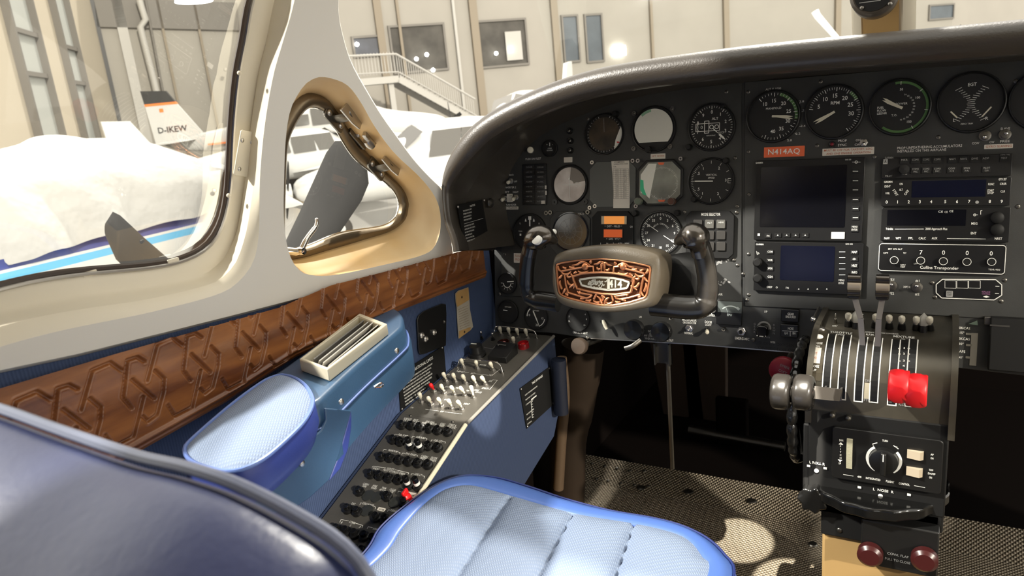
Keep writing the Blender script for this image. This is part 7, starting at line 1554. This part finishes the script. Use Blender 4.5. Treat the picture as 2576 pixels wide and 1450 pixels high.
for q, s in (((902, 385), 1), ((890, 635), -1)): q = A4(q); m.add([(q[0]-.003, q[1]-s*.0016, ZA+.0004), (q[0]+.003, q[1]-s*.0016, ZA+.0004), (q[0], q[1]+s*.0022, ZA+.0004)], [(0, 1, 2)])
m.path([A4((935, 835)), A4((1083, 860))], .0006, ZA+.0004); m.path([A4((1970, 998)), A4((2130, 1028))], .0006, ZA+.0004)
obj('lettering', m, M_['white'], t, sm=False)
a = A4((1005, 310)); b = A4((1015, 745)); x0, x1 = A4((985, 520))[0], A4((1070, 520))[0]
m = MB(); k = 40
for i in range(k): y0 = b[1]+(a[1]-b[1])*i/k; y1 = b[1]+(a[1]-b[1])*(i+.6)/k; zz = ZA+.003*math.sin(PI*(i+.5)/k); m.box(x0, y0, ZA-.002, x1, y1, zz+.0012)
m.box(x0, b[1], ZA-.003, x1, a[1], ZA+.0006); obj('pitch_thumbwheel', m, mat('pale_thumbwheel', (.46, .44, .32), .5), t, sm=False)
for q in ((1868, 470, 2110, 590), (1856, 718, 2095, 840)):
    a = A4(((q[0]+0), (q[1]+q[3])/2)); b = A4((q[2], (q[1]+q[3])/2)); tt = A4(((q[0]+q[2])/2, q[1]+14)); bb = A4(((q[0]+q[2])/2, q[3]+10))
    m = MB().add([(a[0], bb[1], ZA), (b[0], bb[1], ZA), (b[0], tt[1], ZA), (a[0], tt[1], ZA), (a[0], bb[1], ZA+.0025), (b[0]-.004, bb[1], ZA+.006), (b[0]-.004, tt[1], ZA+.006), (a[0], tt[1], ZA+.0025), (b[0], bb[1], ZA+.002), (b[0], tt[1], ZA+.002)], [(4, 5, 6, 7), (5, 8, 9, 6), (0, 1, 8, 5, 4), (2, 3, 7, 6, 9), (3, 0, 4, 7), (1, 2, 9, 8)])
    obj('rocker', m, mat('cream_rocker_%d' % q[1], (.50, .42, .31), .5), t, sm=False)
u2 = Unit(FF, 2050, 1190, 0); m = MB(); 
for s, x0, x1, y, h in (('L ROLL R', 440, 665, 675, 38), ('L  NOSE  R', 1368, 1668, 1075, 38)): u2.fit(m, s, c4b(x0, 0)[0], c4b(x1, 0)[0], c4b(0, y)[1], h/5.8, .0006, .01)
for q, r_ in (((545, 780), .0042), ((1478, 1145), .0040)): p = u2.p(*c4b(*q)); m.disc(p[0], p[1], .0006, r_*.75, 20)
for q in ((430, 710), (673, 745), (1172, 1022), (1895, 1130)): p = u2.p(*c4b(*q)); m.box(p[0]-.0022, p[1]-.0016, .0004, p[0]+.0022, p[1]+.0016, .0007)
obj('lower_lettering', m, M_['white'], ped, ped.matrix_basis.inverted() @ u2.M, sm=False)
Lx0, Lx1 = FF.w(*FF.px(2018, 1210)[:2]).x, FF.w(*FF.px(2378, 1240)[:2]).x
Lp = MB().box(Lx0, 1.030, .262, Lx1, 1.2, .40); worldpart('lower_case', Lp, M_['blackm'], ped, bevel=.003)
def scallop(R, k, dpt, n=120): return [(R*(1-dpt*.5*(1+math.cos(k*2*PI*i/n)))*math.cos(2*PI*i/n), R*(1-dpt*.5*(1+math.cos(k*2*PI*i/n)))*math.sin(2*PI*i/n)) for i in range(n)]
p = FF.w(*FF.px(2048, 1248)[:2]); t = thing('roll_trim_knob', 'black scalloped trim knob under the L ROLL R lettering', 'knob', Matrix.Translation((p.x, 1.03, p.z)) @ Matrix.Rotation(PI/2, 4, 'X'))
obj('knob', MB().prism(scallop(.021, 7, .2), 0, .018), M_['gloss'], t, bevel=.0025)
p = FF.w(*FF.px(2215, 1268)[:2]); t = thing('rudder_trim_wheel', 'wide black scalloped trim wheel under the L NOSE R lettering', 'wheel', Matrix.Translation((p.x-.012, 1.085, p.z+.004)))
obj('wheel', MB().prism(scallop(.096, 18, .022, 240), -.010, .008), M_['gloss'], t, bevel=.004, seg=3)
obj('hub', MB().cyl(0, 0, -.02, -.01, .05), M_['blackm'], t)
zl = p.z-.006
bx0 = FF.w(*FF.px(2066, 1340)[:2]).x; bx1 = FF.w(*FF.px(2360, 1370)[:2]).x
tanp = mat('tan_pedestal_skin', (.42, .27, .11), .5)
M_['ptan'] = tanp
tz = onY(2110, 1345, 1.035).z
worldpart('base_column', MB().box(bx0, 1.036, -.0, bx1, 1.2, tz), tanp, ped, bevel=.004)
worldpart('base_plate_upper', MB().box(bx0-.001, 1.030, tz-.002, bx1, 1.2, zl), M_['blackm'], ped, bevel=.002)
q = onY(2112, 1335, 1.03); worldpart('screw', MB().ball(q, .004, 14, 1, .5, 1), M_['dsteel'], ped)
u = Unit(FF, 2262, 1370, .006); t = thing('cowl_flap_box', 'black cowl flap control box with two pull knobs at the pedestal foot', 'control box', u.M); a = u.rect(2167, 1312, 2362, 1425)
obj('case', MB().box(a[0], a[1], -.012, a[2], a[3], .012), M_['black'], t, bevel=.002)
for q in ((2190, 1388), (2326, 1400)):
    p = u.p(*q, .012); obj('pull_knob', MB().lathe([(.008, .010), (.0165, .014), (.0165, .024), (.012, .028), (.0001, .028)], (p[0], p[1], 0), 'Z', 24), mat('dark_red_pull_%d' % q[0], (.045, .008, .008), .3), t)
m = MB(); u.fit(m, 'COWL FLAP', 2232, 2286, 1398, 6, .0125); u.fit(m, 'PULL TO CLOSE', 2226, 2290, 1412, 6, .0125); obj('lettering', m, M_['dimwhite'], t, sm=False)
for i, q in enumerate(((2095, 1043), (2135, 1050))):
    w = FF.w(*FF.px(*q)[:2]); obj('stud', MB().lathe([(.004, -.002), (.0035, .006), (.0001, .008)], seg=14), M_['dsteel'], M=Matrix.Translation((w.x, 1.028, w.z)) @ Matrix.Rotation(PI/2, 4, 'X'), label=('left', 'right')[i]+' small round stud below the throttle slots', cat='stud')
# emergency oxygen knob and small things under the panel
p = onY(1971, 932, 1.12); t = thing('oxygen_pull_knob', 'dark red round knob lettered EMER OXY PULL left of the quadrant', 'knob', Matrix.Translation(p) @ Matrix.Rotation(PI/2, 4, 'X') @ Matrix.Rotation(-.35, 4, 'Z'))
obj('knob', MB().lathe([(.012, -.02), (.0215, -.004), (.0215, .003), (.018, .006), (.0001, .0065)], seg=32), M_['dred'], t); obj('stem', MB().cyl(0, 0, -.08, -.02, .005), M_['dsteel'], t)
m = MB(); m.text('EMER', .0045, 0, .009, .0068); m.text('OXY', .0045, 0, 0, .0068); m.text('PULL', .0045, 0, -.009, .0068); obj('lettering', m, M_['dimwhite'], t, sm=False)
# ================================================================== seat
ZS = .362
def sheet2(outer, step, fn):
    ys = [p[0] for p in outer]; zs_ = [p[1] for p in outer]; pts = [Vec(p) for p in outer]; n = len(pts); edges = [(i, (i+1) % n) for i in range(n)]; arr = np.array(outer)
    for gx in np.arange(min(ys)+step/2, max(ys), step):
        for gy in np.arange(min(zs_)+step/2, max(zs_), step):
            if inside((gx, gy), outer) and ((arr-np.array((gx, gy)))**2).sum(1).min() > (step*.5)**2: pts.append(Vec((gx, gy)))
    v, e, f = mgeo.delaunay_2d_cdt(pts, edges, [], 0, 1e-6)[:3]
    F = [tuple(t) for t in f if inside((sum(v[i].x for i in t)/3, sum(v[i].y for i in t)/3), outer)]
    return MB().add([fn(p.x, p.y) for p in v], F)
so = [(905, 1400), (960, 1322), (1030, 1262), (1088, 1222), (1135, 1201), (1180, 1193), (1250, 1199), (1330, 1222), (1420, 1252), (1530, 1281), (1640, 1300), (1715, 1320), (1775, 1350), (1815, 1388), (1840, 1440)]
W0 = [onZ(x, y, ZS) for x, y in so]
W0 = [Vec((W0[0].x-.006, .42, ZS)), Vec((W0[0].x-.008, .30, ZS))][::-1]+W0+[Vec((W0[-1].x+.004, .60, ZS)), Vec((W0[-1].x+.004, .45, ZS)), Vec((W0[-1].x, .30, ZS))]
W0 = resample(smooth(W0, 6), 140)
ci = [(962, 1400), (1010, 1334), (1062, 1274), (1104, 1241), (1130, 1229), (1160, 1222), (1195, 1223), (1245, 1236), (1300, 1252), (1443, 1292), (1597, 1318), (1690, 1340), (1735, 1362), (1765, 1400), (1780, 1450)]
W1_ = [onZ(x, y, ZS+.004) for x, y in ci]
W1_ = [Vec((W1_[0].x-.004, .30, ZS+.004)), Vec((W1_[0].x-.004, .45, ZS+.004))]+W1_+[Vec((W1_[-1].x+.004, .5, ZS+.004)), Vec((W1_[-1].x+.002, .30, ZS+.004))]
W1_ = resample(smooth(W1_, 6), 140)
seat = thing('pilot_chair', 'blue pilot chair with ribbed light cloth cushion and navy leather back in the lower left', 'chair', Matrix.Translation((-.4, .5, .2)))
def off(L, d, dz):
    out = []
    for i, p in enumerate(L):
        t = (L[min(i+1, len(L)-1)]-L[max(i-1, 0)]).normalized(); out.append(p+Vec((-t.y, t.x, 0))*d+Vec((0, 0, dz)))
    return out
mid_ = [a.lerp(b, .5)+Vec((0, 0, .004)) for a, b in zip(W0, W1_)]
q25 = [a.lerp(b, .2)+Vec((0, 0, .001)) for a, b in zip(W0, W1_)]
worldpart('vinyl_border', MB().loft([off(W0, -.015, -.14), off(W0, .000, -.10), off(W0, .006, -.05), off(W0, .006, -.018), off(W0, .003, -.006), q25, mid_, [a.lerp(b, .85)+Vec((0, 0, .0015)) for a, b in zip(W0, W1_)], W1_, [p+Vec((0, 0, -.006)) for p in off(W1_, -.002, 0)]], False), mat('seat_border_vinyl', (.085, .17, .50), .38, bump=.3, scale=350, bdist=.0004), seat, angle=80)
worldpart('border_piping', MB().tube(off(W0, .003, -.004), .0016, 6), mat('dark_blue_piping', (.02, .035, .16), .4), seat)
seams = [[onZ(x, y, ZS) for x, y in q] for q in (((1288, 1252), (1160, 1450)), ((1443, 1296), (1362, 1450)), ((1597, 1318), (1553, 1450)))]
sx_ = []
for a, b in seams: sx_.append((a.x, a.y, (b.x-a.x)/(b.y-a.y)))
out2 = [(p.x, p.y) for p in W1_]
OB = np.array([(p.x, p.y) for p in resample(W1_, 900)])
def zf(x, y):
    d = min(abs(x-(a+(y-b)*k)) for a, b, k in sx_); e = max(0, math.sqrt(((OB-np.array((x, y)))**2).sum(1).min())-.0005)
    return (x, y, ZS+.004+.010*(1-math.exp(-d/.012))*(1-math.exp(-e/.015))-.0045*math.exp(-(d/.0018)**2))
poly2 = out2
worldpart('cloth_panel', sheet2(poly2, .0042, zf), M_['seatcloth'], seat, angle=180)
m = MB()
for a, b, k in sx_:
    y = b-.004; 
    while y > .36:
        x = a+(y-b)*k; m.tube([(x, y, zf(x, y)[2]+.0012), (x+k*-.0022, y-.0022, zf(x, y)[2]+.0012)], .0006, 5); y -= .0042
worldpart('seam_stitches', m, mat('navy_thread', (.02, .03, .09), .6), seat)
worldpart('seat_base', MB().box(-.56, .34, .0, -.24, .70, .25), M_['dark'], seat, bevel=.01)
# seat back close to the camera
sb = [(-320, 1016), (-200, 1014), (-60, 1029), (0, 1045), (100, 1082), (200, 1118), (330, 1162), (450, 1190), (560, 1226), (650, 1268), (740, 1318), (820, 1368), (880, 1424), (912, 1475), (940, 1560), (955, 1650)]
YB = .205
T0 = [onY(x, y, YB) for x, y in sb]; T0 = [Vec((T0[0].x-.02, YB, T0[0].z-.16)), Vec((T0[0].x-.012, YB, T0[0].z-.03))]+T0+[Vec((T0[-1].x+.012, YB, T0[-1].z-.12)), Vec((T0[-1].x+.012, YB, .36))]
T0 = resample(smooth(T0, 6), 120); cc = Vec((-.45, YB, .50))
def insb(d, y):
    out = []
    for i, p in enumerate(T0):
        t = (T0[min(i+1, 119)]-T0[max(i-1, 0)]).normalized(); nn = Vec((-t.z, 0, t.x)); nn = nn if nn.dot(cc-p) > 0 else -nn; out.append(Vec((p.x+nn.x*d, y, p.z+nn.z*d)))
    return out
R = [insb(.07, YB+.030), insb(.045, YB+.022), insb(.012, YB+.012), insb(0, YB), insb(.004, YB-.020), insb(.012, YB-.040), insb(.026, YB-.064), insb(.048, YB-.088), insb(.075, YB-.106), insb(.105, YB-.118)]
R.append([p.lerp(Vec((cc.x, p.y, cc.z)), .5) for p in R[-1]]); R.append([p.lerp(Vec((cc.x, p.y, cc.z)), .9) for p in R[-1]]); R.insert(0, [p.lerp(Vec((cc.x, p.y+.004, cc.z)), .6) for p in R[0]])
bk = worldpart('backrest', MB().loft(R, False), M_['leather'], seat, sub=1, angle=180)
m = MB().tube([Vec(p) for p in insb(-.001, YB+.004)], .0034, 8); I_ = seat.matrix_basis.inverted(); m.v = [tuple(I_ @ Vec(v)) for v in m.v]; obj('backrest_piping', m, mat('grey_blue_piping', (.16, .18, .26), .25), bk)
a = insb(.052, YB-.092); m = MB().tube([Vec(p) for p in a], .0014, 6); I_ = seat.matrix_basis.inverted(); m.v = [tuple(I_ @ Vec(v)) for v in m.v]; obj('backrest_seam', m, M_['leather'], bk)
# ================================================================== floor and footwell
tp = bpy.data.materials.new('tread_plate'); tp.use_nodes = True; nt = tp.node_tree; b = nt.nodes['Principled BSDF']
b.inputs['Base Color'].default_value = (.36, .31, .23, 1); b.inputs['Metallic'].default_value = .55; b.inputs['Roughness'].default_value = .42
tc = nt.nodes.new('ShaderNodeTexCoord'); mp = nt.nodes.new('ShaderNodeMapping'); nt.links.new(tc.outputs['Object'], mp.inputs[0]); mp.inputs['Rotation'].default_value = (0, 0, .785)
ws_ = []
for d in 'XY':
    w = nt.nodes.new('ShaderNodeTexWave'); w.bands_direction = d; w.inputs['Scale'].default_value = 55; nt.links.new(mp.outputs[0], w.inputs[0]); ws_.append(w)
mm_ = nt.nodes.new('ShaderNodeMath'); mm_.operation = 'MULTIPLY'; nt.links.new(ws_[0].outputs[1], mm_.inputs[0]); nt.links.new(ws_[1].outputs[1], mm_.inputs[1])
bp_ = nt.nodes.new('ShaderNodeBump'); bp_.inputs['Strength'].default_value = 1; bp_.inputs['Distance'].default_value = .004; nt.links.new(mm_.outputs[0], bp_.inputs['Height']); nt.links.new(bp_.outputs[0], b.inputs['Normal'])
ns = nt.nodes.new('ShaderNodeTexNoise'); ns.inputs['Scale'].default_value = 7; ns.inputs['Detail'].default_value = 6; nt.links.new(tc.outputs['Object'], ns.inputs[0])
mx = nt.nodes.new('ShaderNodeMix'); mx.data_type = 'RGBA'; nt.links.new(ns.outputs[0], mx.inputs[0]); mx.inputs[6].default_value = (.5, .44, .34, 1); mx.inputs[7].default_value = (.16, .12, .08, 1); nt.links.new(mx.outputs[2], b.inputs['Base Color'])
e0, e1 = onZ(1480, 1159, .03), onZ(2020, 1222, .03); fold = onZ(1700, 1250, .006)
ye = (e0.y+e1.y)/2; yf = fold.y
fl = MB().add([(-.72, -1.0, 0), (.75, -1.0, 0), (.75, yf, 0), (-.72, yf, 0), (.75, ye, .03), (-.72, ye, .03), (.75, ye, .0), (-.72, ye, .0)], [(0, 1, 2, 3), (3, 2, 4, 5), (5, 4, 6, 7)])
obj('floor_cabin', fl, tp, kind='structure', sm=False)
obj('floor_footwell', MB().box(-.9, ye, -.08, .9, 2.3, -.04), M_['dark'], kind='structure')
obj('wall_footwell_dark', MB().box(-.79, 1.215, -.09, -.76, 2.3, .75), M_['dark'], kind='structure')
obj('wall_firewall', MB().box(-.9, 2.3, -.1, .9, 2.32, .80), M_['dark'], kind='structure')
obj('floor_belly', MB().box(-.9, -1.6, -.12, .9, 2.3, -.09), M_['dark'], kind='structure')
for i, (x, y) in enumerate(((1489, 1167), (1521, 1174), (1552, 1179), (1584, 1185), (1620, 1186), (1500, 1206), (1530, 1210), (1562, 1217), (1596, 1221), (1630, 1225))):
    p = hit(x, y, Vec((0, yf, 0)), Vec((0, -.03, ye-yf)).normalized()); pass
    obj('rivet', MB().ball((0, 0, 0), .0045, 12, 1, 1, .6), M_['dsteel'], M=Matrix.Translation(p), label='small domed rivet, %s in the %s row on the tread plate' % (('leftmost', 'second', 'third', 'fourth', 'rightmost')[i % 5], ('upper', 'lower')[i//5]), cat='rivet', group='rivets in the tread plate')
for i, (x, y) in enumerate(((1613, 1227), (1733, 1237), (1891, 1260))):
    p = hit(x, y, Vec((0, yf, 0)), Vec((0, -.03, ye-yf)).normalized()); obj('floor_bolt', MB().lathe([(.011, 0), (.009, .002), (.004, .0025), (.0001, .001)], seg=20), M_['dsteel'], M=Matrix.Translation(p), label=('left', 'middle', 'right')[i]+' one of three dark recessed bolts in the tread plate', cat='bolt')
p = onZ(2045, 1370, 0); obj('floor_screw', MB().lathe([(.009, 0), (.007, .002), (.0001, .002)], seg=20), M_['dsteel'], M=Matrix.Translation(p), label='round screw head on the tread plate left of the pedestal foot', cat='screw')
# left footwell: tan wall, duct, brown lining
obj('wall_footwell_left', MB().box(-.775, 1.0, -.09, -.745, 1.22, .36), M_['tan'], kind='structure')
dx = [(1478, 870), (1468, 950), (1455, 1030), (1440, 1110), (1440, 1200), (1436, 1330)]
P = [onY(x-12, y, 1.30) for x, y in dx]
solid('heater_duct', MB().tube(smooth(P, 4), [.045]*5+[.043]*5+[.041]*5+[.04]*6, 20, flat=.8), M_['brown'], 'brown vertical duct in the left footwell beside the console', 'duct')
P = [onY(x, y, 1.25) for x, y in ((1412, 900), (1420, 1000), (1412, 1110), (1405, 1230))]
solid('tan_pipe', MB().tube(smooth(P, 4), .011, 12), mat('tan_pipe_paint', (.09, .058, .034), .5), 'thin tan pipe running down between console and duct', 'pipe')
P = [onY(x, y, 1.16) for x, y in ((1405, 905), (1407, 960), (1412, 1040))]
solid('hose', MB().tube(P, .014, 12), mat('dark_blue_hose', (.006, .009, .02), .5), 'short dark blue hose hanging by the end of the console', 'hose')
p = onY(1456, 872, 1.14); t = thing('parking_brake_knob', 'round brown knob hanging under the left end of the panel', 'knob', Matrix.Translation(p) @ Matrix.Rotation(PI/2-.2, 4, 'X')); obj('knob', MB().lathe([(.006, -.03), (.015, -.008), (.0155, 0), (.0135, .003), (.0001, .004)], seg=28), mat('brown_knob_face', (.06, .042, .03), .5), t); obj('rod', MB().cyl(0, 0, -.1, -.03, .005), M_['dsteel'], t)
p = onY(1592, 868, 1.15); solid('panel_clip', MB().tube(smooth([onY(1572, 878, 1.15), onY(1590, 872, 1.15), onY(1612, 856, 1.16)], 4), .004, 8, flat=.4), M_['dsteel'], 'bent metal clip under the lower edge of the panel', 'clip')
P = [onY(x, y, 1.205) for x, y in ((1668, 862), (1672, 915))]
t = thing('rudder_pedal_hanger', 'narrow metal channel hanging below the panel in the footwell', 'bracket', Matrix.Translation(P[0]))
w = .014; dz = P[1].z-P[0].z
obj('channel', MB().box(-w, 0, dz, w, .004, .02).box(-w, -.012, dz, -w+.002, .004, 0).box(w-.002, -.012, dz, w, .004, 0), M_['dsteel'], t)
obj('rod', MB().tube([(.004, .01, dz), (0, .02, dz-.22)], .004, 8), M_['dsteel'], t)
for i, (x0, y0, x1, y1) in enumerate(((1720, 900, 1745, 1090), (1800, 890, 1790, 1090))):
    a, b_ = onY(x0, y0, 1.9), onY(x1, y1, 1.9); w = (.10, .09)[i]
    solid('footwell_rib', MB().hexa([(a.x-w, 1.9, a.z+.1), (a.x+w*.4, 1.9, a.z+.1), (b_.x+w*.5, 1.9, b_.z-.1), (b_.x-w*.6, 1.9, b_.z-.1)][::-1], [(a.x-w, 1.88, a.z+.1), (a.x+w*.4, 1.88, a.z+.1), (b_.x+w*.5, 1.88, b_.z-.1), (b_.x-w*.6, 1.88, b_.z-.1)][::-1]), mat('rib_brown_%d' % i, (.05, .032, .022), .8), ('left', 'right')[i]+' broad dim rib on the bulkhead deep in the footwell', 'rib', bevel=.004)
a = onY(1850, 1080, 1.75); t = thing('rudder_pedals', 'dim rudder pedal bar deep in the dark footwell', 'pedal', Matrix.Translation(a))
obj('pedal', MB().box(-.05, 0, -.05, .03, .02, .08), M_['dark'], t, bevel=.005); obj('bar', MB().tube([(-.12, 0, -.02), (.12, 0, -.03)], .012, 10), M_['dsteel'], t)
# rest of the cabin shell that shades the cockpit
obj('ceiling', MB().box(-.72, -1.6, 1.36, .80, .60, 1.40), M_['cream'], kind='structure')
obj('window_10', MB().add([(-.70, .60, 1.365), (.78, .60, 1.365), (.78, 1.16, 1.365), (-.70, 1.16, 1.365)], [(0, 1, 2, 3)]), M_['glass'], kind='structure')  # invented overhead pane; roof opened here to let front light in
obj('wall_rear', MB().box(-.78, -1.62, -.1, .80, -1.6, 1.4), M_['bluev'], kind='structure')
obj('wall_left_aft', MB().box(-.80, -1.6, -.1, -.77, -.34, 1.37), M_['cream'], kind='structure')
wr = MB(); x0, x1 = .765, .80
for (ya, za, yb, zb) in ((-1.6, -.1, 1.3, .50), (-1.6, 1.22, 1.3, 1.37), (-1.6, .5, -.95, 1.22), (-.45, .5, -.25, 1.22), (.62, .62, .72, 1.22), (1.02, .5, 1.3, 1.0), (-.25, .5, .72, .58)): wr.box(x0, ya, za, x1, yb, zb)
obj('wall_cabin_right', wr, M_['cream'], kind='structure', sm=False)
obj('window_9', MB().add([(-.70, wsY(.78), .78), (-.0, wsY(.78), .78), (-.0, wsY(1.36), 1.36), (-.66, wsY(1.36), 1.36)], [(0, 1, 2, 3)]), M_['glass'], kind='structure')
